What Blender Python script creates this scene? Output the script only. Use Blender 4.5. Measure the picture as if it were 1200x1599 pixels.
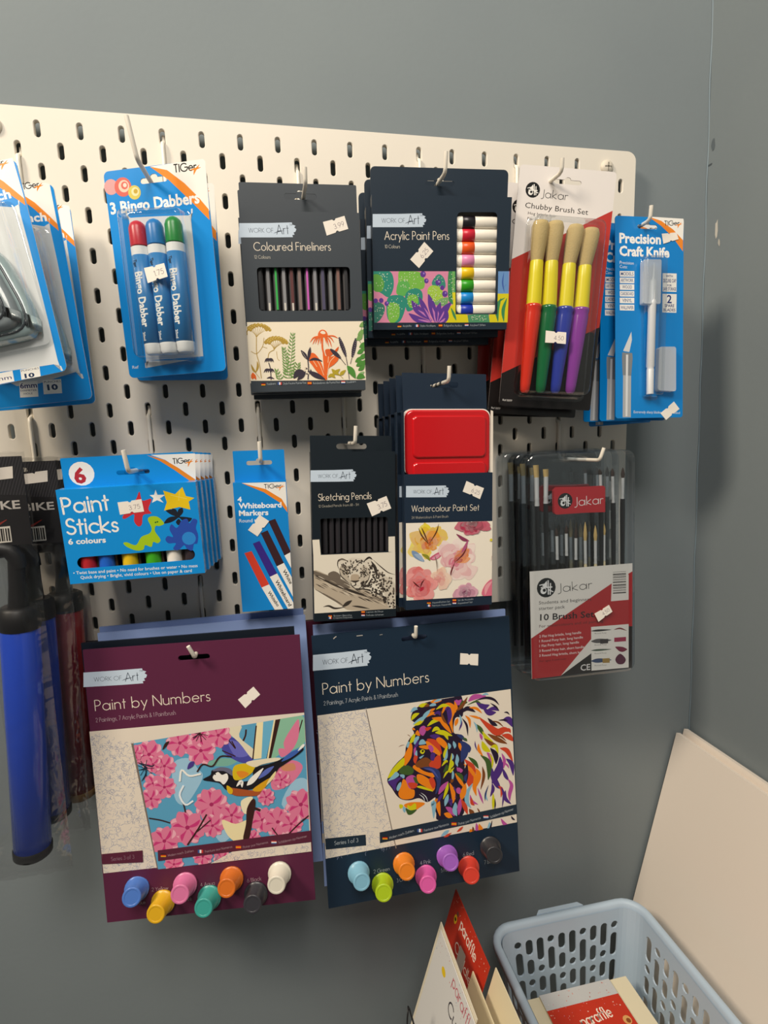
import bpy, math, random
from mathutils import Vector, Matrix, Euler
from mathutils.geometry import tessellate_polygon

for o in list(bpy.data.objects):
    bpy.data.objects.remove(o)
SC = bpy.context.scene
COL = SC.collection
MM = 0.001                       # everything below is written in millimetres

# ------------------------------------------------------------------ camera
cd = bpy.data.cameras.new('camera'); cam = bpy.data.objects.new('camera', cd); COL.objects.link(cam)
cd.sensor_fit = 'HORIZONTAL'; cd.sensor_width = 36.0; cd.lens = 25.2940
cd.shift_x = 0.01308; cd.shift_y = 0.01818; cd.clip_start = 0.01; cd.clip_end = 50
cam.matrix_world = Matrix([[0.980116, 0.063346, -0.18804, 0.285659], [-0.195302, 0.14056, -0.970618, -0.651826], [-0.035054, 0.988044, 0.150137, -0.346447], [0.0, 0.0, 0.0, 1.0]])
SC.camera = cam

# ------------------------------------------------------------------ light and exposure
SC.view_settings.view_transform = 'Standard'; SC.view_settings.look = 'None'
SC.view_settings.gamma = 1.0; SC.view_settings.use_curve_mapping = False
SC.view_settings.exposure = 0.46
wd = bpy.data.worlds.new('room_light'); SC.world = wd; wd.use_nodes = True
wd.node_tree.nodes['Background'].inputs[0].default_value = (1.0, 0.95, 0.87, 1)
wd.node_tree.nodes['Background'].inputs[1].default_value = 0.08

def area_light(name, loc, target, size, power, color):
    l = bpy.data.lights.new(name, 'AREA'); l.shape = 'RECTANGLE'; l.size, l.size_y = size
    l.energy = power; l.color = color
    o = bpy.data.objects.new(name, l); COL.objects.link(o)
    o.location = loc; o.rotation_euler = (Vector(target) - Vector(loc)).to_track_quat('-Z', 'Y').to_euler()
    return o
area_light('ceiling_panel_light', (-1.20, -0.92, 1.10), (0.35, -0.1, -0.4), (0.46, 0.46), 30.0, (1.0, 0.87, 0.70))
area_light('front_fill_light', (0.1, -1.5, 1.25), (0.4, 0.0, -0.5), (0.8, 0.8), 25.0, (1.0, 0.92, 0.82))  # added fill from above and in front, to brighten the pack faces

# ------------------------------------------------------------------ colours and materials
def lin(h):
    if not isinstance(h, str): return tuple(h)
    h = h.lstrip('#')
    if len(h) == 3: h = ''.join(ch * 2 for ch in h)
    v = [int(h[i:i + 2], 16) / 255 for i in (0, 2, 4)]
    return tuple(x / 12.92 if x <= 0.04045 else ((x + 0.055) / 1.055) ** 2.4 for x in v)

MATS = {}
def finish(name, rough=0.5, spec=0.4, metal=0.0, coat=0.0, bump=0.0, scale=200.0, trans=0.0):
    """A surface finish; the colour comes from the mesh's own 'Col' attribute (its print or pigment)."""
    m = bpy.data.materials.new(name); m.use_nodes = True
    nt = m.node_tree; b = nt.nodes['Principled BSDF']
    a = nt.nodes.new('ShaderNodeAttribute'); a.attribute_name = 'Col'
    nt.links.new(a.outputs['Color'], b.inputs['Base Color'])
    b.inputs['Roughness'].default_value = rough; b.inputs['Specular IOR Level'].default_value = spec
    b.inputs['Metallic'].default_value = metal; b.inputs['Coat Weight'].default_value = coat
    b.inputs['Coat Roughness'].default_value = 0.12
    if bump:
        n = nt.nodes.new('ShaderNodeTexNoise'); n.inputs['Scale'].default_value = scale; n.inputs['Detail'].default_value = 4
        t = nt.nodes.new('ShaderNodeTexCoord'); nt.links.new(t.outputs['Object'], n.inputs['Vector'])
        bp = nt.nodes.new('ShaderNodeBump'); bp.inputs['Strength'].default_value = bump; bp.inputs['Distance'].default_value = 0.001
        nt.links.new(n.outputs['Fac'], bp.inputs['Height']); nt.links.new(bp.outputs['Normal'], b.inputs['Normal'])
    MATS[name] = m
    return m
finish('printed_card', 0.42, 0.35, bump=0.03, scale=60)
finish('glossy_card', 0.22, 0.5, coat=0.15)
finish('matt_card', 0.7, 0.25, bump=0.05, scale=150)
finish('plastic', 0.32, 0.5)
finish('soft_plastic', 0.45, 0.4)
finish('lacquer', 0.18, 0.5, coat=0.4)
finish('metal', 0.3, 0.5, metal=0.9)
finish('satin_metal', 0.35, 0.6, metal=0.15)
finish('bristle', 0.75, 0.2, bump=0.5, scale=900)
finish('enamel', 0.48, 0.4, bump=0.02, scale=300)
finish('wire_white', 0.35, 0.5)
finish('melamine', 0.4, 0.4)

def wall_paint(name, c1, c2, rough=0.75):
    m = bpy.data.materials.new(name); m.use_nodes = True; nt = m.node_tree; b = nt.nodes['Principled BSDF']
    t = nt.nodes.new('ShaderNodeTexCoord')
    n = nt.nodes.new('ShaderNodeTexNoise'); n.inputs['Scale'].default_value = 5; n.inputs['Detail'].default_value = 6
    r = nt.nodes.new('ShaderNodeValToRGB'); r.color_ramp.elements[0].color = (*lin(c1), 1); r.color_ramp.elements[1].color = (*lin(c2), 1)
    r.color_ramp.elements[0].position = 0.3; r.color_ramp.elements[1].position = 0.7
    n2 = nt.nodes.new('ShaderNodeTexNoise'); n2.inputs['Scale'].default_value = 160; n2.inputs['Detail'].default_value = 3
    bp = nt.nodes.new('ShaderNodeBump'); bp.inputs['Strength'].default_value = 0.12; bp.inputs['Distance'].default_value = 0.001
    for a, c in ((n, 'Vector'), (n2, 'Vector')): nt.links.new(t.outputs['Object'], a.inputs[c])
    nt.links.new(n.outputs['Fac'], r.inputs['Fac']); nt.links.new(r.outputs['Color'], b.inputs['Base Color'])
    nt.links.new(n2.outputs['Fac'], bp.inputs['Height']); nt.links.new(bp.outputs['Normal'], b.inputs['Normal'])
    b.inputs['Roughness'].default_value = rough; b.inputs['Specular IOR Level'].default_value = 0.3
    MATS[name] = m
wall_paint('wall_paint', '#7b8488', '#7f888b')

def clear(name, tint=(1, 1, 1), rough=0.06, gloss=0.10, wrinkle=0.0, scale=40.0, milk=0.0):
    """Thin clear plastic: see-through, with a sharp reflection that grows at grazing angles."""
    m = bpy.data.materials.new(name); m.use_nodes = True; nt = m.node_tree; nt.nodes.clear()
    out = nt.nodes.new('ShaderNodeOutputMaterial'); mix = nt.nodes.new('ShaderNodeMixShader')
    tr = nt.nodes.new('ShaderNodeBsdfTransparent'); tr.inputs[0].default_value = (*tint, 1)
    gl = nt.nodes.new('ShaderNodeBsdfGlossy'); gl.inputs['Roughness'].default_value = rough
    lw = nt.nodes.new('ShaderNodeLayerWeight'); lw.inputs['Blend'].default_value = 0.25
    ma = nt.nodes.new('ShaderNodeMath'); ma.operation = 'MULTIPLY_ADD'; ma.inputs[1].default_value = 0.55; ma.inputs[2].default_value = gloss * 0.4
    nt.links.new(lw.outputs['Facing'], ma.inputs[0])
    if wrinkle:
        t = nt.nodes.new('ShaderNodeTexCoord'); n = nt.nodes.new('ShaderNodeTexNoise'); n.inputs['Scale'].default_value = scale; n.inputs['Detail'].default_value = 3
        n.inputs['Distortion'].default_value = 1.2
        bp = nt.nodes.new('ShaderNodeBump'); bp.inputs['Strength'].default_value = wrinkle; bp.inputs['Distance'].default_value = 0.01
        nt.links.new(t.outputs['Object'], n.inputs['Vector']); nt.links.new(n.outputs['Fac'], bp.inputs['Height'])
        nt.links.new(bp.outputs['Normal'], gl.inputs['Normal']); nt.links.new(bp.outputs['Normal'], lw.inputs['Normal'])
    base = tr
    if milk:
        df = nt.nodes.new('ShaderNodeBsdfDiffuse'); df.inputs[0].default_value = (.85, .9, .95, 1); base = nt.nodes.new('ShaderNodeMixShader'); base.inputs[0].default_value = milk
        nt.links.new(tr.outputs[0], base.inputs[1]); nt.links.new(df.outputs[0], base.inputs[2])
    nt.links.new(ma.outputs[0], mix.inputs['Fac']); nt.links.new(base.outputs[0], mix.inputs[1]); nt.links.new(gl.outputs[0], mix.inputs[2])
    nt.links.new(mix.outputs[0], out.inputs['Surface'])
    MATS[name] = m
clear('clear_plastic', (0.97, 0.98, 0.98))
clear('clear_tray', (0.88, 0.92, 0.97), 0.10, 0.16)
clear('clear_bag', (0.96, 0.96, 0.96), 0.10, 0.10, 0.5, 14)
clear('milky_cap', (0.86, 0.89, 0.92), 0.15, 0.2, milk=0.42)

# ------------------------------------------------------------------ lettering
# 'L': single-line geometric letters drawn as strokes (cap height 1); 'B': filled letters from the built-in font; 'K': 'L' with round ends
def A(cx, cy, rx, ry, a0, a1, n=9):
    return [(cx + rx * math.cos(math.radians(a0 + (a1 - a0) * i / n)), cy + ry * math.sin(math.radians(a0 + (a1 - a0) * i / n))) for i in range(n + 1)]
X = .62
def _o(cx): return A(cx, X / 2, .29, X / 2, 0, 360, 14)
GL = {
 'A': (.72, [[(0, 0), (.36, 1), (.72, 0)], [(.13, .35), (.59, .35)]]), 'B': (.48, [[(0, 0), (0, 1)], [(0, 1), (.2, 1)] + A(.2, .76, .22, .24, 90, -90) + [(0, .52)], [(.2, .52)] + A(.2, .26, .27, .26, 90, -90) + [(0, 0)]]),
 'C': (.82, [A(.48, .5, .48, .5, 45, 315, 14)]), 'D': (.66, [[(0, 0), (0, 1), (.2, 1)] + A(.2, .5, .46, .5, 90, -90, 12) + [(0, 0)]]),
 'E': (.42, [[(.42, 1), (0, 1), (0, 0), (.42, 0)], [(0, .52), (.4, .52)]]), 'F': (.42, [[(.42, 1), (0, 1), (0, 0)], [(0, .52), (.38, .52)]]),
 'G': (.92, [A(.48, .5, .48, .5, 45, 360, 16) + [(.55, .5)]]), 'H': (.6, [[(0, 0), (0, 1)], [(.6, 0), (.6, 1)], [(0, .52), (.6, .52)]]),
 'I': (.04, [[(.02, 0), (.02, 1)]]), 'J': (.3, [[(.28, 1), (.28, .1)] + A(.08, .1, .2, .26, 0, -110, 6)]), 'K': (.52, [[(0, 0), (0, 1)], [(.5, 1), (0, .48), (.52, 0)]]),
 'L': (.4, [[(0, 1), (0, 0), (.4, 0)]]), 'M': (.84, [[(0, 0), (.12, 1), (.42, .1), (.72, 1), (.84, 0)]]), 'N': (.68, [[(0, 0), (0, 1), (.68, 0), (.68, 1)]]),
 'O': (.98, [A(.49, .5, .49, .5, 0, 360, 18)]), 'P': (.46, [[(0, 0), (0, 1), (.18, 1)] + A(.18, .73, .27, .27, 90, -90) + [(0, .46)]]),
 'R': (.5, [[(0, 0), (0, 1), (.18, 1)] + A(.18, .73, .27, .27, 90, -90) + [(0, .46)], [(.18, .46), (.5, 0)]]), 'S': (.48, [A(.24, .75, .21, .25, 30, 270, 9) + A(.24, .25, .24, .25, 90, -150, 9)]),
 'T': (.5, [[(0, 1), (.5, 1)], [(.25, 1), (.25, 0)]]), 'U': (.58, [[(0, 1), (0, .3)] + A(.29, .3, .29, .3, 180, 360) + [(.58, 1)]]), 'V': (.66, [[(0, 1), (.33, 0), (.66, 1)]]),
 'W': (1.0, [[(0, 1), (.25, 0), (.5, 1), (.75, 0), (1, 1)]]), 'Y': (.6, [[(0, 1), (.3, .5), (.6, 1)], [(.3, .5), (.3, 0)]]), 'Z': (.55, [[(0, 1), (.55, 1), (0, 0), (.55, 0)]]),
 'a': (.62, [_o(.29), [(.6, X), (.6, 0)]]), 'b': (.62, [[(.02, 1.05), (.02, 0)], _o(.31)]), 'c': (.5, [A(.3, X / 2, .29, X / 2, 45, 315, 11)]), 'd': (.62, [_o(.29), [(.6, 1.05), (.6, 0)]]),
 'e': (.58, [[(.02, .32), (.57, .32)] + A(.29, X / 2, .28, X / 2, 4, 320, 12)]), 'f': (.3, [A(.26, .88, .14, .17, 70, 180, 5) + [(.12, 0)], [(0, X), (.28, X)]]),
 'g': (.62, [_o(.29), [(.6, X), (.6, -.1)] + A(.3, -.1, .3, .22, 0, -150, 7)]), 'h': (.5, [[(0, 1.05), (0, 0)], [(0, .36)] + A(.24, .38, .24, .24, 180, 0, 8) + [(.48, 0)]]),
 'i': (.04, [[(.02, X), (.02, 0)], [(.02, .84), (.02, .91)]]), 'j': (.08, [[(.06, X), (.06, -.2), (-.04, -.3)], [(.06, .84), (.06, .91)]]), 'k': (.46, [[(0, 1.05), (0, 0)], [(.42, X), (0, .27), (.46, 0)]]),
 'l': (.04, [[(.02, 1.05), (.02, 0)]]), 'm': (.82, [[(0, X), (0, 0)], [(0, .38)] + A(.2, .4, .2, .22, 180, 0, 7) + [(.4, 0)], [(.4, .38)] + A(.6, .4, .2, .22, 180, 0, 7) + [(.8, 0)]]),
 'n': (.48, [[(0, X), (0, 0)], [(0, .36)] + A(.23, .38, .23, .24, 180, 0, 8) + [(.46, 0)]]), 'o': (.6, [_o(.3)]), 'p': (.62, [[(.02, X), (.02, -.32)], _o(.31)]), 'q': (.62, [_o(.29), [(.6, X), (.6, -.32)]]),
 'r': (.26, [[(0, X), (0, 0)], [(0, .36)] + A(.2, .4, .2, .2, 180, 60, 5)]), 's': (.36, [A(.17, .465, .14, .155, 30, 270, 7) + A(.17, .155, .16, .155, 90, -150, 7)]), 't': (.26, [[(.12, .9), (.12, 0)], [(0, X), (.26, X)]]),
 'u': (.48, [[(0, X), (0, .24)] + A(.23, .24, .23, .24, 180, 360, 8), [(.46, X), (.46, 0)]]), 'v': (.46, [[(0, X), (.23, 0), (.46, X)]]), 'w': (.7, [[(0, X), (.18, 0), (.35, X), (.52, 0), (.7, X)]]),
 'x': (.44, [[(0, X), (.44, 0)], [(.44, X), (0, 0)]]), 'y': (.48, [[(0, X), (.25, .02)], [(.48, X), (.12, -.32)]]), 'z': (.42, [[(0, X), (.42, X), (0, 0), (.42, 0)]]),
 '0': (.56, [A(.28, .5, .28, .5, 0, 360, 14)]), '1': (.18, [[(0, .85), (.15, 1), (.15, 0)]]), '2': (.5, [A(.24, .72, .24, .28, 170, -30, 8) + [(0, 0), (.5, 0)]]), '3': (.48, [A(.22, .76, .2, .24, 150, -90, 8) + A(.22, .27, .25, .27, 90, -150, 8)]),
 '4': (.55, [[(.4, 0), (.4, 1), (0, .28), (.55, .28)]]), '5': (.5, [[(.44, 1), (.12, 1), (.06, .58)] + A(.22, .32, .26, .32, 120, -140, 9)]), '6': (.52, [A(.26, .3, .25, .3, 0, 360, 12), [(.03, .42), (.34, 1)]]), '7': (.48, [[(0, 1), (.48, 1), (.14, 0)]]),
 '9': (.52, [A(.26, .7, .25, .3, 0, 360, 12), [(.49, .58), (.18, 0)]]), '8': (.5, [A(.25, .76, .2, .24, 0, 360, 10), A(.25, .26, .25, .26, 0, 360, 12)]),
 '&': (.62, [[(.62, 0), (.14, .7)] + A(.28, .8, .16, .2, 210, -30, 7) + [(.1, .38)] + A(.24, .22, .2, .22, 130, 330, 7) + [(.6, .4)]]), ',': (.06, [[(.05, .08), (0, -.14)]]), '.': (.06, [[(.02, 0), (.02, .06)]]), '-': (.28, [[(0, .36), (.28, .36)]]),
}
def stroke_text(txt):
    x = 0; out = []
    for ch in txt:
        if ch == ' ': x += .34; continue
        w, ss = GL.get(ch, (.3, []))
        for s in ss: out.append([(x + px, py) for px, py in s])
        x += w + .16
    return out, x - .16
BF = {}
def font_mesh(txt, off):
    k = (txt, off)
    if k not in BF:
        c = bpy.data.curves.new('lettering', 'FONT'); c.body = txt; c.offset = off; c.resolution_u = 2
        o = bpy.data.objects.new('lettering', c); COL.objects.link(o)
        ev = o.evaluated_get(bpy.context.evaluated_depsgraph_get()); me = ev.to_mesh()
        v = [(p.co.x, p.co.y) for p in me.vertices]; f = [tuple(p.vertices) for p in me.polygons]
        ev.to_mesh_clear(); bpy.data.objects.remove(o); bpy.data.curves.remove(c)
        x0 = min(p[0] for p in v); x1 = max(p[0] for p in v)
        BF[k] = ([((p[0] - x0), p[1] / .70) for p in v], f, x1 - x0)
    return BF[k]

# ------------------------------------------------------------------ 2D helpers
def smooth_closed(p, n=4):
    q = []
    N = len(p)
    for i in range(N):
        a, b, c, d = p[i - 1], p[i], p[(i + 1) % N], p[(i + 2) % N]
        for k in range(n):
            t = k / n
            q.append(tuple(.5 * (2 * b[j] + (c[j] - a[j]) * t + (2 * a[j] - 5 * b[j] + 4 * c[j] - d[j]) * t * t + (3 * b[j] - a[j] - 3 * c[j] + d[j]) * t ** 3) for j in (0, 1)))
    return q
def smooth_open(p, n=4):
    if len(p) < 3: return list(p)
    e = [tuple(2 * p[0][j] - p[1][j] for j in (0, 1))] + list(p) + [tuple(2 * p[-1][j] - p[-2][j] for j in (0, 1))]
    q = []
    for i in range(1, len(e) - 2):
        a, b, c, d = e[i - 1:i + 3]
        for k in range(n):
            t = k / n
            q.append(tuple(.5 * (2 * b[j] + (c[j] - a[j]) * t + (2 * a[j] - 5 * b[j] + 4 * c[j] - d[j]) * t * t + (3 * b[j] - a[j] - 3 * c[j] + d[j]) * t ** 3) for j in (0, 1)))
    q.append(p[-1])
    return q
def ribbon(p, w):
    """left and right edges of a polyline; w is a number or one half-width per point"""
    L, R = [], []
    n = len(p)
    for i in range(n):
        a = p[max(0, i - 1)]; b = p[min(n - 1, i + 1)]
        dx, dy = b[0] - a[0], b[1] - a[1]; l = math.hypot(dx, dy) or 1
        h = w[i] if isinstance(w, list) else w
        L.append((p[i][0] - dy / l * h, p[i][1] + dx / l * h)); R.append((p[i][0] + dy / l * h, p[i][1] - dx / l * h))
    return L, R
def clip_poly(s, c):
    area = sum(c[i - 1][0] * c[i][1] - c[i][0] * c[i - 1][1] for i in range(len(c)))
    if area < 0: c = c[::-1]
    for i in range(len(c)):
        a, b = c[i - 1], c[i]
        def side(p): return (b[0] - a[0]) * (p[1] - a[1]) - (b[1] - a[1]) * (p[0] - a[0])
        out = []
        for j in range(len(s)):
            p, q = s[j - 1], s[j]; sp, sq = side(p), side(q)
            if (sp >= 0) != (sq >= 0):
                t = sp / (sp - sq); out.append((p[0] + t * (q[0] - p[0]), p[1] + t * (q[1] - p[1])))
            if sq >= 0: out.append(q)
        s = out
        if len(s) < 3: return []
    return s
def circle(cx, cy, r, n=20, ry=None):
    return [(cx + r * math.cos(2 * math.pi * i / n), cy + (ry or r) * math.sin(2 * math.pi * i / n)) for i in range(n)]
def capsule(cx, cy, w, h, n=6):
    """upright slot outline, counter-clockwise"""
    r = w / 2; k = h / 2 - r
    return [(cx + r * math.cos(math.pi * i / n), cy + k + r * math.sin(math.pi * i / n)) for i in range(n + 1)] + [(cx + r * math.cos(math.pi + math.pi * i / n), cy - k + r * math.sin(math.pi + math.pi * i / n)) for i in range(n + 1)]
def rrect(x0, x1, z0, z1, r, n=5):
    pts = []
    for cx, cz, a in ((x1 - r, z1 - r, 0), (x0 + r, z1 - r, 90), (x0 + r, z0 + r, 180), (x1 - r, z0 + r, 270)):
        pts += A(cx, cz, r, r, a, a + 90, n)
    return pts
def round_quad(q, r, n=4):
    """rounded polygon through the corners q"""
    out = []
    N = len(q)
    for i in range(N):
        p, a, b = q[i], q[i - 1], q[(i + 1) % N]
        da = Vector((a[0] - p[0], a[1] - p[1])).normalized() * r; db = Vector((b[0] - p[0], b[1] - p[1])).normalized() * r
        for k in range(n + 1):
            t = k / n
            out.append((p[0] + da.x * (1 - t) ** 2 + db.x * t ** 2, p[1] + da.y * (1 - t) ** 2 + db.y * t ** 2))
    return out
def tess(loops):
    return tessellate_polygon([[Vector((p[0], p[1], 0)) for p in l] for l in loops])

# ------------------------------------------------------------------ mesh builder
class MB:
    """collects shapes (mm) and links them as ONE mesh object; local x right, y into the wall, z up"""
    def __init__(s): s.v = []; s.f = []; s.c = []; s.s = []
    def add(s, verts, faces, col, smooth=False):
        o = len(s.v); s.v += [tuple(p) for p in verts]; cl = lin(col)
        for f in faces: s.f.append([o + i for i in f]); s.c.append(cl); s.s.append(smooth)
        return s
    def box(s, x0, x1, y0, y1, z0, z1, col):
        v = [(x, y, z) for x in (x0, x1) for y in (y0, y1) for z in (z0, z1)]
        return s.add(v, [(0, 1, 3, 2), (4, 6, 7, 5), (0, 4, 5, 1), (2, 3, 7, 6), (0, 2, 6, 4), (1, 5, 7, 3)], col)
    def prism(s, outline, y0, y1, col, holes=(), back=True, edge=None, bev=0.0):
        """slab with outline in x,z from y0 (front) to y1, holes cut through"""
        loops = [list(outline)] + [list(h) for h in holes]
        flat = [p for l in loops for p in l]
        ts = tess(loops)
        s.add([(p[0], y0, p[1]) for p in flat], ts, col)
        if back: s.add([(p[0], y1, p[1]) for p in flat], [t[::-1] for t in ts], edge or col)
        for l in loops:
            n = len(l)
            s.add([(p[0], y, p[1]) for y in (y0, y1) for p in l], [(i, (i + 1) % n, n + (i + 1) % n, n + i) for i in range(n)], edge or col)
        return s
    def loft(s, rings, col, smooth=True, cap0=True, cap1=True):
        n = len(rings[0]); v = [p for r in rings for p in r]; f = []
        for k in range(len(rings) - 1):
            for i in range(n): f.append((k * n + i, k * n + (i + 1) % n, (k + 1) * n + (i + 1) % n, (k + 1) * n + i))
        s.add(v, f, col, smooth)
        if cap0: s.add(rings[0], [tuple(range(n))[::-1]], col)
        if cap1: s.add(rings[-1], [tuple(range(n))], col)
        return s
    def tube(s, pts, r, col, n=10, sx=1.0):
        """round bar along 3D points; r is one radius or one per point"""
        P = [Vector(p) for p in pts]; N = len(P); rr = r if isinstance(r, (list, tuple)) else [r] * N
        rings = []; up = None; last = None
        for i in range(N):
            d = P[min(N - 1, i + 1)] - P[max(0, i - 1)]
            if d.length < 1e-9: d = Vector((0, 0, 1))
            d.normalize()
            if last is not None and d.dot(last) < 0: d = -d      # keep the frame steady where the profile turns back on itself
            last = d
            if up is None: up = Vector((0, 1, 0)) if abs(d.y) < .9 else Vector((1, 0, 0))
            a = d.cross(up).normalized(); b = a.cross(d).normalized(); up = b
            rings.append([tuple(P[i] + a * math.cos(2 * math.pi * k / n) * rr[i] + b * math.sin(2 * math.pi * k / n) * rr[i] * sx) for k in range(n)])
        return s.loft(rings, col)
    # ---- print on a face
    def print_start(s, y): s.y = y; s.clips = None; s.warp = None
    def ink(s, poly, col, conv=False):
        for c in (s.clips or [None]):
            p = clip_poly(poly, c) if c else poly
            if len(p) < 3: continue
            s.y -= 0.0013
            s.add([(q[0], s.y, q[1]) for q in p], [tuple(range(len(p)))] if conv else tess([p]), col)
    def ink_strip(s, L, R, col):
        if s.clips:
            y0 = s.y
            for i in range(len(L) - 1):
                q = [L[i], L[i + 1], R[i + 1], R[i]]; s.y = y0; s.ink(q, col, True)
            s.y = y0 - 0.0013; return
        s.y -= 0.0013; n = len(L)
        s.add([s.at(p) for p in L + R], [(i, i + 1, n + i + 1, n + i) for i in range(n - 1)], col)
    def at(s, p): return s.warp(p, s.y) if s.warp else (p[0], s.y, p[1])
    def text(s, font, col, h, txt, a, b, w):
        dx, dz = b[0] - a[0], b[1] - a[1]; l = math.hypot(dx, dz); ux, uz = dx / l, dz / l
        def T(x, y): return (a[0] + ux * x - uz * y, a[1] + uz * x + ux * y)
        s.y -= 0.0013
        if font == 'B':
            v, f, wd_ = font_mesh(txt, w); k = l / wd_
            pts = [T(p[0] * k, p[1] * h) for p in v]
            if s.warp:                                   # finer triangles where the lettering wraps round a barrel
                tri = [(pts[q[0]], pts[q[i]], pts[q[i + 1]]) for q in f for i in range(1, len(q) - 1)]; fine = []
                while tri:
                    a_, b_, c_ = tri.pop(); e = [(math.dist(a_, b_), a_, b_, c_), (math.dist(b_, c_), b_, c_, a_), (math.dist(c_, a_), c_, a_, b_)]; e = max(e)
                    if e[0] > 1.6: mid = ((e[1][0] + e[2][0]) / 2, (e[1][1] + e[2][1]) / 2); tri += [(e[1], mid, e[3]), (mid, e[2], e[3])]
                    else: fine += [a_, b_, c_]
                s.add([s.at(p) for p in fine], [(i, i + 1, i + 2) for i in range(0, len(fine), 3)], col)
            else: s.add([s.at(p) for p in pts], f, col)
        else:
            st, wd_ = stroke_text(txt); k = l / wd_; t = w * h / 2
            segs = []
            for q in st:
                m = [T(x * k, y * h) for x, y in q]; cur = [m[0]]
                for i in range(1, len(m)):
                    cur.append(m[i])
                    if i < len(m) - 1:
                        a1 = math.atan2(m[i][1] - m[i - 1][1], m[i][0] - m[i - 1][0]); a2 = math.atan2(m[i + 1][1] - m[i][1], m[i + 1][0] - m[i][0])
                        if abs((a2 - a1 + math.pi) % (2 * math.pi) - math.pi) > .7: segs.append(cur); cur = [m[i]]
                segs.append(cur)
            for m in segs:
                if math.dist(m[0], m[-1]) > 1e-4:        # square the open ends off by a third of the stroke
                    for i0, i1 in ((0, 1), (-1, -2)):
                        d = math.dist(m[i0], m[i1]) or 1; e = t * .35 / d
                        m[i0] = (m[i0][0] + (m[i0][0] - m[i1][0]) * e, m[i0][1] + (m[i0][1] - m[i1][1]) * e)
                closed = math.dist(m[0], m[-1]) < 1e-4
                L, R = ribbon(m, t)
                if closed:
                    for E_ in (L, R):
                        c = ((E_[0][0] + E_[-1][0]) / 2, (E_[0][1] + E_[-1][1]) / 2); E_[0] = E_[-1] = c
                yy = s.y; s.ink_strip(L, R, col); s.y = yy
                if font == 'K':
                    for p in (m if len(m) < 6 else (m[0], m[-1])): s.add([s.at(c) for c in circle(p[0], p[1], t, 8)], [tuple(range(8))], col)
            s.y -= 0.0013
    def print_art(s, src, y=-0.04):
        s.print_start(y)
        for e in src:
            k = e[0]
            if k == 'p': s.ink(e[2], e[1])
            elif k == 'P': s.ink(smooth_closed(e[2]), e[1])
            elif k == 's':
                m = smooth_open(e[3]); s.ink_strip(*ribbon(m, e[2] / 2), e[1])
            elif k == 'l':
                m = smooth_open(e[3], 5); n = len(m)
                s.ink_strip(*ribbon(m, [e[2] / 2 * max(.06, math.sin(math.pi * (.04 + .92 * i / (n - 1)))) for i in range(n)]), e[1])
            elif k == 'd':
                for p in e[3]: s.ink(circle(p[0], p[1], e[2], 8 if e[2] < 1.2 else 18), e[1], True)
            elif k == 't': s.text(*e[1:])
            elif k == 'clip': s.clips = e[1]
            elif k == 'bloom':                         # a loose watercolour flower: overlapping washes along each petal
                (cx, cz), R_, petals, c_in, c_out, seed = e[1:]; rng = random.Random(seed); ci, co = lin(c_in), lin(c_out)
                for rr_ in range(5):
                    for ang, ln, wd_ in petals:
                        L_ = ln * R_; a = math.radians(ang)
                        for j in range(3):
                            u = max(.08, (1 - rr_ / 5) * rng.uniform(.75, 1.0)); w = wd_ * R_ * rng.uniform(.55, 1.05) * (.35 + .65 * u)
                            d = a + rng.uniform(-.16, .16); tx, tz = math.cos(d), math.sin(d); nx_, nz_ = -tz, tx; out = []
                            for v, ww in ((0, .08), (.3, .75), (.62, 1), (.86, .8), (1, .12), (.86, -.7), (.6, -1), (.3, -.6)):
                                q_ = v * L_ * u * rng.uniform(.94, 1.06); z_ = ww * w * rng.uniform(.7, 1.2)
                                out.append((cx + tx * q_ + nx_ * z_, cz + tz * q_ + nz_ * z_))
                            m_ = min(1, max(0, (1 - u) * 1.1 + rng.uniform(-.25, .25))); g = rng.uniform(0, .22)
                            s.ink(smooth_closed(out, 3), tuple((ci[k_] * m_ + co[k_] * (1 - m_)) * (1 - g) + .82 * g for k_ in range(3)))
            elif k == 'scribble':
                q, col, n, seed = e[1:]; rng = random.Random(seed)
                def B(u, v):
                    return tuple((q[0][j] * (1 - u) + q[1][j] * u) * (1 - v) + (q[3][j] * (1 - u) + q[2][j] * u) * v for j in (0, 1))
                for i in range(n):
                    p = B(rng.random(), rng.random()); a = rng.random() * 6.28; pts = [p]
                    for kk in range(3):
                        a += rng.uniform(-1.5, 1.5); pts.append((pts[-1][0] + 1.7 * math.cos(a), pts[-1][1] + 1.7 * math.sin(a)))
                    y0 = s.y; s.ink_strip(*ribbon(smooth_open(pts, 2), .13), col); s.y = y0
                s.y -= .0013
        return s
    def build(s, name, mat, parent=None, loc=None, rot=None):
        me = bpy.data.meshes.new(name)
        me.from_pydata([(a * MM, b * MM, c * MM) for a, b, c in s.v], [], s.f)
        at = me.color_attributes.new('Col', 'FLOAT_COLOR', 'CORNER')
        buf = []
        for f, c in zip(s.f, s.c): buf += [c[0], c[1], c[2], 1.0] * len(f)
        at.data.foreach_set('color', buf)
        me.polygons.foreach_set('use_smooth', s.s)
        me.materials.append(MATS[mat])
        me.update()
        o = bpy.data.objects.new(name, me); COL.objects.link(o)
        if parent: o.parent = parent
        if loc: o.location = [a * MM for a in loc]
        if rot: o.rotation_euler = [math.radians(a) for a in rot]
        return o

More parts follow.
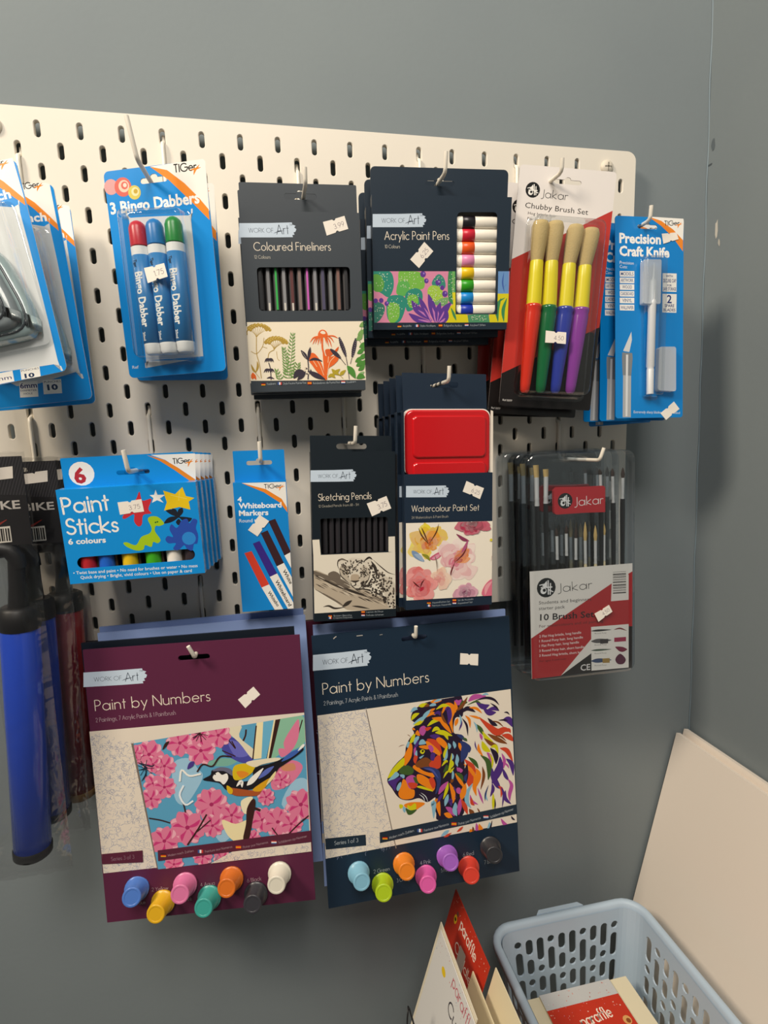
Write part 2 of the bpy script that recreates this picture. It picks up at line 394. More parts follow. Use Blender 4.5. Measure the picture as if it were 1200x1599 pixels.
def tag(o, label, cat, group=None, kind=None):
    if label: o['label'] = label
    if cat: o['category'] = cat
    if group: o['group'] = group
    if kind: o['kind'] = kind
    return o
def thing(name, label, cat, loc, rot=(0, 0, 0), group=None):
    o = bpy.data.objects.new(name, None); COL.objects.link(o); o.empty_display_size = .01
    o.location = [a * MM for a in loc]; o.rotation_euler = [math.radians(a) for a in rot]
    return tag(o, label, cat, group)
def dup(root, label, loc, rot, group=None, skip=()):
    """a copy of a thing with copies of its parts and their sub-parts"""
    r = root.copy(); COL.objects.link(r); r['label'] = label
    if group: r['group'] = group
    r.location = [a * MM for a in loc]; r.rotation_euler = [math.radians(a) for a in rot]
    for ch in list(root.children):
        if ch.name.split('.')[0] in skip: continue
        c = ch.copy(); COL.objects.link(c); c.parent = r
        for g in list(ch.children):
            d = g.copy(); COL.objects.link(d); d.parent = c
    return r

# ------------------------------------------------------------------ print artwork of each pack face (mm on the face, in tenths)
ART_SRC = """
=dab
p|#f2efe8|-35,-5,251,0,488,4,508,-18,500,-440,484,-464,400,-329,283,-200,129,-66
p|#ec8a2a|-35,-5,130,-53,285,-183,402,-312,494,-433,492,-527,407,-431,289,-301,138,-142
t|L|#2b2b2b|6.79|TIGer|199,-82,414,-81|0.16
l|#ec8a2a|1.9|383,-122,401,-85,449,-40
l|#ec8a2a|1.67|350,-77,404,-72,459,-65
t|B|#f4f2ee|10.1|3 Bingo Dabbers|-479,-378,414,-367|0.03
d|#d9a0a0|6.97|-444,-140
d|#d9685c|8.52|-325,-152
d|#efc9b4|5.43|-315,-146
d|#d9685c|3.44|-308,-140
d|#e9d8c8|1.91|-304,-138
d|#d8c860|6.3|-217,-211
d|#ece3b0|3.87|-209,-205
d|#c9a83c|2.1|-204,-202
P|#d9dde2|-286,-429,288,-466,312,-506,286,-1757,257,-1784,-280,-1754,-307,-1730,-305,-453
t|B|#cfe0ee|2.84|Ref|-462,-1820,-396,-1822|0.02
=punch
p|#f2efe8|137,7,490,15,505,-343,467,-311,367,-185,263,-75
p|#ec8a2a|137,7,266,-62,372,-165,459,-277,504,-335,500,-392,445,-332,341,-221,239,-106
t|L|#2b2b2b|5.37|TIGer|215,-41,408,-29|0.16
l|#ec8a2a|1.5|377,-65,396,-33,444,5
l|#ec8a2a|1.35|353,-22,401,-21,450,-18
t|B|#f4f2ee|7.58|Hole Punch|-206,-326,402,-307|0.03
P|#dcdfe0|-253,-382,399,-388,442,-446,452,-1722,411,-1750,-288,-1699,-358,-1651
p|#f2efe8|124,-1737,289,-1741,279,-1828,115,-1822
t|B|#2a3a5a|1.61|PUNCHES|130,-1758,280,-1763|0
t|B|#2a3a5a|3.54|10|146,-1815,231,-1820|0.04
p|#f2efe8|-147,-1729,59,-1731,53,-1822,-153,-1820
t|B|#2a2a6a|3.54|6mm|-145,-1789,37,-1799|0
=punch2
p|#f2efe8|30,21,450,13,488,0,491,-370,426,-282,321,-158,204,-51
p|#ec8a2a|30,21,175,-24,324,-142,430,-263,491,-340,492,-400,411,-314,305,-193,167,-64
t|L|#2b2b2b|5.11|TIGer|218,-27,392,-18|0.16
l|#ec8a2a|1.43|365,-52,381,-22,423,16
l|#ec8a2a|1.28|341,-16,385,-12,430,-4
t|B|#f4f2ee|7.17|Hole Punch|-193,-293,404,-305|0.03
P|#cfd2d4|-242,-355,368,-351,419,-380,438,-1632,405,-1659,-308,-1638
p|#f2efe8|-140,-1699,32,-1704,12,-1850,-160,-1842
t|B|#2a2a6a|4.7|6mm|-141,-1759,18,-1764|0.02
t|B|#2a2a6a|1.61|DIAMETER|-143,-1787,8,-1796|0
t|B|#2a2a6a|1.63|HOLE|-119,-1819,-37,-1822|0
p|#f2efe8|81,-1704,255,-1709,240,-1841,66,-1834
t|B|#2a3a5a|1.96|PUNCHES|90,-1732,246,-1737|0
t|B|#2a3a5a|4.99|10|110,-1799,211,-1802|0.04
=fin
p|#c4d3e3|-601,-116,-323,-110,-86,-101,-82,-121,-51,-131,-66,-147,-45,-162,-55,-186,-75,-194,-65,-213,-88,-218,-83,-237,-276,-242,-611,-246
t|L|#3a4350|4.11|WORK OF|-513,-201,-273,-197|0.075
t|L|#3a4350|8.72|Art|-240,-213,-121,-208|0.07
l|#3a4350|0.7|-273,-205,-227,-189,-159,-177
t|L|#3a4350|1.69|TM|-111,-132,-82,-131|0.12
t|L|#efe3d0|7.5|Coloured Fineliners|-474,-366,292,-358|0.078
t|L|#c9c3b5|3|12 Colours|-475,-441,-318,-440|0.085
p|#f0e4cc|-594,-1045,594,-1043,603,-1637,-597,-1622
c|-594,-1045,594,-1043,603,-1637,-597,-1622
s|#b3923c|0.32|-509,-1193,-469,-1157,-387,-1113
d|#b3923c|1.58|-387,-1113,-369,-1123,-402,-1121
d|#d6b860|0.62|-382,-1107,-364,-1115
s|#b3923c|0.32|-509,-1193,-472,-1157,-398,-1095
d|#b3923c|1.58|-398,-1095,-380,-1106,-413,-1103
d|#d6b860|0.62|-393,-1089,-375,-1098
s|#b3923c|0.32|-509,-1193,-479,-1157,-419,-1081
d|#b3923c|1.58|-419,-1081,-401,-1092,-434,-1089
d|#d6b860|0.62|-415,-1075,-396,-1084
s|#b3923c|0.32|-509,-1193,-488,-1157,-448,-1072
d|#b3923c|1.57|-448,-1072,-430,-1083,-463,-1080
d|#d6b860|0.62|-444,-1066,-425,-1074
s|#b3923c|0.32|-509,-1193,-498,-1157,-481,-1069
d|#b3923c|1.54|-481,-1069,-463,-1079,-497,-1077
d|#d6b860|0.63|-477,-1063,-459,-1071
s|#b3923c|0.32|-509,-1193,-508,-1157,-515,-1072
d|#b3923c|1.58|-515,-1072,-497,-1082,-530,-1080
d|#d6b860|0.62|-510,-1066,-492,-1074
s|#b3923c|0.32|-509,-1193,-517,-1157,-545,-1081
d|#b3923c|1.58|-545,-1081,-527,-1091,-560,-1089
d|#d6b860|0.62|-541,-1075,-522,-1083
s|#b3923c|0.32|-509,-1193,-523,-1157,-568,-1094
d|#b3923c|1.57|-568,-1094,-550,-1104,-583,-1102
d|#d6b860|0.62|-564,-1088,-545,-1096
s|#b3923c|0.32|-509,-1193,-527,-1157,-581,-1111
d|#b3923c|1.54|-581,-1111,-563,-1121,-596,-1119
d|#d6b860|0.62|-577,-1105,-559,-1113
s|#b3923c|0.32|-339,-1317,-302,-1282,-226,-1238
d|#b3923c|1.83|-226,-1238,-208,-1248,-242,-1246
d|#d6b860|0.63|-222,-1232,-203,-1240
s|#b3923c|0.32|-339,-1317,-305,-1282,-236,-1222
d|#b3923c|1.83|-236,-1222,-218,-1233,-252,-1230
d|#d6b860|0.63|-232,-1216,-213,-1224
s|#b3923c|0.32|-339,-1317,-311,-1282,-256,-1209
d|#b3923c|1.79|-256,-1209,-237,-1220,-271,-1217
d|#d6b860|0.63|-251,-1203,-233,-1212
s|#b3923c|0.32|-339,-1317,-319,-1282,-282,-1201
d|#b3923c|1.78|-282,-1201,-264,-1211,-297,-1209
d|#d6b860|0.63|-277,-1195,-259,-1203
s|#b3923c|0.32|-339,-1317,-328,-1281,-312,-1198
d|#b3923c|1.78|-312,-1198,-294,-1208,-327,-1206
d|#d6b860|0.64|-308,-1192,-289,-1200
s|#b3923c|0.32|-339,-1317,-337,-1281,-343,-1200
d|#b3923c|1.79|-343,-1200,-324,-1211,-358,-1208
d|#d6b860|0.63|-338,-1194,-320,-1203
s|#b3923c|0.32|-339,-1317,-345,-1281,-370,-1208
d|#b3923c|1.79|-370,-1208,-352,-1219,-385,-1216
d|#d6b860|0.63|-365,-1202,-347,-1211
s|#b3923c|0.32|-339,-1317,-351,-1281,-390,-1221
d|#b3923c|1.74|-390,-1221,-372,-1231,-406,-1229
d|#d6b860|0.63|-386,-1214,-368,-1223
s|#b3923c|0.32|-339,-1317,-354,-1281,-402,-1236
d|#b3923c|1.78|-402,-1236,-384,-1246,-418,-1244
d|#d6b860|0.63|-398,-1230,-379,-1238
s|#b3923c|0.72|-508,-1188,-517,-1351,-497,-1454,-486,-1600
s|#b3923c|0.51|-573,-1330,-517,-1353,-454,-1285,-433,-1198
s|#b3923c|0.42|-454,-1285,-408,-1301
s|#b3923c|0.65|-336,-1317,-390,-1347,-407,-1404
s|#b3923c|0.43|-315,-1333,-309,-1405,-290,-1426
l|#b3923c|2.31|-582,-1458,-560,-1515,-535,-1542
l|#b3923c|2.31|-517,-1428,-515,-1485,-540,-1541
s|#b3923c|0.42|-555,-1526,-502,-1599
l|#e8682a|4.2|-577,-1608,-569,-1572,-570,-1541
l|#e8682a|2.63|-540,-1614,-553,-1578,-557,-1552
l|#e8682a|2.73|-592,-1598,-584,-1567
l|#3b3440|1.68|-394,-1402,-422,-1410,-443,-1441
l|#3b3440|1.68|-394,-1402,-411,-1410,-424,-1441
l|#3b3440|1.68|-394,-1402,-400,-1410,-406,-1441
l|#3b3440|1.68|-394,-1402,-389,-1410,-387,-1442
l|#3b3440|1.68|-394,-1402,-378,-1411,-369,-1442
l|#3b3440|1.68|-394,-1402,-367,-1411,-350,-1442
l|#3b3440|1.68|-401,-1506,-434,-1513,-458,-1544
l|#3b3440|1.68|-401,-1506,-421,-1514,-436,-1544
l|#3b3440|1.68|-401,-1506,-408,-1514,-414,-1545
l|#3b3440|1.68|-401,-1506,-395,-1514,-392,-1545
l|#3b3440|1.68|-401,-1506,-381,-1514,-370,-1546
l|#3b3440|1.68|-401,-1506,-368,-1514,-348,-1546
s|#3b3440|0.95|-402,-1445,-388,-1508,-389,-1617
l|#3b3440|1.94|-433,-1601,-394,-1593,-354,-1608
s|#6f9350|0.54|-205,-1605,-163,-1377,-135,-1150
l|#6f9350|1.4|-205,-1605,-244,-1592,-269,-1569
l|#6f9350|1.4|-205,-1605,-164,-1592,-136,-1575
l|#6f9350|1.4|-199,-1573,-237,-1559,-260,-1536
l|#8aa768|1.4|-199,-1573,-161,-1559,-135,-1542
l|#6f9350|1.4|-194,-1540,-229,-1527,-252,-1503
l|#6f9350|1.4|-194,-1540,-158,-1526,-133,-1509
l|#6f9350|1.4|-189,-1507,-222,-1494,-244,-1471
l|#8aa768|1.4|-189,-1507,-155,-1493,-131,-1477
l|#6f9350|1.4|-184,-1474,-215,-1461,-235,-1438
l|#6f9350|1.4|-184,-1474,-152,-1460,-130,-1444
l|#6f9350|1.4|-179,-1442,-208,-1429,-227,-1406
l|#8aa768|1.4|-179,-1442,-149,-1427,-128,-1411
l|#6f9350|1.4|-174,-1409,-201,-1396,-219,-1373
l|#6f9350|1.4|-174,-1409,-146,-1395,-126,-1379
l|#6f9350|1.4|-169,-1376,-194,-1364,-210,-1341
l|#8aa768|1.4|-169,-1376,-143,-1362,-125,-1346
l|#6f9350|1.4|-165,-1344,-188,-1331,-202,-1308
l|#6f9350|1.4|-165,-1344,-140,-1330,-123,-1313
l|#6f9350|1.4|-160,-1312,-181,-1299,-194,-1276
l|#8aa768|1.4|-160,-1312,-137,-1297,-121,-1281
l|#6f9350|1.4|-155,-1279,-174,-1267,-185,-1244
l|#6f9350|1.4|-155,-1279,-134,-1265,-120,-1249
l|#6f9350|1.4|-150,-1247,-167,-1234,-177,-1212
l|#8aa768|1.4|-150,-1247,-131,-1233,-118,-1216
l|#6f9350|1.4|-145,-1215,-160,-1202,-169,-1179
l|#6f9350|1.4|-145,-1215,-128,-1200,-117,-1184
l|#6f9350|1.37|-140,-1182,-153,-1170,-161,-1147
l|#8aa768|1.37|-140,-1182,-125,-1168,-115,-1152
s|#6f9350|0.54|-213,-1574,-222,-1433,-244,-1293
l|#6f9350|1.4|-213,-1574,-245,-1561,-265,-1537
l|#6f9350|1.4|-213,-1574,-180,-1560,-158,-1543
l|#6f9350|1.4|-216,-1545,-245,-1532,-264,-1509
l|#8aa768|1.4|-216,-1545,-186,-1531,-165,-1515
l|#6f9350|1.4|-220,-1517,-246,-1504,-263,-1481
l|#6f9350|1.4|-220,-1517,-191,-1503,-172,-1487
l|#6f9350|1.4|-223,-1489,-247,-1476,-263,-1453
l|#8aa768|1.4|-223,-1489,-196,-1475,-179,-1458
l|#6f9350|1.4|-226,-1461,-248,-1448,-262,-1425
l|#6f9350|1.4|-226,-1461,-202,-1447,-185,-1430
l|#6f9350|1.37|-229,-1433,-249,-1420,-261,-1397
l|#8aa768|1.37|-229,-1433,-207,-1418,-192,-1402
l|#6f9350|1.37|-232,-1405,-250,-1392,-261,-1369
l|#6f9350|1.37|-232,-1405,-212,-1390,-199,-1374
l|#6f9350|1.37|-235,-1377,-250,-1364,-260,-1341
l|#8aa768|1.37|-235,-1377,-218,-1362,-206,-1346
l|#6f9350|1.37|-238,-1349,-251,-1336,-259,-1313
l|#6f9350|1.37|-238,-1349,-223,-1334,-213,-1318
l|#6f9350|1.37|-241,-1321,-252,-1308,-258,-1285
l|#8aa768|1.37|-241,-1321,-228,-1306,-220,-1290
s|#6f9350|0.54|-301,-1614,-313,-1561,-337,-1509
l|#6f9350|1.4|-301,-1614,-324,-1601,-337,-1578
l|#6f9350|1.4|-301,-1614,-277,-1600,-261,-1583
l|#6f9350|1.4|-310,-1588,-329,-1575,-340,-1551
l|#8aa768|1.4|-310,-1588,-290,-1573,-277,-1557
l|#6f9350|1.4|-319,-1561,-333,-1548,-342,-1525
l|#6f9350|1.4|-319,-1561,-303,-1547,-292,-1530
l|#6f9350|1.4|-328,-1535,-338,-1522,-344,-1499
l|#8aa768|1.4|-328,-1535,-316,-1521,-308,-1504
s|#6f9350|0.54|-140,-1596,-113,-1523,-99,-1450
l|#6f9350|1.4|-140,-1596,-177,-1583,-202,-1559
l|#6f9350|1.4|-140,-1596,-100,-1582,-73,-1566
l|#6f9350|1.4|-133,-1572,-166,-1559,-187,-1535
l|#8aa768|1.4|-133,-1572,-98,-1558,-74,-1541
l|#6f9350|1.37|-126,-1547,-155,-1534,-173,-1511
l|#6f9350|1.37|-126,-1547,-96,-1533,-75,-1517
l|#6f9350|1.4|-119,-1523,-144,-1510,-159,-1487
l|#8aa768|1.4|-119,-1523,-93,-1509,-76,-1492
l|#6f9350|1.4|-112,-1499,-132,-1486,-145,-1463
l|#6f9350|1.4|-112,-1499,-91,-1485,-76,-1468
l|#6f9350|1.4|-106,-1475,-121,-1462,-130,-1439
l|#8aa768|1.4|-106,-1475,-89,-1460,-77,-1444
P|#e8682a|119,-1183,132,-1142,165,-1124,202,-1138,218,-1184,167,-1199
P|#f0e4cc|142,-1153,165,-1135,191,-1145,196,-1163,169,-1168
l|#e8682a|1.29|132,-1184,73,-1203,32,-1250
l|#e8682a|1.29|139,-1184,92,-1211,58,-1271
l|#e8682a|1.29|146,-1184,111,-1209,85,-1266
l|#e8682a|1.29|152,-1184,129,-1213,111,-1276
l|#e8682a|1.29|159,-1184,148,-1210,139,-1266
l|#e8682a|1.29|175,-1184,193,-1210,204,-1267
l|#e8682a|1.29|181,-1184,208,-1220,224,-1293
l|#e8682a|1.29|189,-1184,231,-1225,256,-1304
l|#e8682a|1.29|194,-1184,247,-1204,280,-1252
l|#e8682a|1.32|205,-1184,278,-1188,325,-1211
s|#e8682a|1.72|162,-1194,158,-1308,178,-1413,184,-1624
P|#e8682a|35,-1359,78,-1364,128,-1433,157,-1518,168,-1623,100,-1559,40,-1473,15,-1431
P|#e8682a|160,-1339,180,-1381,250,-1393,310,-1373,319,-1425,268,-1477,211,-1518,184,-1624,168,-1613,160,-1454
P|#d9602a|188,-1324,242,-1320,273,-1357,217,-1398,191,-1371
l|#d9602a|2.42|262,-1362,302,-1331,328,-1295
s|#f0d0a8|0.54|86,-1411,126,-1485,159,-1581
s|#f0d0a8|0.55|43,-1411,93,-1495
s|#f0d0a8|0.54|282,-1393,225,-1456,195,-1582
s|#f0d0a8|0.55|217,-1392,209,-1455
d|#3b3440|1.18|340,-1211
d|#8d8490|0.44|344,-1212
d|#3b3440|1.55|347,-1233
d|#8d8490|0.44|351,-1233
d|#3b3440|1.91|354,-1255
d|#8d8490|0.43|358,-1255
d|#3b3440|2.12|361,-1276
d|#8d8490|0.43|366,-1276
d|#3b3440|2.15|368,-1298
d|#8d8490|0.44|373,-1298
d|#3b3440|2.08|376,-1319
d|#8d8490|0.44|380,-1319
d|#3b3440|1.91|383,-1341
d|#8d8490|0.44|387,-1341
d|#3b3440|1.59|390,-1363
d|#8d8490|0.43|395,-1363
d|#3b3440|1.18|397,-1385
d|#8d8490|0.44|402,-1385
d|#3b3440|1.21|510,-1224
d|#8d8490|0.44|515,-1224
d|#3b3440|1.59|505,-1245
d|#8d8490|0.43|509,-1245
d|#3b3440|1.91|500,-1265
d|#8d8490|0.44|504,-1265
d|#3b3440|2.12|495,-1286
d|#8d8490|0.44|499,-1286
d|#3b3440|2.15|489,-1307
d|#8d8490|0.44|494,-1307
d|#3b3440|2.12|484,-1328
d|#8d8490|0.44|489,-1328
d|#3b3440|1.91|479,-1349
d|#8d8490|0.44|483,-1349
d|#3b3440|1.59|474,-1370
d|#8d8490|0.44|478,-1370
d|#3b3440|1.21|468,-1391
d|#8d8490|0.44|473,-1391
d|#3b3440|1.18|247,-1325
d|#8d8490|0.43|252,-1325
d|#3b3440|1.55|259,-1335
d|#8d8490|0.44|263,-1335
d|#3b3440|1.87|270,-1345
d|#8d8490|0.44|274,-1345
d|#3b3440|2.08|281,-1355
d|#8d8490|0.44|285,-1355
d|#3b3440|2.2|292,-1365
d|#8d8490|0.44|296,-1365
d|#3b3440|2.13|303,-1375
d|#8d8490|0.44|307,-1375
d|#3b3440|1.91|314,-1385
d|#8d8490|0.43|318,-1385
d|#3b3440|1.59|325,-1395
d|#8d8490|0.43|330,-1395
d|#3b3440|1.18|336,-1405
d|#8d8490|0.44|341,-1405
s|#3b3440|0.65|397,-1385,410,-1469,426,-1629
s|#3b3440|0.55|468,-1391,443,-1470
s|#3b3440|0.54|336,-1405,393,-1479
l|#3b3440|3.78|-65,-1326,-30,-1373,-1,-1421
l|#f0e4cc|1.51|-55,-1342,-16,-1405
l|#3b3440|3.36|33,-1296,19,-1358,4,-1431
l|#3b3440|2.8|150,-1439,75,-1416,10,-1431
s|#3b3440|1.08|0,-1410,3,-1515,-9,-1620
l|#3b3440|6.45|-156,-1606,-105,-1550,-29,-1546
l|#3b3440|5.38|-7,-1536,77,-1579,173,-1624
l|#3b3440|4.3|-30,-1556,-74,-1587,-120,-1623
d|#d9cbb5|1.08|-27,-1504,16,-1515,-3,-1557,-39,-1530
d|#3b3440|0.75|-16,-1509,26,-1531,-17,-1562
l|#b5a030|3.66|201,-1603,241,-1582,278,-1610
l|#b5a030|3.74|244,-1519,275,-1551,328,-1584
l|#b5a030|3.74|331,-1521,286,-1552,241,-1582
l|#b5a030|3.74|391,-1532,351,-1563,328,-1584
l|#b5a030|3.74|360,-1617,328,-1584
l|#4f8a3a|6.6|409,-1490,451,-1544,492,-1619
l|#8fb07a|3.83|503,-1620,549,-1578,589,-1552
l|#4f8a3a|5.63|503,-1620,549,-1599,593,-1611
l|#7aa35a|4.52|622,-1043,591,-1074,553,-1096
l|#7aa35a|4.62|603,-1126,571,-1157,533,-1179
l|#7aa35a|4.52|584,-1177,553,-1208,514,-1231
l|#4f8a3a|4.62|615,-1251,583,-1282,544,-1305
l|#4f8a3a|4.62|590,-1314,558,-1345,520,-1367
l|#4f8a3a|4.62|625,-1283,593,-1314,554,-1336
l|#4f8a3a|4.62|565,-1398,533,-1429,495,-1451
l|#4f8a3a|4.73|611,-1367,578,-1398,540,-1420
l|#4f8a3a|4.73|575,-1440,542,-1471,504,-1494
l|#4f8a3a|4.62|619,-1430,587,-1461,549,-1484
l|#4f8a3a|4.62|595,-1483,563,-1514,524,-1537
s|#7aa35a|0.55|603,-1043,554,-1167,531,-1198,562,-1261
c|
p|#222|-489,-1644,-448,-1645,-449,-1654,-490,-1653
p|#c8321e|-490,-1653,-449,-1654,-449,-1663,-490,-1662
p|#e8a81c|-490,-1662,-449,-1663,-450,-1672,-491,-1671
t|L|#aab3ba|2.07|Fineliners|-433,-1669,-343,-1664|0.1
p|#3f5a9a|-322,-1641,-308,-1642,-310,-1669,-324,-1668
p|#eee|-308,-1642,-295,-1642,-296,-1669,-310,-1669
p|#c8413a|-295,-1642,-281,-1642,-282,-1669,-296,-1669
t|L|#aab3ba|2.07|Stylo Feutre Pointe Fine|-266,-1667,-27,-1663|0.1
p|#c8321e|-14,-1644,28,-1645,27,-1654,-15,-1653
p|#f0b020|-15,-1653,27,-1654,27,-1663,-15,-1662
p|#c8321e|-15,-1662,27,-1663,26,-1672,-16,-1671
t|L|#aab3ba|2.1|Rotuladores de Punta Fina|43,-1670,323,-1665|0.1
p|#c8413a|339,-1643,381,-1644,381,-1653,338,-1653
p|#f0eee8|338,-1653,381,-1653,381,-1663,338,-1662
p|#4a5f9a|338,-1662,381,-1663,380,-1672,337,-1671
t|L|#aab3ba|2.13|Fineliners|397,-1669,495,-1660|0.1
=ac
p|#c4d3e3|-730,-183,-452,-177,-216,-168,-210,-186,-179,-196,-193,-211,-171,-225,-179,-248,-199,-255,-187,-272,-210,-278,-204,-295,-396,-300,-732,-305
t|L|#3a4350|4.06|WORK OF|-637,-262,-396,-258|0.075
t|L|#3a4350|8.54|Art|-362,-273,-244,-268|0.07
l|#3a4350|0.69|-396,-266,-351,-250,-283,-239
t|L|#3a4350|1.68|TM|-239,-197,-210,-196|0.12
t|L|#efe3d0|7.83|Acrylic Paint Pens|-608,-421,75,-412|0.078
t|L|#c9c3b5|3.19|10 Colours|-606,-501,-448,-499|0.085
c|-731,-724,149,-718,160,-1232,-729,-1231|618,-715,744,-714,745,-1232,627,-1231|158,-1148,623,-1149,627,-1231,160,-1232
p|#d98aa8|-743,-711,759,-700,769,-1249,-751,-1245
P|#2f8a78|-742,-724,-580,-717,-525,-768,-519,-883,-570,-976,-645,-941,-719,-884
P|#5f9f45|-743,-769,-668,-758,-619,-837,-645,-918,-732,-907
P|#7ab84a|-456,-716,-343,-721,-230,-732,-185,-812,-203,-893,-343,-906,-393,-964,-488,-941,-469,-825
P|#5fae55|-469,-837,-381,-813,-343,-871,-393,-964,-482,-941
P|#2f8a78|-570,-970,-419,-964,-387,-1046,-419,-1164,-470,-1229,-572,-1211,-597,-1093
P|#7ab84a|-577,-1046,-470,-1046,-457,-1164,-509,-1229,-572,-1211
P|#2f8a78|-393,-952,-305,-888,-216,-917,-215,-1022,-317,-1105,-381,-1105
P|#7ab84a|-368,-975,-279,-952,-253,-1034,-343,-1081
P|#3a7a6a|-734,-1034,-634,-1046,-616,-1116,-674,-1211,-737,-1222
P|#3a8a7a|-108,-835,-40,-748,25,-788,39,-881,-50,-893
P|#a3c84a|-152,-905,-102,-858,-12,-881,21,-963,-36,-1034,-126,-1010
P|#7aa86a|-74,-1022,66,-975,55,-1057,-48,-1057
P|#3f8a55|74,-718,151,-718,164,-1010,80,-1010
p|#6fae60|113,-718,141,-718,147,-1010,119,-1010
p|#d8cc1e|55,-1093,132,-1045,331,-1189,306,-1237,58,-1236
p|#e0d52a|117,-927,168,-927,178,-1081,133,-1069
l|#3f8a55|2.86|107,-1081,141,-1152,168,-1212
p|#6a94c8|576,-715,738,-714,743,-943,585,-944
p|#d8cc1e|585,-938,749,-937,750,-1238,517,-1237,540,-1141
p|#4f9068|291,-1152,527,-1141,544,-1237,306,-1237
l|#3f8a55|3.98|636,-1225,624,-1105,659,-985
l|#3f8a55|3.98|702,-1225,690,-1105,725,-985
l|#3f8a55|2.38|705,-979,628,-1033,607,-1165
l|#3f5fa8|1.56|680,-726,672,-831,696,-926
l|#3f5fa8|1.56|623,-761,615,-867
l|#3f5fa8|1.59|712,-843,674,-890
l|#5f3a92|7.8|-98,-1212,-253,-1105,-324,-1010
l|#c078b8|2.34|-98,-1212,-166,-1158,-253,-1105
l|#5f3a92|5.72|-111,-1224,-189,-1081,-241,-975
l|#c078b8|1.72|-111,-1224,-140,-1152,-189,-1081
l|#5f3a92|7.9|-65,-1230,-99,-1081,-142,-946
l|#c078b8|2.37|-65,-1230,-72,-1155,-99,-1081
l|#5f3a92|6.5|-46,-1230,-35,-1116,-10,-1028
l|#c078b8|1.95|-46,-1230,-30,-1173,-35,-1116
l|#5f3a92|7.8|-33,-1230,30,-1116,106,-1028
l|#c078b8|2.34|-33,-1230,9,-1173,30,-1116
l|#5f3a92|6.5|-98,-1236,-253,-1200,-355,-1140
l|#c078b8|1.95|-98,-1236,-165,-1218,-253,-1200
l|#5f3a92|6.88|-26,-1236,44,-1188,62,-1093
l|#c078b8|2.07|-26,-1236,19,-1212,44,-1188
d|#5f3a92|3.06|-202,-749,-38,-829,37,-942
d|#5f3a92|2.42|-166,-814,7,-881,-593,-1040,-652,-1009,-711,-1013
d|#9a78c8|1|-194,-741,-32,-821,45,-933,-161,-809,-586,-1032
d|#e6ead0|0.4|-644,-832,-612,-776,-542,-843,-636,-750,-638,-849,-571,-863,-650,-766,-587,-809,-600,-912,-639,-801,-636,-888,-621,-752,-628,-759,-607,-904,-582,-748,-665,-742,-637,-776,-588,-751,-685,-864,-616,-770,-616,-823,-550,-887,-590,-780,-658,-862,-701,-839,-579,-889
d|#e6ead0|0.4|-432,-775,-376,-773,-400,-743,-408,-807,-432,-792,-317,-865,-441,-816,-303,-840,-396,-818,-449,-797,-326,-739,-417,-854,-222,-823,-399,-807,-310,-890,-346,-778,-438,-868,-416,-860,-260,-776,-440,-867,-408,-876,-408,-876,-372,-816,-279,-842,-378,-806,-294,-795,-397,-798,-347,-733,-300,-803,-305,-774,-346,-753,-298,-740,-290,-736,-345,-886,-401,-818,-394,-867,-351,-886,-369,-805,-386,-878,-399,-778
d|#e6ead0|0.4|-554,-1136,-479,-1063,-491,-1167,-522,-1032,-557,-1145,-498,-1126,-505,-1049,-518,-1168,-535,-1144,-488,-1002,-546,-1095,-487,-1044,-580,-1082,-472,-1139,-527,-1108,-462,-1050,-543,-1067,-454,-1081,-430,-1093,-542,-1184,-491,-1053,-517,-1027,-562,-1059,-538,-1003,-432,-1015,-509,-1054,-557,-1069,-572,-1053,-505,-1071,-526,-1170,-513,-1052,-553,-1028,-476,-988,-560,-1103,-487,-1095,-517,-1086
d|#e6ead0|0.41|-318,-1079,-259,-953,-290,-1067,-351,-984,-282,-1044,-353,-949,-287,-985,-252,-944,-257,-1060,-358,-938,-283,-978,-297,-1027,-367,-1041,-316,-945,-308,-953,-350,-1015,-345,-944,-320,-968,-337,-1048,-340,-941,-362,-964,-307,-990,-373,-993,-330,-1048,-351,-1022,-254,-968
d|#e6ead0|0.41|-664,-1083,-666,-1086,-668,-1111,-719,-1117,-711,-1064,-695,-1101,-664,-1156,-695,-1116,-637,-1088,-643,-1085,-627,-1126,-684,-1084,-695,-1185,-650,-1159
d|#e6ead0|0.41|-51,-805,-30,-772,-76,-780,-43,-782,-73,-813,-33,-864,-18,-872,11,-821,-24,-824,-48,-798,0,-786,-33,-864
d|#e6ead0|0.41|-66,-967,-98,-915,-26,-963,-66,-999,-85,-995,-72,-1020,-72,-927,-132,-914,-55,-943,-92,-887,-81,-990,-98,-1005,-66,-954,-66,-998,-119,-916,-77,-896,-88,-1012,-85,-974,-54,-909,-11,-937,-58,-957,-5,-979,-67,-906,-107,-952
d|#e6ead0|0.41|-2,-1037,-32,-1012,16,-1041,-11,-1020,44,-1009,-48,-1021,18,-1008,18,-1036
d|#e6ead0|0.42|82,-851,127,-894,131,-898,89,-802,112,-793,106,-834,114,-828,109,-989,113,-883,116,-902,93,-967,115,-993,125,-795,126,-918,127,-995,106,-748,94,-938,103,-955,141,-853,142,-783
d|#e6ead0|0.42|396,-1172,381,-1198,341,-1188,351,-1205,358,-1179,346,-1173,338,-1175,482,-1170,456,-1183,486,-1198,393,-1195,434,-1191,394,-1195,421,-1177,372,-1160,355,-1180,470,-1202,434,-1166,376,-1178,403,-1196,419,-1174,499,-1197,433,-1208,425,-1166,459,-1194,468,-1212
c|
p|#222|-478,-1254,-437,-1254,-437,-1262,-478,-1262
p|#c8321e|-478,-1262,-437,-1262,-437,-1270,-478,-1270
p|#e8a81c|-478,-1270,-437,-1270,-437,-1278,-478,-1278
t|L|#aab3ba|1.91|Acrylstifte|-421,-1276,-327,-1274|0.1
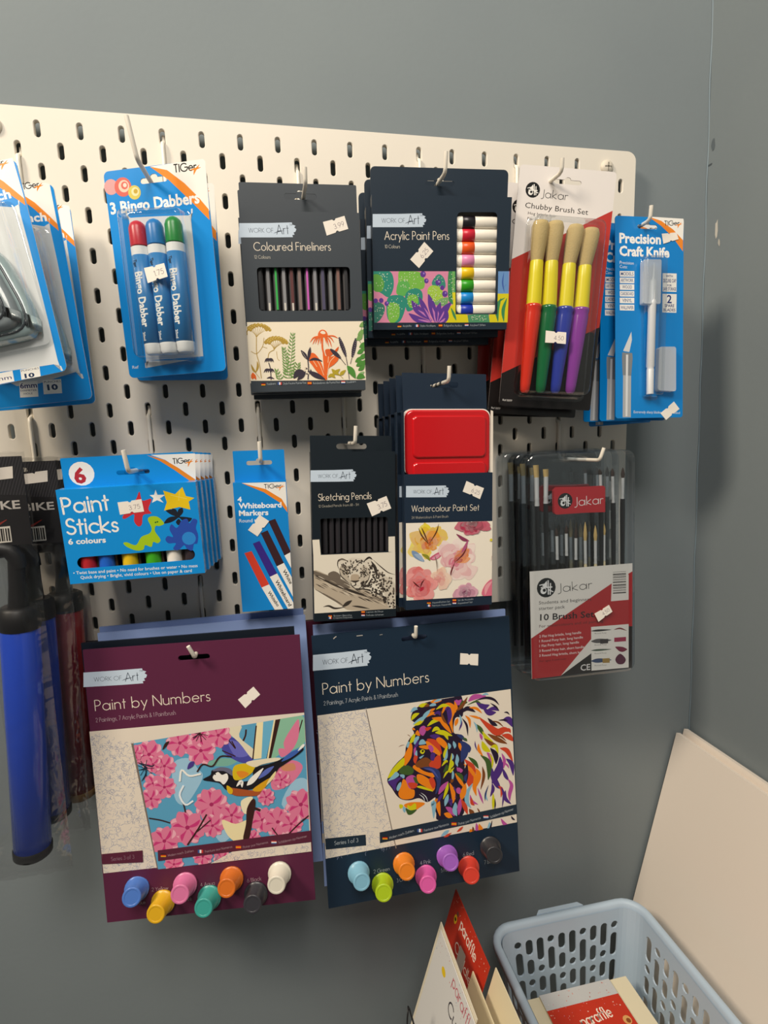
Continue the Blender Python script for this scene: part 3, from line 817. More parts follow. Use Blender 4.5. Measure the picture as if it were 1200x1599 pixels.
p|#3f5a9a|-287,-1252,-273,-1252,-273,-1276,-287,-1276
p|#eee|-273,-1252,-260,-1252,-260,-1276,-273,-1276
p|#c8413a|-260,-1252,-246,-1252,-246,-1276,-260,-1276
t|L|#aab3ba|1.94|Stylos Acryliques|-229,-1274,-61,-1272|0.1
p|#c8321e|-27,-1250,14,-1250,14,-1258,-27,-1258
p|#f0b020|-27,-1258,14,-1258,14,-1266,-27,-1266
p|#c8321e|-27,-1266,14,-1266,14,-1274,-27,-1274
t|L|#aab3ba|1.98|Boligrafos Acrilico|31,-1272,229,-1273|0.1
p|#c8413a|262,-1248,304,-1248,305,-1256,263,-1256
p|#f0eee8|263,-1256,305,-1256,305,-1264,263,-1264
p|#4a5f9a|263,-1264,305,-1264,305,-1272,263,-1272
t|L|#aab3ba|1.98|Acrylverf Stiften|322,-1270,495,-1268|0.1
=chub
c|-532,-10,-522,0,522,0,532,-10,532,-2519,518,-2534,-518,-2534,-532,-2519
p|#b8342c|-645,-1023,676,-311,627,-1582,-657,-2257
p|#1d1a1a|-658,-2247,-436,-2131,625,-1562,681,-2725,-655,-2760
c|
d|#1b1b1b|7.92|-370,-244
p|#efece6|-406,-236,-371,-190,-361,-247
d|#efece6|2.61|-391,-271
d|#1b1b1b|1.33|-385,-266
s|#efece6|0.94|-360,-186,-347,-297
s|#efece6|0.94|-338,-206,-331,-295
s|#efece6|0.95|-416,-249,-318,-248
s|#efece6|0.79|-352,-257,-307,-272
s|#efece6|0.78|-430,-231,-365,-212
t|L|#4a4a4a|8.12|Jakar|-273,-311,17,-320|0.08
t|B|#2a2624|5.48|Chubby Brush Set|-438,-427,263,-451|0
t|B|#4a4642|2.84|Hog bristle hair|-399,-492,-86,-504|0
t|B|#4a4642|2.84|For craft use|-400,-548,-137,-559|0
t|B|#e8e4e0|2.13|Ref 5077|-493,-2482,-385,-2488|0
=knife
p|#f2efe8|-17,5,423,-1,428,-35,420,-249,295,-142,144,-47
p|#ec8a2a|-17,5,144,-35,295,-125,420,-238,418,-361,284,-203,144,-91
t|L|#2b2b2b|5.06|TIGer|186,-85,372,-74|0.16
l|#ec8a2a|1.43|350,-108,361,-79,398,-40
l|#ec8a2a|1.28|316,-78,363,-69,409,-57
t|B|#f4f2ee|10.4|Precision|-375,-290,140,-288|0.035
t|B|#f4f2ee|10.4|Craft Knife|-376,-429,248,-431|0.035
t|B|#e6eef4|3.41|Precision|-372,-521,-199,-525|0
t|B|#e6eef4|3.38|Cuts:|-372,-565,-279,-567|0
p|#f2efe8|-372,-598,-192,-595,-192,-657,-370,-660
t|B|#2a4a8a|3.64|MODELS|-358,-645,-202,-644|0.01
p|#f2efe8|-372,-670,-192,-668,-193,-728,-370,-730
t|B|#2a4a8a|3.64|ARTWORK|-359,-716,-202,-714|0.01
p|#f2efe8|-372,-742,-193,-740,-193,-801,-370,-803
t|B|#2a4a8a|3.64|WOOD|-341,-788,-222,-788|0.01
p|#f2efe8|-373,-817,-193,-815,-193,-876,-370,-877
t|B|#2a4a8a|3.6|CARDBOARD|-359,-863,-202,-862|0.01
p|#f2efe8|-373,-890,-193,-888,-193,-949,-371,-950
t|B|#2a4a8a|3.64|VINYL|-341,-936,-222,-936|0.01
p|#f2efe8|-373,-965,-193,-964,-193,-1029,-371,-1029
t|B|#2a4a8a|3.64|WALLPAPER|-360,-1015,-202,-1015|0.01
p|#f2efe8|162,-608,340,-608,339,-813,161,-812
p|#f2efe8|161,-837,341,-837,338,-1046,159,-1044
t|B|#2a3a7a|2.56|WITH|204,-652,291,-652|0.02
t|B|#2a3a7a|3.95|SECURE CAP|170,-710,333,-708|0.02
t|B|#2a3a7a|2.33|FOR|221,-754,277,-754|0.02
t|B|#2a3a7a|3.53|SAFE STORAGE|170,-800,334,-798|0.02
t|B|#2a3a7a|8.93|2|217,-938,278,-939|0.02
t|B|#2a3a7a|3.26|SPARE|189,-984,311,-984|0.02
t|B|#2a3a7a|3.26|BLADES|175,-1031,326,-1031|0.02
p|#d0d2d2|-230,-1264,-333,-1478,-255,-1490,-223,-1354
p|#7d8286|-343,-1494,-219,-1502,-214,-1560,-233,-1756,-339,-1749,-347,-1560
p|#a9adb0|-334,-1749,-233,-1756,-238,-2224,-340,-2223
p|#d5d7d8|-297,-1519,-269,-1519,-280,-2213,-305,-2213
t|B|#d8e4ee|3.02|Extremely sharp blades|-201,-2179,146,-2188|0
t|B|#d8e4ee|2.64|included|246,-2189,389,-2196|0
=stick
t|K|#f4f2ee|14.5|Paint|-592,-226,-186,-213|0.13
t|K|#f4f2ee|14.5|Sticks|-588,-427,-126,-431|0.13
t|B|#f4f2ee|5.3|6 colours|-593,-526,-255,-532|0.03
P|#c8303a|107,-61,124,-150,209,-138,169,-233,192,-279,115,-291,92,-379,56,-398,25,-347,31,-276,-54,-315,-76,-295,-26,-228,-36,-174,58,-145
p|#f4f2ee|257,-53,268,-103,341,-108,287,-140,316,-184,259,-155,209,-177,228,-132,197,-102,238,-101
p|#ecc81e|506,-42,530,-133,608,-156,550,-188,558,-269,459,-235,312,-261,346,-183,326,-66,431,-108
s|#f0d86a|0.5|478,-67,458,-172
s|#f0d86a|0.5|388,-114,536,-160
l|#1d2430|5.11|440,-333,463,-280,484,-246
l|#1d2430|5.11|440,-333,386,-284,329,-262
l|#1d2430|5.11|440,-333,361,-354,298,-386
l|#1d2430|5.11|440,-333,514,-366,563,-356
l|#1d2430|5.11|439,-342,404,-276,390,-248
l|#1d2430|5.11|438,-351,434,-387,426,-413
P|#2b4fae|430,-423,461,-374,515,-357,535,-404,574,-361,612,-382,591,-453,604,-528,588,-610,556,-616,532,-679,483,-656,461,-618,404,-663,354,-646,386,-593,318,-588,292,-549,318,-514,367,-527,342,-452,365,-400,403,-439
d|#2f8ad8|6.58|514,-554
P|#a6c81e|152,-339,180,-310,247,-319,298,-386,253,-409,216,-407,205,-460,246,-545,216,-579,176,-563,153,-611,97,-588,75,-632,7,-635,-72,-592,-100,-553,-66,-547,13,-581,73,-504,153,-474,176,-422
d|#2a6a2a|0.84|238,-367
d|#2a6a2a|0.84|220,-371
t|B|#eef2f6|3.1|• Twist base and paint • No need for brushes or water • No mess|-591,-825,567,-852|0.012
t|B|#eef2f6|3.1|Quick drying • Bright, vivid colours • Use on paper & card|-533,-875,506,-898|0.012
=stick_tab
p|#f2efe8|211,274,631,266,613,5,579,12,452,132,341,219
p|#ec8a2a|177,273,333,220,453,136,605,11,608,-8,551,0,416,116,289,213
t|L|#2b2b2b|5.18|TIGer|414,174,575,176|0.16
l|#ec8a2a|1.45|551,137,565,171,602,215
l|#ec8a2a|1.3|527,176,568,183,609,193
d|#f2efe8|11.6|-442,128
t|B|#b8303a|14|6|-512,39,-404,44|0.04
=wb
p|#f2efe8|-183,-6,267,-14,267,-311,214,-206,56,-88
p|#ec8a2a|-183,-6,57,-80,215,-189,266,-285,267,-336,196,-230,38,-113
t|L|#2b2b2b|4.29|TIGer|44,-74,219,-72|0.16
l|#ec8a2a|1.2|196,-104,208,-76,245,-41
l|#ec8a2a|1.07|166,-72,210,-67,255,-59
t|B|#f2f4f6|5.21|4|-238,-200,-194,-201|0.03
t|B|#f2f4f6|5.53|Whiteboard|-232,-270,210,-279|0.03
t|B|#f2f4f6|5.53|Markers|-234,-347,69,-353|0.03
t|B|#f2f4f6|3.9|Round tip|-236,-419,-28,-423|0
c|-275,7,272,-11,273,-1399,-269,-1395
p|#d8432e|-207,-749,-132,-731,28,-1109,-54,-1138
p|#f2efe8|-54,-1138,28,-1109,176,-1431,82,-1423
l|#d8432e|0.5|-207,-749,-54,-1138
p|#3a2a86|-113,-651,-42,-626,120,-994,40,-1026
p|#f2efe8|40,-1026,120,-994,323,-1443,228,-1435
l|#3a2a86|0.5|-113,-651,40,-1026
p|#3a2228|-23,-544,49,-517,198,-882,121,-916
p|#f2efe8|121,-916,198,-882,422,-1374,349,-1441
l|#3a2228|0.5|-23,-544,121,-916
p|#3a2228|65,-420,136,-398,279,-768,209,-802
p|#f2efe8|209,-802,279,-768,434,-1138,364,-1151
l|#3a2228|0.5|65,-420,209,-802
c|
t|B|#2a2624|3.41|Whitebo|5,-1197,97,-1366|0.02
t|B|#2a2624|3.75|Whiteboard|91,-1078,224,-1373|0.02
t|B|#2a2624|3.69|White|177,-968,249,-1125|0.02
=sk
p|#c4d3e3|-467,-198,-221,-197,-10,-192,-5,-210,23,-220,10,-235,30,-250,22,-273,4,-280,14,-297,-6,-302,-2,-320,-173,-322,-470,-320
t|L|#3a4350|3.73|WORK OF|-386,-279,-172,-279|0.075
t|L|#3a4350|7.81|Art|-142,-294,-37,-292|0.07
l|#3a4350|0.63|-172,-287,-132,-272,-71,-262
t|L|#3a4350|1.51|TM|-30,-220,-5,-220|0.12
t|L|#efe3d0|7.25|Sketching Pencils|-389,-524,194,-515|0.078
t|L|#b9b3a5|2.59|12 Graded Pencils from 6B - 5H|-387,-596,50,-586|0.078
p|#e4dccb|-463,-944,-387,-943,-375,-1112,-456,-1115
p|#e4dccb|381,-939,455,-938,457,-1118,380,-1108
p|#e4dccb|-456,-1112,457,-1114,459,-1758,-458,-1757
c|-456,-1112,457,-1114,459,-1758,-458,-1757
P|#b8aa96|-457,-1282,-309,-1334,-160,-1395,-37,-1482,89,-1516,270,-1608,371,-1678,379,-1753,-41,-1749,-148,-1701,-244,-1623,-366,-1527,-452,-1477
P|#6f6458|-457,-1282,-301,-1343,-178,-1376,-54,-1463,-91,-1497,-214,-1446,-320,-1413,-449,-1327
l|#3a332d|2.98|-453,-1335,-319,-1404,-197,-1464,-38,-1532,106,-1590,325,-1676
l|#6f6458|2.04|-448,-1486,-322,-1565,-200,-1644,-121,-1703
l|#3a332d|4.38|-148,-1701,-93,-1668,-39,-1636
l|#3a332d|2.34|-360,-1688,-298,-1683,-228,-1714,-112,-1708
l|#3a332d|2.16|-40,-1699,41,-1713,159,-1743
l|#3a332d|2.52|35,-1504,179,-1539,316,-1620,361,-1696
l|#3a332d|0.83|191,-1648,228,-1665,273,-1693
l|#6f6458|0.81|-43,-1505,-7,-1521,38,-1549
l|#a89a88|0.79|-407,-1368,-373,-1384,-330,-1412
l|#d9cdb9|0.79|-128,-1442,-92,-1458,-48,-1486
l|#3a332d|0.79|-413,-1448,-379,-1464,-335,-1491
l|#6f6458|0.81|68,-1544,104,-1561,149,-1589
l|#a89a88|0.81|-108,-1560,-73,-1576,-28,-1604
l|#d9cdb9|0.84|267,-1677,304,-1694,350,-1723
l|#3a332d|0.79|-141,-1490,-106,-1506,-62,-1534
l|#6f6458|0.81|88,-1534,124,-1551,169,-1579
l|#a89a88|0.81|-10,-1517,25,-1533,70,-1561
l|#d9cdb9|0.83|253,-1604,290,-1621,336,-1649
l|#3a332d|0.81|89,-1618,125,-1635,170,-1663
l|#6f6458|0.81|-273,-1489,-238,-1505,-194,-1532
l|#a89a88|0.81|247,-1598,284,-1614,329,-1643
l|#d9cdb9|0.81|113,-1539,149,-1555,194,-1584
l|#3a332d|0.79|-53,-1518,-17,-1535,28,-1563
l|#6f6458|0.79|-291,-1409,-256,-1425,-212,-1452
l|#a89a88|0.81|193,-1602,229,-1619,275,-1647
l|#d9cdb9|0.81|-334,-1439,-299,-1456,-256,-1483
l|#3a332d|0.81|-97,-1543,-62,-1559,-17,-1587
l|#6f6458|0.79|-265,-1419,-230,-1435,-186,-1462
l|#a89a88|0.83|187,-1618,224,-1635,269,-1663
l|#d9cdb9|0.81|-50,-1497,-14,-1513,30,-1541
l|#3a332d|0.79|-440,-1429,-405,-1445,-362,-1472
l|#6f6458|0.79|-384,-1439,-349,-1455,-306,-1482
l|#a89a88|0.79|-162,-1537,-126,-1554,-82,-1581
l|#d9cdb9|0.79|-137,-1545,-101,-1561,-57,-1589
l|#3a332d|0.81|-10,-1513,26,-1530,71,-1558
l|#6f6458|0.83|140,-1617,176,-1633,221,-1662
l|#a89a88|0.81|93,-1578,129,-1595,175,-1623
l|#d9cdb9|0.79|-277,-1455,-242,-1471,-198,-1498
l|#3a332d|0.79|-367,-1426,-332,-1442,-289,-1469
l|#6f6458|0.81|54,-1554,90,-1570,135,-1598
l|#a89a88|0.84|187,-1588,223,-1605,269,-1633
l|#d9cdb9|0.79|-143,-1526,-108,-1542,-64,-1570
l|#3a332d|0.81|-151,-1512,-116,-1529,-72,-1557
l|#6f6458|0.81|35,-1607,71,-1623,116,-1651
l|#a89a88|0.83|345,-1694,382,-1711,428,-1740
l|#d9cdb9|0.81|195,-1588,232,-1605,277,-1633
l|#3a332d|0.81|116,-1626,152,-1642,198,-1671
l|#6f6458|0.79|-134,-1500,-99,-1516,-55,-1544
l|#a89a88|0.79|-73,-1571,-37,-1587,8,-1615
l|#d9cdb9|0.79|-201,-1455,-166,-1471,-122,-1499
l|#3a332d|0.79|-449,-1356,-414,-1372,-371,-1399
l|#6f6458|0.81|50,-1611,86,-1628,131,-1656
l|#a89a88|0.83|289,-1641,326,-1658,372,-1687
l|#d9cdb9|0.84|343,-1651,380,-1668,426,-1697
l|#3a332d|0.81|207,-1593,243,-1610,289,-1638
l|#6f6458|0.79|-130,-1444,-95,-1460,-51,-1488
l|#a89a88|0.81|235,-1665,271,-1682,317,-1710
l|#d9cdb9|0.79|-341,-1414,-306,-1431,-262,-1458
l|#3a332d|0.79|-248,-1447,-213,-1464,-169,-1491
l|#6f6458|0.81|-12,-1498,24,-1514,68,-1542
l|#a89a88|0.83|241,-1618,277,-1635,323,-1663
l|#d9cdb9|0.81|-97,-1456,-61,-1473,-17,-1500
l|#3a332d|0.79|-447,-1327,-412,-1343,-369,-1370
l|#6f6458|0.79|-183,-1527,-147,-1543,-103,-1571
l|#a89a88|0.83|261,-1644,298,-1660,344,-1689
l|#d9cdb9|0.81|-92,-1530,-56,-1546,-12,-1574
l|#3a332d|0.81|236,-1621,272,-1638,318,-1666
l|#6f6458|0.83|182,-1606,219,-1623,264,-1651
l|#a89a88|0.81|20,-1579,56,-1596,101,-1624
l|#d9cdb9|0.79|-55,-1546,-19,-1563,26,-1591
l|#3a332d|0.83|104,-1536,141,-1552,186,-1580
l|#6f6458|0.79|-418,-1333,-384,-1349,-341,-1376
l|#a89a88|0.79|-282,-1397,-247,-1413,-203,-1440
l|#d9cdb9|0.79|-411,-1345,-376,-1361,-333,-1388
l|#3a332d|0.81|25,-1597,61,-1614,106,-1642
l|#6f6458|0.81|-175,-1461,-140,-1477,-96,-1505
P|#6f6458|-300,-1325,-238,-1297,-177,-1331,-169,-1385,-266,-1372
P|#e4dccb|183,-1196,273,-1272,373,-1341,456,-1372,463,-1739,370,-1724,348,-1631,270,-1599,161,-1520,127,-1356
P|#d9d0bf|-176,-1278,-140,-1235,-175,-1216,-188,-1189,-148,-1168,-86,-1180,-32,-1156,39,-1163,93,-1174,156,-1159,192,-1174,182,-1232,172,-1322,144,-1411,71,-1479,17,-1517,-37,-1464,-142,-1387
P|#bdb2a0|-176,-1278,-140,-1235,-87,-1256,-71,-1373,-36,-1455,-142,-1387
P|#c3b8a6|92,-1246,172,-1322,144,-1411,71,-1479,55,-1352
P|#cfc5b4|227,-1297,318,-1365,455,-1482,458,-1730,370,-1715,325,-1566
l|#3a332d|1.14|-176,-1283,-193,-1233,-183,-1180,-139,-1169,-77,-1189
l|#3a332d|1.14|-176,-1283,-160,-1350,-116,-1397,-54,-1454
l|#3a332d|1.17|17,-1519,-37,-1473,-54,-1436
l|#3a332d|1.17|17,-1519,80,-1480,144,-1420,177,-1322
l|#3a332d|1.17|201,-1188,291,-1273,373,-1341,456,-1372
l|#3a332d|1.17|161,-1520,252,-1580,348,-1631,375,-1725
l|#6f6458|1.98|-188,-1198,-148,-1168,-77,-1194
l|#3a332d|2.34|92,-1210,156,-1164,197,-1188
P|#b5a48e|-39,-1347,37,-1351,45,-1414,0,-1439,-49,-1410
l|#3a332d|2.34|-54,-1414,0,-1426,49,-1415
l|#3a332d|1.44|0,-1426,4,-1462,-28,-1474
l|#3a332d|1.44|-1,-1462,44,-1478
l|#3a332d|1.98|-10,-1502,35,-1513,107,-1508
l|#3a332d|2.28|-115,-1317,-88,-1331,-61,-1324
l|#3a332d|2.34|60,-1316,91,-1331,123,-1310
d|#c9b890|0.61|-84,-1325,96,-1325
l|#3a332d|3.61|183,-1205,227,-1288,245,-1389
l|#6f6458|1.95|359,-1633,348,-1635,338,-1625
l|#3a332d|1.95|367,-1492,357,-1498,345,-1493
l|#3a332d|1.95|411,-1580,403,-1589,390,-1587
l|#6f6458|1.95|264,-1462,275,-1464,281,-1476
l|#3a332d|1.95|320,-1500,310,-1506,298,-1500
l|#3a332d|1.95|327,-1510,324,-1521,312,-1525
l|#6f6458|1.95|319,-1527,319,-1539,309,-1546
l|#3a332d|1.95|246,-1467,240,-1477,227,-1478
l|#3a332d|1.95|442,-1684,430,-1685,421,-1675
l|#6f6458|1.89|298,-1411,310,-1413,315,-1425
l|#3a332d|1.95|244,-1570,255,-1576,256,-1589
l|#3a332d|1.95|247,-1306,257,-1313,257,-1326
l|#6f6458|1.95|312,-1518,314,-1530,305,-1538
l|#3a332d|1.89|308,-1639,318,-1646,317,-1659
l|#3a332d|1.94|248,-1348,254,-1359,249,-1370
l|#6f6458|1.95|428,-1547,439,-1554,439,-1567
l|#3a332d|1.95|198,-1316,201,-1328,192,-1337
l|#3a332d|1.95|439,-1729,448,-1738,446,-1750
l|#6f6458|1.95|425,-1459,414,-1464,403,-1457
l|#3a332d|1.95|387,-1501,383,-1512,370,-1515
l|#3a332d|1.89|207,-1507,197,-1513,185,-1508
l|#6f6458|1.95|281,-1627,286,-1638,279,-1649
l|#3a332d|1.89|291,-1443,296,-1454,290,-1464
l|#3a332d|1.95|254,-1366,266,-1369,271,-1381
l|#6f6458|1.95|298,-1333,309,-1339,310,-1351
l|#3a332d|1.89|216,-1384,204,-1386,195,-1376
l|#3a332d|1.95|288,-1583,299,-1584,306,-1595
l|#6f6458|1.95|426,-1651,434,-1660,432,-1672
l|#3a332d|1.95|245,-1581,233,-1582,224,-1573
l|#3a332d|1.95|319,-1402,323,-1414,315,-1423
l|#6f6458|1.95|369,-1444,376,-1454,370,-1466
l|#3a332d|1.95|282,-1538,272,-1545,260,-1541
l|#3a332d|1.89|298,-1346,303,-1357,296,-1368
l|#6f6458|1.95|313,-1521,309,-1532,297,-1535
l|#3a332d|1.95|394,-1486,400,-1496,395,-1508
l|#3a332d|1.89|311,-1654,322,-1659,324,-1672
l|#6f6458|1.89|305,-1487,294,-1491,283,-1484
l|#3a332d|1.95|317,-1422,322,-1432,317,-1444
l|#3a332d|1.95|284,-1575,296,-1576,303,-1587
l|#6f6458|2|433,-1654,443,-1662,443,-1674
l|#3a332d|1.89|231,-1396,243,-1398,249,-1409
l|#3a332d|1.89|223,-1325,213,-1331,201,-1325
l|#6f6458|1.95|400,-1407,411,-1410,417,-1422
l|#3a332d|1.95|426,-1695,438,-1696,445,-1707
l|#3a332d|1.89|241,-1367,238,-1378,226,-1382
l|#6f6458|1.95|439,-1556,436,-1568,424,-1572
l|#3a332d|1.9|254,-1535,242,-1535,234,-1524
l|#3a332d|1.95|202,-1519,196,-1529,183,-1530
l|#6f6458|1.95|354,-1455,361,-1465,356,-1477
l|#3a332d|1.95|198,-1442,208,-1449,209,-1462
l|#3a332d|1.95|418,-1613,427,-1622,425,-1634
l|#6f6458|1.95|444,-1734,434,-1741,422,-1737
l|#3a332d|1.89|334,-1547,345,-1550,350,-1563
l|#3a332d|1.95|318,-1513,310,-1521,297,-1519
l|#6f6458|1.89|235,-1605,242,-1615,238,-1627
l|#3a332d|1.89|200,-1351,198,-1362,187,-1367
l|#3a332d|1.95|257,-1377,268,-1383,269,-1396
l|#6f6458|1.95|434,-1733,437,-1745,428,-1754
l|#3a332d|1.95|272,-1478,277,-1490,270,-1500
l|#3a332d|1.95|376,-1682,377,-1694,367,-1702
l|#6f6458|1.95|421,-1713,432,-1718,435,-1731
l|#3a332d|1.95|354,-1640,342,-1641,333,-1632
l|#3a332d|1.95|231,-1412,229,-1423,217,-1429
l|#6f6458|1.95|327,-1519,336,-1528,334,-1540
l|#3a332d|1.95|333,-1666,343,-1673,343,-1686
l|#3a332d|1.89|274,-1413,276,-1425,267,-1434
l|#6f6458|1.95|366,-1650,378,-1651,385,-1662
l|#3a332d|1.89|205,-1353,206,-1365,196,-1372
l|#3a332d|1.95|236,-1519,226,-1525,215,-1519
l|#6f6458|1.89|224,-1439,234,-1445,236,-1457
l|#3a332d|1.95|405,-1684,408,-1696,400,-1705
l|#3a332d|1.95|284,-1465,295,-1470,298,-1482
l|#6f6458|1.89|358,-1436,346,-1437,337,-1428
l|#3a332d|1.95|331,-1648,339,-1657,335,-1670
l|#3a332d|1.95|238,-1430,249,-1436,251,-1448
l|#6f6458|1.95|376,-1510,381,-1521,376,-1532
l|#3a332d|1.95|319,-1672,330,-1679,331,-1691
l|#3a332d|1.95|385,-1591,383,-1603,372,-1609
l|#6f6458|1.95|207,-1443,196,-1443,188,-1433
l|#3a332d|1.95|304,-1476,293,-1480,282,-1473
l|#3a332d|1.95|232,-1592,226,-1603,214,-1604
l|#6f6458|1.95|322,-1357,321,-1369,310,-1375
l|#3a332d|1.89|204,-1410,192,-1412,183,-1403
l|#3a332d|1.89|194,-1276,188,-1286,175,-1286
l|#6f6458|1.95|221,-1546,230,-1554,229,-1567
l|#3a332d|1.89|383,-1431,384,-1442,374,-1450
l|#3a332d|1.89|273,-1570,275,-1582,266,-1591
l|#6f6458|1.89|285,-1588,297,-1591,301,-1604
l|#3a332d|1.89|219,-1397,223,-1408,215,-1418
l|#3a332d|1.95|290,-1545,288,-1556,276,-1561
l|#6f6458|1.95|368,-1614,371,-1625,362,-1635
l|#3a332d|1.89|225,-1546,230,-1557,224,-1568
l|#3a332d|1.95|427,-1527,436,-1534,436,-1547
l|#6f6458|1.89|316,-1542,320,-1554,312,-1564
l|#3a332d|1.89|185,-1547,187,-1558,177,-1567
l|#3a332d|1.95|299,-1416,289,-1423,277,-1418
l|#6f6458|1.89|206,-1368,207,-1380,197,-1388
l|#3a332d|1.95|206,-1550,217,-1556,218,-1569
l|#3a332d|1.95|292,-1484,286,-1494,273,-1495
l|#6f6458|1.95|310,-1486,312,-1497,304,-1507
l|#3a332d|1.89|184,-1398,185,-1410,176,-1418
l|#3a332d|1.95|212,-1377,206,-1387,193,-1388
l|#6f6458|1.95|383,-1393,389,-1403,384,-1415
l|#3a332d|1.95|396,-1588,386,-1594,374,-1590
l|#3a332d|1.89|198,-1575,196,-1586,185,-1591
l|#6f6458|1.95|247,-1586,236,-1586,228,-1575
l|#3a332d|1.95|310,-1355,302,-1363,289,-1360
l|#3a332d|1.9|241,-1557,239,-1568,228,-1574
l|#6f6458|1.95|398,-1437,407,-1445,405,-1458
l|#3a332d|1.89|190,-1282,179,-1285,169,-1277
l|#3a332d|1.89|248,-1397,260,-1399,266,-1411
l|#6f6458|1.95|183,-1430,180,-1441,167,-1444
l|#3a332d|1.95|401,-1566,397,-1577,385,-1581
l|#3a332d|1.95|234,-1542,237,-1554,229,-1563
l|#6f6458|1.95|215,-1343,216,-1355,207,-1363
l|#3a332d|1.95|301,-1513,292,-1521,280,-1518
l|#3a332d|1.89|185,-1423,173,-1425,164,-1416
l|#6f6458|1.89|302,-1545,302,-1557,292,-1564
l|#3a332d|1.89|317,-1366,329,-1369,333,-1381
l|#3a332d|1.89|227,-1437,216,-1438,206,-1429
l|#6f6458|1.95|443,-1554,432,-1559,420,-1553
l|#3a332d|1.95|386,-1680,375,-1685,364,-1679
l|#3a332d|1.89|417,-1458,409,-1467,396,-1465
l|#6f6458|1.95|261,-1338,256,-1349,244,-1352
l|#3a332d|1.95|330,-1422,334,-1434,327,-1444
l|#3a332d|1.89|338,-1517,330,-1526,318,-1524
l|#6f6458|1.95|269,-1338,278,-1346,276,-1359
l|#3a332d|1.95|286,-1562,278,-1570,265,-1567
l|#3a332d|1.94|224,-1385,213,-1391,202,-1385
l|#6f6458|1.89|323,-1441,321,-1452,310,-1457
l|#3a332d|1.95|269,-1501,260,-1509,248,-1507
l|#3a332d|1.95|302,-1370,310,-1379,307,-1392
l|#6f6458|1.89|197,-1272,186,-1275,175,-1268
l|#3a332d|1.9|334,-1618,344,-1624,345,-1637
l|#3a332d|1.89|333,-1636,332,-1647,320,-1653
l|#6f6458|1.89|194,-1253,186,-1261,173,-1258
l|#3a332d|1.89|218,-1532,230,-1534,235,-1546
l|#3a332d|1.95|366,-1534,367,-1546,357,-1554
l|#6f6458|1.95|427,-1516,435,-1525,433,-1538
l|#3a332d|1.95|333,-1523,330,-1534,318,-1539
l|#3a332d|1.95|208,-1581,201,-1591,188,-1590
l|#6f6458|1.89|329,-1426,339,-1433,341,-1445
l|#3a332d|1.89|185,-1243,191,-1254,185,-1265
l|#3a332d|1.95|427,-1575,434,-1585,429,-1597
l|#6f6458|1.89|259,-1453,260,-1465,250,-1473
l|#3a332d|1.89|210,-1257,201,-1264,189,-1260
l|#3a332d|1.95|360,-1521,361,-1533,350,-1540
l|#6f6458|1.95|285,-1348,280,-1358,267,-1359
l|#3a332d|1.95|317,-1461,319,-1473,311,-1482
l|#3a332d|1.95|401,-1724,392,-1731,380,-1727
l|#6f6458|1.17|154,-1244,162,-1252,164,-1260
l|#3a332d|1.17|-48,-1324,-53,-1332,-54,-1340
l|#3a332d|1.17|-16,-1277,-25,-1285,-5,-1294
l|#3a332d|1.17|20,-1298,22,-1306,7,-1313
l|#6f6458|1.17|-82,-1304,-90,-1312,-76,-1320
l|#3a332d|1.14|-134,-1287,-142,-1295,-121,-1304
l|#3a332d|1.17|153,-1293,162,-1301,167,-1310
l|#3a332d|1.17|22,-1187,23,-1195,8,-1202
l|#6f6458|1.14|-1,-1282,-6,-1290,-5,-1298
l|#3a332d|1.17|99,-1340,104,-1349,96,-1356
l|#3a332d|1.17|162,-1265,171,-1273,176,-1281
l|#3a332d|1.17|-98,-1207,-105,-1214,-97,-1223
l|#6f6458|1.17|151,-1245,159,-1254,161,-1262
l|#3a332d|1.14|-73,-1357,-77,-1365,-80,-1373
l|#3a332d|1.17|124,-1325,132,-1334,130,-1342
l|#3a332d|1.17|163,-1316,172,-1325,174,-1333
l|#6f6458|1.14|-70,-1245,-78,-1253,-62,-1262
l|#3a332d|1.17|-60,-1293,-68,-1301,-52,-1310
l|#3a332d|1.17|-39,-1219,-44,-1226,-46,-1234
l|#3a332d|1.17|70,-1211,74,-1219,62,-1227
l|#6f6458|1.17|-13,-1193,-14,-1201,-26,-1208
l|#3a332d|1.17|1,-1261,-3,-1269,-7,-1277
l|#3a332d|1.17|117,-1353,123,-1361,115,-1369
l|#3a332d|1.17|44,-1186,46,-1194,31,-1202
l|#6f6458|1.17|-26,-1252,-33,-1260,-24,-1268
l|#3a332d|1.14|-54,-1312,-61,-1320,-56,-1328
l|#3a332d|1.17|-141,-1223,-149,-1230,-132,-1239
l|#3a332d|1.17|46,-1207,48,-1215,34,-1223
l|#6f6458|1.17|84,-1324,90,-1332,83,-1340
l|#3a332d|1.17|99,-1365,104,-1373,93,-1381
l|#3a332d|1.2|172,-1267,180,-1275,185,-1283
l|#3a332d|1.17|95,-1326,102,-1334,96,-1342
l|#6f6458|1.14|-100,-1250,-108,-1257,-88,-1266
l|#3a332d|1.2|163,-1280,171,-1288,177,-1297
l|#3a332d|1.17|93,-1288,102,-1297,106,-1305
l|#3a332d|1.17|180,-1283,189,-1292,195,-1300
l|#6f6458|1.2|142,-1216,149,-1225,145,-1233
l|#3a332d|1.14|-121,-1323,-129,-1331,-117,-1340
l|#3a332d|1.17|-51,-1244,-58,-1252,-46,-1260
l|#3a332d|1.14|-16,-1207,-19,-1215,-29,-1222
l|#6f6458|1.17|-62,-1279,-71,-1286,-49,-1295
l|#3a332d|1.14|-126,-1215,-133,-1223,-120,-1232
l|#3a332d|1.17|12,-1175,12,-1183,-2,-1190
l|#3a332d|1.17|-27,-1242,-32,-1250,-31,-1258
l|#6f6458|1.17|77,-1296,85,-1304,85,-1313
l|#3a332d|1.17|143,-1284,152,-1293,158,-1301
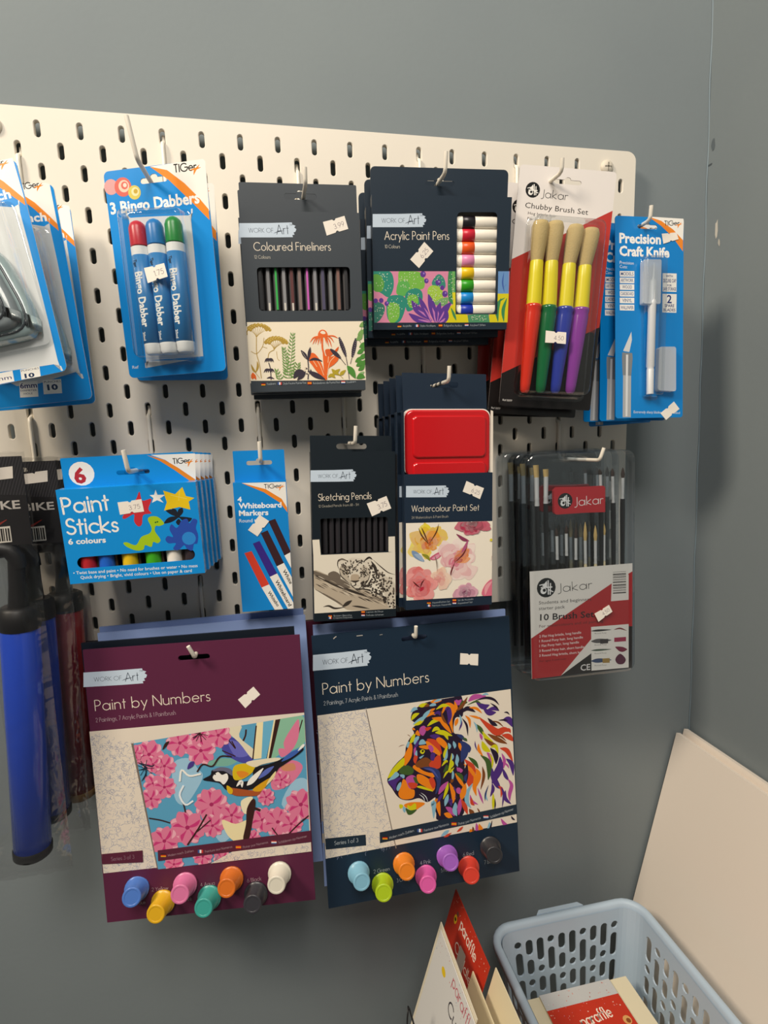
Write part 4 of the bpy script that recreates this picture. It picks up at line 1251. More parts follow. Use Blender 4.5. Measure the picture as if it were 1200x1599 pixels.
l|#3a332d|1.14|-19,-1287,-26,-1295,-17,-1303
l|#3a332d|1.14|-26,-1234,-30,-1242,-33,-1250
l|#3a332d|1.14|-113,-1256,-122,-1264,-100,-1273
l|#3a332d|1.17|79,-1191,83,-1199,70,-1207
l|#3a332d|1.17|137,-1344,143,-1352,139,-1360
l|#6f6458|1.14|11,-1249,11,-1257,-3,-1265
l|#3a332d|1.17|113,-1300,121,-1308,124,-1317
l|#3a332d|1.17|-29,-1231,-33,-1239,-36,-1247
l|#3a332d|1.17|-118,-1325,-125,-1333,-114,-1341
l|#3a332d|1.17|68,-1338,72,-1346,60,-1354
l|#3a332d|1.17|110,-1347,116,-1355,108,-1363
l|#3a332d|1.17|-92,-1311,-99,-1319,-87,-1328
l|#3a332d|1.14|-80,-1189,-85,-1196,-85,-1204
l|#6f6458|1.17|88,-1339,93,-1347,84,-1355
l|#3a332d|1.17|-32,-1251,-39,-1259,-29,-1267
l|#3a332d|1.17|153,-1329,161,-1338,161,-1346
l|#3a332d|1.17|-65,-1319,-71,-1326,-66,-1335
l|#6f6458|1.17|-7,-1262,-14,-1270,-7,-1278
l|#3a332d|1.17|-104,-1276,-113,-1284,-90,-1293
l|#3a332d|1.17|-99,-1203,-105,-1211,-99,-1219
l|#3a332d|1.17|92,-1265,101,-1273,104,-1282
l|#6f6458|1.14|-46,-1179,-49,-1187,-57,-1194
l|#3a332d|1.17|-29,-1245,-35,-1253,-30,-1261
l|#3a332d|1.17|9,-1277,7,-1285,-4,-1293
l|#3a332d|1.17|-98,-1285,-107,-1292,-86,-1302
l|#6f6458|1.17|-129,-1234,-137,-1242,-119,-1251
l|#3a332d|1.17|-119,-1293,-128,-1301,-108,-1310
l|#3a332d|1.17|66,-1358,69,-1366,56,-1373
l|#3a332d|1.17|98,-1195,103,-1203,91,-1211
l|#6f6458|1.17|167,-1251,175,-1259,178,-1268
l|#3a332d|1.14|73,-1185,76,-1193,62,-1201
l|#3a332d|1.17|106,-1319,113,-1328,111,-1336
l|#6f6458|1.17|48,-1375,50,-1383,35,-1390
l|#3a332d|1.14|-56,-1256,-64,-1264,-45,-1273
l|#3a332d|1.17|28,-1228,30,-1237,15,-1244
l|#6f6458|1.17|-105,-1236,-113,-1244,-96,-1253
l|#3a332d|1.17|59,-1202,62,-1210,48,-1217
l|#3a332d|1.17|114,-1278,123,-1286,128,-1294
l|#6f6458|1.14|-139,-1243,-147,-1251,-127,-1260
l|#3a332d|1.17|89,-1243,96,-1251,93,-1259
l|#3a332d|1.17|-77,-1282,-86,-1290,-65,-1299
l|#3a332d|1.17|26,-1195,27,-1204,12,-1211
l|#6f6458|1.14|-44,-1191,-47,-1199,-54,-1207
l|#3a332d|1.14|-30,-1311,-35,-1319,-37,-1327
l|#3a332d|1.17|-118,-1226,-126,-1234,-110,-1242
l|#3a332d|1.17|158,-1323,166,-1331,167,-1340
l|#6f6458|1.17|-157,-1270,-166,-1277,-143,-1287
l|#3a332d|1.17|85,-1310,93,-1319,90,-1327
l|#3a332d|1.17|55,-1274,64,-1283,69,-1291
l|#3a332d|1.17|161,-1268,170,-1277,175,-1285
l|#6f6458|1.17|-131,-1307,-139,-1314,-122,-1323
l|#3a332d|1.14|-61,-1260,-70,-1267,-49,-1277
l|#3a332d|1.17|55,-1318,60,-1327,49,-1334
l|#3a332d|1.17|-103,-1236,-111,-1243,-94,-1252
l|#6f6458|1.17|68,-1180,71,-1188,57,-1195
l|#3a332d|1.17|22,-1286,26,-1295,13,-1302
l|#3a332d|1.26|114,-1481,134,-1475,141,-1461
l|#3a332d|1.3|161,-1473,181,-1467,188,-1453
l|#3a332d|1.3|104,-1436,124,-1430,132,-1416
l|#3a332d|1.26|100,-1490,120,-1484,128,-1470
l|#3a332d|1.26|60,-1466,80,-1460,87,-1446
l|#3a332d|1.26|156,-1499,176,-1493,184,-1479
l|#3a332d|1.26|55,-1452,75,-1446,83,-1432
l|#3a332d|1.26|74,-1496,94,-1490,101,-1476
l|#3a332d|1.26|140,-1454,160,-1448,167,-1434
l|#3a332d|1.26|95,-1478,115,-1472,122,-1458
l|#3a332d|1.26|56,-1444,76,-1437,84,-1423
l|#3a332d|1.26|139,-1457,159,-1451,166,-1437
l|#3a332d|1.26|79,-1492,99,-1486,106,-1472
l|#3a332d|1.26|131,-1491,151,-1485,159,-1471
l|#3a332d|1.26|138,-1470,158,-1464,166,-1450
l|#3a332d|1.26|73,-1478,93,-1472,100,-1458
l|#3a332d|1.3|112,-1482,132,-1476,140,-1462
l|#3a332d|1.26|126,-1487,146,-1481,154,-1467
l|#3a332d|1.26|60,-1444,79,-1437,87,-1423
l|#3a332d|1.26|149,-1481,169,-1475,176,-1461
l|#3a332d|1.26|148,-1441,168,-1435,175,-1421
l|#3a332d|1.26|110,-1437,130,-1431,138,-1416
l|#3a332d|1.26|71,-1437,91,-1431,98,-1417
l|#3a332d|1.26|74,-1450,94,-1444,101,-1430
l|#3a332d|1.26|61,-1474,81,-1468,88,-1454
c|
p|#222|-305,-1778,-266,-1780,-267,-1788,-305,-1786
p|#c8321e|-305,-1786,-267,-1788,-267,-1796,-306,-1794
p|#e8a81c|-306,-1794,-267,-1796,-267,-1804,-306,-1801
t|L|#aab3ba|1.73|Skizzen Bleistifte|-251,-1803,-45,-1810|0.1
p|#3f5a9a|-306,-1803,-293,-1804,-293,-1827,-306,-1827
p|#eee|-293,-1804,-280,-1805,-280,-1828,-293,-1827
p|#c8413a|-280,-1805,-267,-1806,-267,-1829,-280,-1828
t|L|#aab3ba|1.73|Crayons Esquisses|-252,-1828,-38,-1832|0.1
p|#c8321e|64,-1760,104,-1763,104,-1771,64,-1768
p|#f0b020|64,-1768,104,-1771,104,-1778,64,-1776
p|#c8321e|64,-1776,104,-1778,104,-1786,64,-1784
t|L|#aab3ba|1.78|Lapices de Dibujo|120,-1785,313,-1789|0.1
p|#c8413a|64,-1798,104,-1801,103,-1809,64,-1806
p|#f0eee8|64,-1806,103,-1809,103,-1817,63,-1814
p|#4a5f9a|63,-1814,103,-1817,103,-1825,63,-1822
t|L|#aab3ba|1.78|Potloden Schetsen|119,-1823,316,-1826|0.1
=wc
p|#c4d3e3|-486,-812,-243,-817,-36,-818,-32,-836,-4,-847,-17,-861,3,-877,-5,-899,-22,-906,-12,-924,-32,-928,-27,-946,-195,-943,-488,-935
t|L|#3a4350|3.82|WORK OF|-405,-895,-195,-901|0.075
t|L|#3a4350|8|Art|-165,-917,-62,-917|0.07
l|#3a4350|0.64|-195,-909,-155,-895,-96,-887
t|L|#3a4350|1.55|TM|-56,-846,-32,-846|0.12
t|L|#efe3d0|6.75|Watercolour Paint Set|-426,-1095,350,-1106|0.078
t|L|#b9b3a5|2.63|24 Watercolours & Paint Brush|-427,-1173,-10,-1173|0.078
p|#efe6d6|-493,-1218,510,-1232,504,-2088,-499,-2083
c|-493,-1218,510,-1232,504,-2088,-499,-2083
w|-238,-1461|1|150,29.3,7.8;100,25.4,7.8;60,25.4,8.8;20,27.3,7.8;200,25.4,7.8;250,18.5,7|#d06a1e|#e8d43a|1
w|-238,-1461|1|60,17.6,5.9;20,15.6,5.1;320,11.7,4.3|#b8501a|#e8a030|2
P|#7a94b8|-431,-1527,-364,-1549,-288,-1647,-336,-1645,-412,-1594
l|#9ab0c8|4.63|-402,-1566,-345,-1597,-298,-1656
l|#8a8a2a|3.81|-316,-1570,-259,-1601,-220,-1651
P|#c8607a|-230,-1622,-152,-1569,-74,-1544,-103,-1609,-172,-1644
P|#dc94a8|-201,-1623,-132,-1579,-113,-1603,-162,-1635
l|#5a3a1a|1.56|-238,-1461,-314,-1364,-352,-1278
l|#5a3a1a|1.56|-238,-1461,-285,-1346,-319,-1270
l|#5a3a1a|1.54|-228,-1452,-150,-1333,-121,-1240
w|63,-1684|1|80,29.3,10.2;125,31.2,11.7;165,21.5,9.8;45,31.2,8.8;10,29.3,8.2;-35,31.2,10.2;-80,23.4,9|#d05a78|#f0dcd2|3
w|63,-1684|1|45,25.4,5.1;60,17.6,4.3;20,19.5,3.5|#a82a3a|#e89048|4
l|#6a2a2a|1.76|63,-1684,162,-1593,211,-1500
l|#6a2a2a|1.76|63,-1684,23,-1778,13,-1835
l|#8a3a5a|3.95|83,-1361,162,-1421,231,-1444
l|#b05a80|3.56|221,-1434,182,-1518,142,-1573
w|-339,-1949|1|100,29.3,10.2;60,23.4,9;20,25.4,9.8;140,23.4,9;200,19.5,8.6;260,18.5,8.2;320,23.4,9|#b81e38|#ec8a84|5
l|#5a1a1a|1.56|-339,-1949,-387,-1908,-425,-1868
l|#5a1a1a|1.56|-339,-1949,-319,-1893,-290,-1856
w|-134,-1865|1|0,16.6,7.8;60,16.6,6.6;-40,16.6,7.4;120,10.7,5.9|#d8807a|#eccab0|6
w|261,-1236|1|200,21.7,6.7;240,16.8,6.7;300,18.8,7.1;340,23.7,6.7;270,14.8,7.1|#6a0f28|#c03a5a|7
w|182,-2038|1|60,13,6;120,13,6;0,17,6;180,15,5.6;270,8,5.6|#7a3a5a|#dca0b4|8
P|#d87088|513,-1902,423,-1955,383,-2070,515,-2098
l|#e8a0a8|4.46|503,-1921,443,-1986,423,-2073
l|#7a6a5a|0.98|-171,-1587,-148,-1673,-143,-1769
l|#5a5a4a|1.58|13,-1835,63,-1761
d|#d8c838|1.6|491,-1445
l|#8a3a30|2.03|502,-1629,494,-1687
c|
p|#222|-263,-2107,-220,-2110,-220,-2119,-263,-2116
p|#c8321e|-263,-2116,-220,-2119,-220,-2127,-263,-2124
p|#e8a81c|-263,-2124,-220,-2127,-220,-2135,-263,-2133
t|L|#aab3ba|1.91|Aquarellfarben Set|-203,-2134,2,-2132|0.1
p|#3f5a9a|-263,-2142,-249,-2143,-249,-2168,-263,-2167
p|#eee|-249,-2143,-234,-2144,-235,-2169,-249,-2168
p|#c8413a|-234,-2144,-220,-2145,-220,-2170,-235,-2169
t|L|#aab3ba|1.91|Peinture Aquarelle|-203,-2169,18,-2164|0.1
p|#c8321e|34,-2099,78,-2102,78,-2110,34,-2108
p|#f0b020|34,-2108,78,-2110,78,-2119,34,-2116
p|#c8321e|34,-2116,78,-2119,78,-2127,34,-2125
t|L|#aab3ba|1.93|Set de Acuarela|95,-2126,278,-2122|0.1
p|#c8413a|34,-2134,78,-2137,78,-2145,34,-2143
p|#f0eee8|34,-2143,78,-2145,78,-2154,34,-2151
p|#4a5f9a|34,-2151,78,-2154,78,-2162,34,-2160
t|L|#aab3ba|1.96|Aquarelverf Set|95,-2161,270,-2157|0.1
=br
c|-672,0,672,-1,670,-1341,-667,-1343
p|#e6dfd4|-691,21,689,14,692,-1365,-678,-1362
p|#b02a2c|-678,-834,389,-234,700,-88,702,-823,172,-855,-300,-1352,-678,-1362
p|#2a2422|-322,-1360,117,-1096,173,-753,702,-803,703,-1387
c|
p|#e6dfd4|400,-84,593,-83,621,-142,621,-457,384,-456
p|#2a2622|411,-89,586,-93,586,-97,411,-93
p|#2a2622|410,-112,586,-115,586,-123,410,-120
p|#2a2622|410,-123,586,-127,586,-137,410,-133
p|#2a2622|410,-145,586,-149,586,-155,410,-151
p|#2a2622|410,-157,586,-161,586,-169,410,-165
p|#2a2622|410,-179,586,-183,586,-187,410,-183
p|#2a2622|410,-190,586,-195,586,-201,410,-196
p|#2a2622|410,-213,586,-217,586,-227,410,-223
p|#2a2622|410,-224,586,-229,586,-233,410,-228
p|#2a2622|410,-247,586,-251,586,-259,410,-255
p|#2a2622|410,-258,586,-263,586,-273,410,-268
p|#2a2622|410,-281,586,-285,586,-291,410,-287
p|#2a2622|410,-292,586,-297,586,-305,410,-300
p|#2a2622|410,-315,586,-319,586,-323,410,-319
p|#2a2622|410,-326,586,-331,586,-337,410,-332
p|#2a2622|410,-349,586,-353,586,-364,410,-359
p|#2a2622|410,-360,586,-365,586,-369,410,-364
d|#1b1b1b|12.1|-463,-214
p|#efece6|-516,-192,-455,-129,-451,-221
d|#efece6|3.94|-499,-251
d|#1b1b1b|2.03|-489,-244
s|#efece6|1.43|-437,-124,-438,-302
s|#efece6|1.43|-408,-161,-414,-304
s|#efece6|1.43|-534,-210,-385,-211
s|#efece6|1.19|-439,-239,-374,-273
s|#efece6|1.19|-551,-178,-450,-163
t|L|#3a3836|10.8|Jakar|-315,-286,129,-273|0.07
t|B|#3a3634|4.11|Students and beginners|-561,-414,122,-424|0
t|B|#3a3634|4.11|starter pack|-562,-484,-226,-490|0
t|B|#241f1f|7.83|10 Brush Set|-550,-615,157,-635|0.015
t|B|#5a2a28|3.5|For watercolours and oil painting|-562,-704,280,-712|0
t|B|#ecdcd4|3.13|2 Flat Hog bristle, long handle|-564,-829,-15,-829|0.01
t|B|#ecdcd4|3.13|1 Round Pony hair, long handle|-565,-889,6,-892|0.01
t|B|#ecdcd4|3.13|1 Flat Pony hair, long handle|-566,-950,-46,-949|0.01
t|B|#ecdcd4|3.13|3 Round Pony hair, short handle|-568,-1011,22,-1017|0.01
t|B|#ecdcd4|3.13|3 Round Hog bristle, short handle|-569,-1071,53,-1082|0.01
t|B|#5a1a1a|2.5|For ages 3 and over|-566,-1139,-213,-1141|0
t|B|#ece6e0|7.78|CE|-28,-1305,101,-1306|0.01
p|#e9e3d8|117,-758,621,-768,622,-1332,118,-1320
l|#2a2624|2.59|117,-809,215,-812,387,-818
l|#5a5654|5.61|116,-942,215,-946,387,-952
l|#4a5a4a|2.59|115,-1059,214,-1063,386,-1070
l|#3a4a6a|5.62|114,-1195,213,-1199,386,-1207
p|#3a3634|236,-927,344,-931,343,-989,236,-985
p|#a08040|267,-1178,364,-1182,364,-1242,267,-1236
t|B|#6a6460|1.71|Round Pony|164,-854,322,-859|0
t|B|#6a6460|1.73|Round Pony|163,-1002,322,-1008|0
t|B|#6a6460|1.73|Round Pony|162,-1111,321,-1117|0
t|B|#6a6460|1.73|Round Pony|161,-1267,321,-1273|0
l|#7a2a30|1.97|419,-821,506,-813,593,-850
p|#a02a4a|426,-925,586,-930,586,-986,426,-981
l|#7a1a3a|6.56|441,-1046,528,-1086,600,-1093
P|#5a1f3a|506,-1140,582,-1217,549,-1276,473,-1268,440,-1202
=br_label
p|#b8242c|-336,999,284,972,305,957,304,660,-330,680,-354,697,-352,984
d|#1b1b1b|9.44|-212,827
p|#efece6|-254,843,-206,893,-203,822
d|#efece6|3.08|-241,798
d|#1b1b1b|1.61|-233,804
s|#efece6|1.12|-192,897,-192,760
s|#efece6|1.13|-169,869,-173,758
s|#efece6|1.12|-268,829,-151,823
s|#efece6|0.93|-193,808,-142,783
s|#efece6|0.94|-282,853,-202,866
t|L|#efe6e0|10.3|Jakar|-94,758,275,765|0.08
=purple
p|#c4d3e3|-1133,-236,-812,-239,-540,-237,-535,-260,-500,-273,-518,-292,-494,-311,-506,-339,-529,-348,-518,-370,-544,-376,-539,-398,-760,-398,-1146,-391
t|L|#3a4350|4.39|WORK OF|-1033,-340,-756,-345|0.075
t|L|#3a4350|9.18|Art|-719,-364,-582,-363|0.07
l|#3a4350|0.74|-757,-354,-703,-336,-625,-325
t|L|#3a4350|1.78|TM|-569,-272,-536,-273|0.12
t|L|#efe3d0|11.4|Paint by Numbers|-1047,-655,139,-644|0.07
t|L|#b59aa4|4.47|2 Paintings, 7 Acrylic Paints & 1 Paintbrush|-1052,-777,-233,-764|0.078
p|#e2d6c6|-1127,-872,1120,-857,1109,-2433,-1113,-2443
c|-1127,-872,-676,-869,-546,-2449,-1113,-2443
z|-1127,-872,-701,-1051,-578,-2446,-1113,-2443|#8a93ae|760|11
c|
p|#7a6f66|-715,-1037,-686,-1037,-529,-2451,-555,-2453
c|-690,-1039,1119,-884,1096,-2432,-543,-2461
p|#5aa0c4|-705,-962,1138,-854,1134,-2471,-571,-2492
P|#9cc4dc|-288,-1283,-126,-1255,-53,-1369,1,-1460,-70,-1603,-203,-1763,-300,-1710,-324,-1493
P|#9cc4dc|816,-1865,956,-1617,1103,-1609,1123,-1808,977,-1970
P|#9cc4dc|61,-2050,230,-1981,304,-2098,151,-2235
P|#9cc4dc|655,-2112,806,-2040,925,-2141,709,-2250
P|#8abca0|772,-908,1103,-894,1106,-1196,830,-1301,725,-1334
P|#7ab0a0|30,-1334,196,-1285,376,-1323,271,-1378,109,-1363
P|#4a4aa0|222,-1202,292,-1058,450,-1137,542,-1296,517,-1358,395,-1347
P|#6a6ac0|289,-1101,409,-1133,503,-1270,359,-1279
P|#e2d8bc|259,-949,442,-944,414,-1069,566,-1233,530,-1316,409,-1133
p|#efe0b0|607,-915,680,-896,632,-1326,550,-1329
p|#6ab0d0|680,-896,804,-881,704,-1332,632,-1330
p|#3a201c|811,-869,873,-868,735,-1335,684,-1330
s|#efe0b0|1.65|806,-881,700,-1332
s|#3a201c|1.42|600,-958,540,-1328
s|#3a201c|1.83|451,-1115,480,-1054,490,-991
s|#3a201c|1.25|1038,-1104,1096,-936
s|#3a201c|1.22|291,-1080,365,-1193,330,-1105
s|#3a201c|1.22|222,-1202,359,-1279
P|#dc7a9a|879,-1176,993,-992,1059,-933,1036,-1146,934,-1289
P|#dc7a9a|760,-1424,970,-1379,1069,-1475,912,-1656,724,-1681
P|#dc7a9a|824,-1235,956,-1269,849,-1335
P|#d08a68|843,-1432,968,-1411,985,-1489,860,-1488
P|#dc7a9a|-540,-1174,-500,-1282,-420,-1283,-413,-1229,-383,-1186,-441,-1127
l|#c83a78|3.27|-540,-1174,-476,-1219,-422,-1225
l|#ecaebc|3.57|-505,-1251,-456,-1272,-413,-1257
P|#dc7a9a|-540,-1174,-623,-1247,-599,-1329,-549,-1320,-501,-1336,-466,-1259
l|#c83a78|3.27|-540,-1174,-559,-1252,-548,-1309
l|#ecaebc|3.57|-597,-1233,-601,-1289,-574,-1327
P|#dc7a9a|-540,-1174,-631,-1112,-695,-1162,-672,-1209,-672,-1263,-593,-1274
l|#c83a78|3.27|-540,-1174,-615,-1178,-662,-1206
l|#ecaebc|3.57|-610,-1134,-661,-1147,-686,-1186
P|#dc7a9a|-540,-1174,-513,-1063,-577,-1013,-612,-1051,-660,-1068,-645,-1151
l|#c83a78|3.27|-540,-1174,-567,-1099,-607,-1060
l|#ecaebc|3.57|-526,-1090,-553,-1043,-596,-1029
P|#dc7a9a|-540,-1174,-432,-1168,-407,-1087,-452,-1063,-482,-1020,-552,-1060
l|#c83a78|3.27|-540,-1174,-481,-1124,-459,-1071
l|#ecaebc|3.57|-460,-1163,-427,-1120,-428,-1072
d|#a82a60|1.93|-540,-1174
P|#dc7a9a|-524,-1495,-547,-1568,-507,-1606,-481,-1582,-449,-1573,-455,-1516
l|#c83a78|2.18|-524,-1495,-510,-1547,-485,-1575
l|#ecaebc|2.38|-538,-1550,-521,-1583,-493,-1596
P|#dc7a9a|-524,-1495,-593,-1470,-628,-1513,-605,-1540,-597,-1575,-544,-1569
l|#c83a78|2.18|-524,-1495,-573,-1510,-599,-1537
l|#ecaebc|2.38|-577,-1480,-607,-1497,-618,-1527
P|#dc7a9a|-524,-1495,-502,-1422,-542,-1384,-567,-1408,-600,-1417,-594,-1474
l|#c83a78|2.18|-524,-1495,-539,-1443,-564,-1415
l|#ecaebc|2.38|-511,-1439,-528,-1406,-556,-1394
P|#dc7a9a|-524,-1495,-456,-1520,-421,-1477,-444,-1449,-452,-1414,-505,-1420
l|#c83a78|2.18|-524,-1495,-476,-1479,-450,-1453
l|#ecaebc|2.38|-472,-1509,-442,-1492,-431,-1462
d|#a82a60|1.29|-524,-1495
P|#dc7a9a|-409,-1549,-419,-1641,-363,-1675,-338,-1641,-302,-1622,-322,-1556
l|#c83a78|2.62|-409,-1549,-380,-1607,-344,-1634
l|#ecaebc|2.86|-412,-1618,-385,-1653,-349,-1660
P|#dc7a9a|-409,-1549,-494,-1566,-506,-1633,-468,-1648,-439,-1679,-387,-1640
l|#c83a78|2.62|-409,-1549,-451,-1596,-463,-1640
l|#ecaebc|2.89|-471,-1566,-493,-1604,-488,-1642
P|#dc7a9a|-409,-1549,-451,-1467,-514,-1475,-515,-1518,-534,-1556,-482,-1597
l|#c83a78|2.62|-409,-1549,-464,-1520,-507,-1521
l|#ecaebc|2.89|-444,-1491,-485,-1479,-517,-1496
P|#dc7a9a|-409,-1549,-349,-1481,-377,-1419,-415,-1431,-455,-1423,-475,-1488
l|#c83a78|2.62|-409,-1549,-400,-1484,-415,-1440
l|#ecaebc|2.89|-368,-1495,-371,-1451,-396,-1423
P|#dc7a9a|-409,-1549,-329,-1589,-282,-1542,-306,-1507,-312,-1464,-376,-1463
l|#c83a78|2.62|-409,-1549,-348,-1538,-314,-1510
l|#ecaebc|2.89|-348,-1574,-309,-1558,-292,-1524
d|#a82a60|1.55|-409,-1549
P|#dc7a9a|-557,-1663,-507,-1730,-451,-1712,-457,-1673,-445,-1635,-498,-1606
l|#c83a78|2.4|-557,-1663,-504,-1680,-464,-1672
l|#ecaebc|2.65|-517,-1710,-479,-1713,-452,-1693
P|#dc7a9a|-557,-1663,-601,-1734,-567,-1786,-534,-1768,-497,-1769,-488,-1706
l|#c83a78|2.4|-557,-1663,-555,-1723,-536,-1760
l|#ecaebc|2.65|-586,-1718,-577,-1758,-550,-1779
P|#dc7a9a|-557,-1663,-634,-1639,-670,-1689,-643,-1718,-632,-1756,-574,-1746
l|#c83a78|2.4|-557,-1663,-610,-1683,-637,-1714
l|#ecaebc|2.62|-615,-1650,-648,-1671,-658,-1705
P|#dc7a9a|-557,-1663,-561,-1577,-617,-1556,-634,-1591,-664,-1614,-636,-1670
l|#c83a78|2.4|-557,-1663,-592,-1615,-628,-1597
l|#ecaebc|2.62|-565,-1600,-594,-1573,-627,-1572
P|#dc7a9a|-557,-1663,-483,-1633,-482,-1570,-519,-1563,-548,-1540,-590,-1584
l|#c83a78|2.4|-557,-1663,-526,-1613,-521,-1571
l|#ecaebc|2.62|-504,-1636,-489,-1599,-499,-1565
d|#a82a60|1.42|-557,-1663
P|#dc7a9a|-391,-1316,-351,-1398,-287,-1392,-285,-1349,-265,-1311,-316,-1269
l|#c83a78|2.65|-391,-1316,-337,-1346,-293,-1346
l|#ecaebc|2.89|-357,-1374,-317,-1387,-284,-1371
P|#dc7a9a|-391,-1316,-452,-1381,-426,-1444,-387,-1433,-347,-1442,-326,-1378
l|#c83a78|2.65|-391,-1316,-401,-1380,-388,-1424
l|#ecaebc|2.86|-433,-1368,-431,-1412,-407,-1441
P|#dc7a9a|-391,-1316,-469,-1273,-517,-1318,-494,-1355,-490,-1398,-426,-1400
l|#c83a78|2.65|-391,-1316,-451,-1325,-486,-1352
l|#ecaebc|2.86|-451,-1289,-490,-1304,-508,-1337
P|#dc7a9a|-391,-1316,-378,-1224,-433,-1189,-458,-1223,-495,-1240,-477,-1306
l|#c83a78|2.65|-391,-1316,-418,-1257,-453,-1230
l|#ecaebc|2.86|-386,-1247,-412,-1212,-447,-1204
P|#dc7a9a|-391,-1316,-305,-1301,-291,-1234,-329,-1219,-357,-1187,-410,-1225
l|#c83a78|2.65|-391,-1316,-348,-1270,-334,-1226
l|#ecaebc|2.89|-328,-1300,-305,-1263,-309,-1225
d|#a82a60|1.57|-391,-1316
P|#dc7a9a|-213,-1077,-195,-1183,-121,-1200,-105,-1152,-71,-1118,-114,-1053
l|#c83a78|3.09|-213,-1077,-162,-1130,-113,-1147
l|#ecaebc|3.37|-194,-1155,-153,-1183,-111,-1178
P|#dc7a9a|-213,-1077,-303,-1127,-294,-1207,-247,-1208,-205,-1233,-160,-1169
l|#c83a78|3.09|-213,-1077,-245,-1144,-244,-1198
l|#ecaebc|3.33|-277,-1120,-289,-1170,-271,-1210
P|#dc7a9a|-213,-1077,-287,-1002,-355,-1035,-341,-1083,-350,-1132,-279,-1158
l|#c83a78|3.09|-213,-1077,-284,-1065,-332,-1082
l|#ecaebc|3.33|-271,-1026,-320,-1028,-351,-1059
P|#dc7a9a|-213,-1077,-169,-980,-220,-921,-259,-950,-306,-956,-307,-1035
l|#c83a78|3.09|-213,-1077,-225,-1002,-255,-959
l|#ecaebc|3.37|-186,-1003,-203,-954,-240,-933
P|#dc7a9a|-213,-1077,-112,-1092,-75,-1023,-113,-992,-134,-947,-205,-970
l|#c83a78|3.09|-213,-1077,-150,-1042,-121,-999
l|#ecaebc|3.37|-138,-1082,-100,-1050,-92,-1006
d|#a82a60|1.83|-213,-1077
P|#dc7a9a|0,-1181,-23,-1295,44,-1344,78,-1304,127,-1286,109,-1202
l|#c83a78|3.31|0,-1181,30,-1257,72,-1295
l|#ecaebc|3.61|-11,-1267,19,-1313,63,-1327
P|#dc7a9a|0,-1181,-109,-1191,-131,-1273,-85,-1296,-53,-1339,17,-1296
l|#c83a78|3.31|0,-1181,-58,-1234,-78,-1288
l|#ecaebc|3.61|-80,-1195,-112,-1239,-110,-1287
P|#dc7a9a|0,-1181,-43,-1075,-124,-1077,-130,-1130,-158,-1175,-97,-1232
l|#c83a78|3.31|0,-1181,-65,-1139,-120,-1134
l|#ecaebc|3.62|-38,-1105,-87,-1085,-130,-1102
P|#dc7a9a|0,-1181,82,-1105,55,-1025,5,-1035,-44,-1020,-77,-1098
l|#c83a78|3.31|0,-1181,18,-1102,4,-1046
l|#ecaebc|3.61|57,-1120,59,-1064,30,-1027
P|#dc7a9a|0,-1181,95,-1241,159,-1190,134,-1142,131,-1088,51,-1079
l|#c83a78|3.31|0,-1181,77,-1175,124,-1145
l|#ecaebc|3.66|74,-1220,124,-1205,149,-1165
d|#a82a60|1.96|0,-1181
P|#dc7a9a|12,-1012,61,-1090,124,-1077,122,-1034,138,-994,83,-958
l|#c83a78|2.65|12,-1012,70,-1036,113,-1032
l|#ecaebc|2.89|52,-1067,94,-1075,125,-1056
P|#dc7a9a|12,-1012,-42,-1084,-10,-1144,28,-1128,69,-1133,84,-1067
l|#c83a78|2.65|12,-1012,9,-1077,27,-1119
l|#ecaebc|2.89|-24,-1069,-18,-1113,9,-1139
P|#dc7a9a|12,-1012,-69,-979,-113,-1029,-87,-1062,-78,-1105,-14,-1100
l|#c83a78|2.65|12,-1012,-47,-1028,-80,-1059
l|#ecaebc|2.89|-50,-992,-88,-1012,-102,-1047
P|#dc7a9a|12,-1012,16,-920,-43,-891,-64,-927,-100,-949,-75,-1012
l|#c83a78|2.65|12,-1012,-21,-957,-59,-934
l|#ecaebc|2.89|10,-944,-19,-911,-55,-908
P|#dc7a9a|12,-1012,97,-988,104,-921,64,-910,34,-881,-15,-924
l|#c83a78|2.65|12,-1012,51,-962,60,-917
l|#ecaebc|2.89|74,-990,93,-950,85,-913
d|#a82a60|1.57|12,-1012
P|#dc7a9a|193,-1028,220,-1125,290,-1133,301,-1088,330,-1052,283,-996
l|#c83a78|2.87|193,-1028,245,-1073,292,-1083
l|#ecaebc|3.13|218,-1098,259,-1121,298,-1112
P|#dc7a9a|193,-1028,114,-1084,130,-1157,174,-1154,215,-1172,251,-1109
l|#c83a78|2.87|193,-1028,170,-1094,175,-1144
l|#ecaebc|3.13|138,-1074,130,-1122,151,-1158
P|#dc7a9a|193,-1028,118,-966,57,-1003,74,-1046,70,-1093,139,-1110
l|#c83a78|2.87|193,-1028,126,-1025,83,-1045
l|#ecaebc|3.13|134,-987,89,-994,63,-1025
P|#dc7a9a|193,-1028,225,-934,172,-885,138,-915,95,-925,102,-999
l|#c83a78|2.87|193,-1028,175,-960,143,-923
l|#ecaebc|3.17|212,-957,191,-913,154,-897
P|#dc7a9a|193,-1028,288,-1032,316,-964,278,-940,255,-899,190,-928
l|#c83a78|2.87|193,-1028,249,-990,272,-946
l|#ecaebc|3.17|264,-1026,296,-992,299,-950
d|#a82a60|1.7|193,-1028
P|#dc7a9a|69,-1790,116,-1915,209,-1917,217,-1855,251,-1805,183,-1736
l|#c83a78|3.81|69,-1790,143,-1842,206,-1850
l|#ecaebc|4.15|111,-1880,167,-1905,217,-1888
P|#dc7a9a|69,-1790,-8,-1894,39,-1981,93,-1958,151,-1965,172,-1869
l|#c83a78|3.81|69,-1790,65,-1884,91,-1945
l|#ecaebc|4.15|18,-1872,26,-1936,66,-1973
P|#dc7a9a|69,-1790,-55,-1769,-101,-1854,-55,-1893,-30,-1950,59,-1923
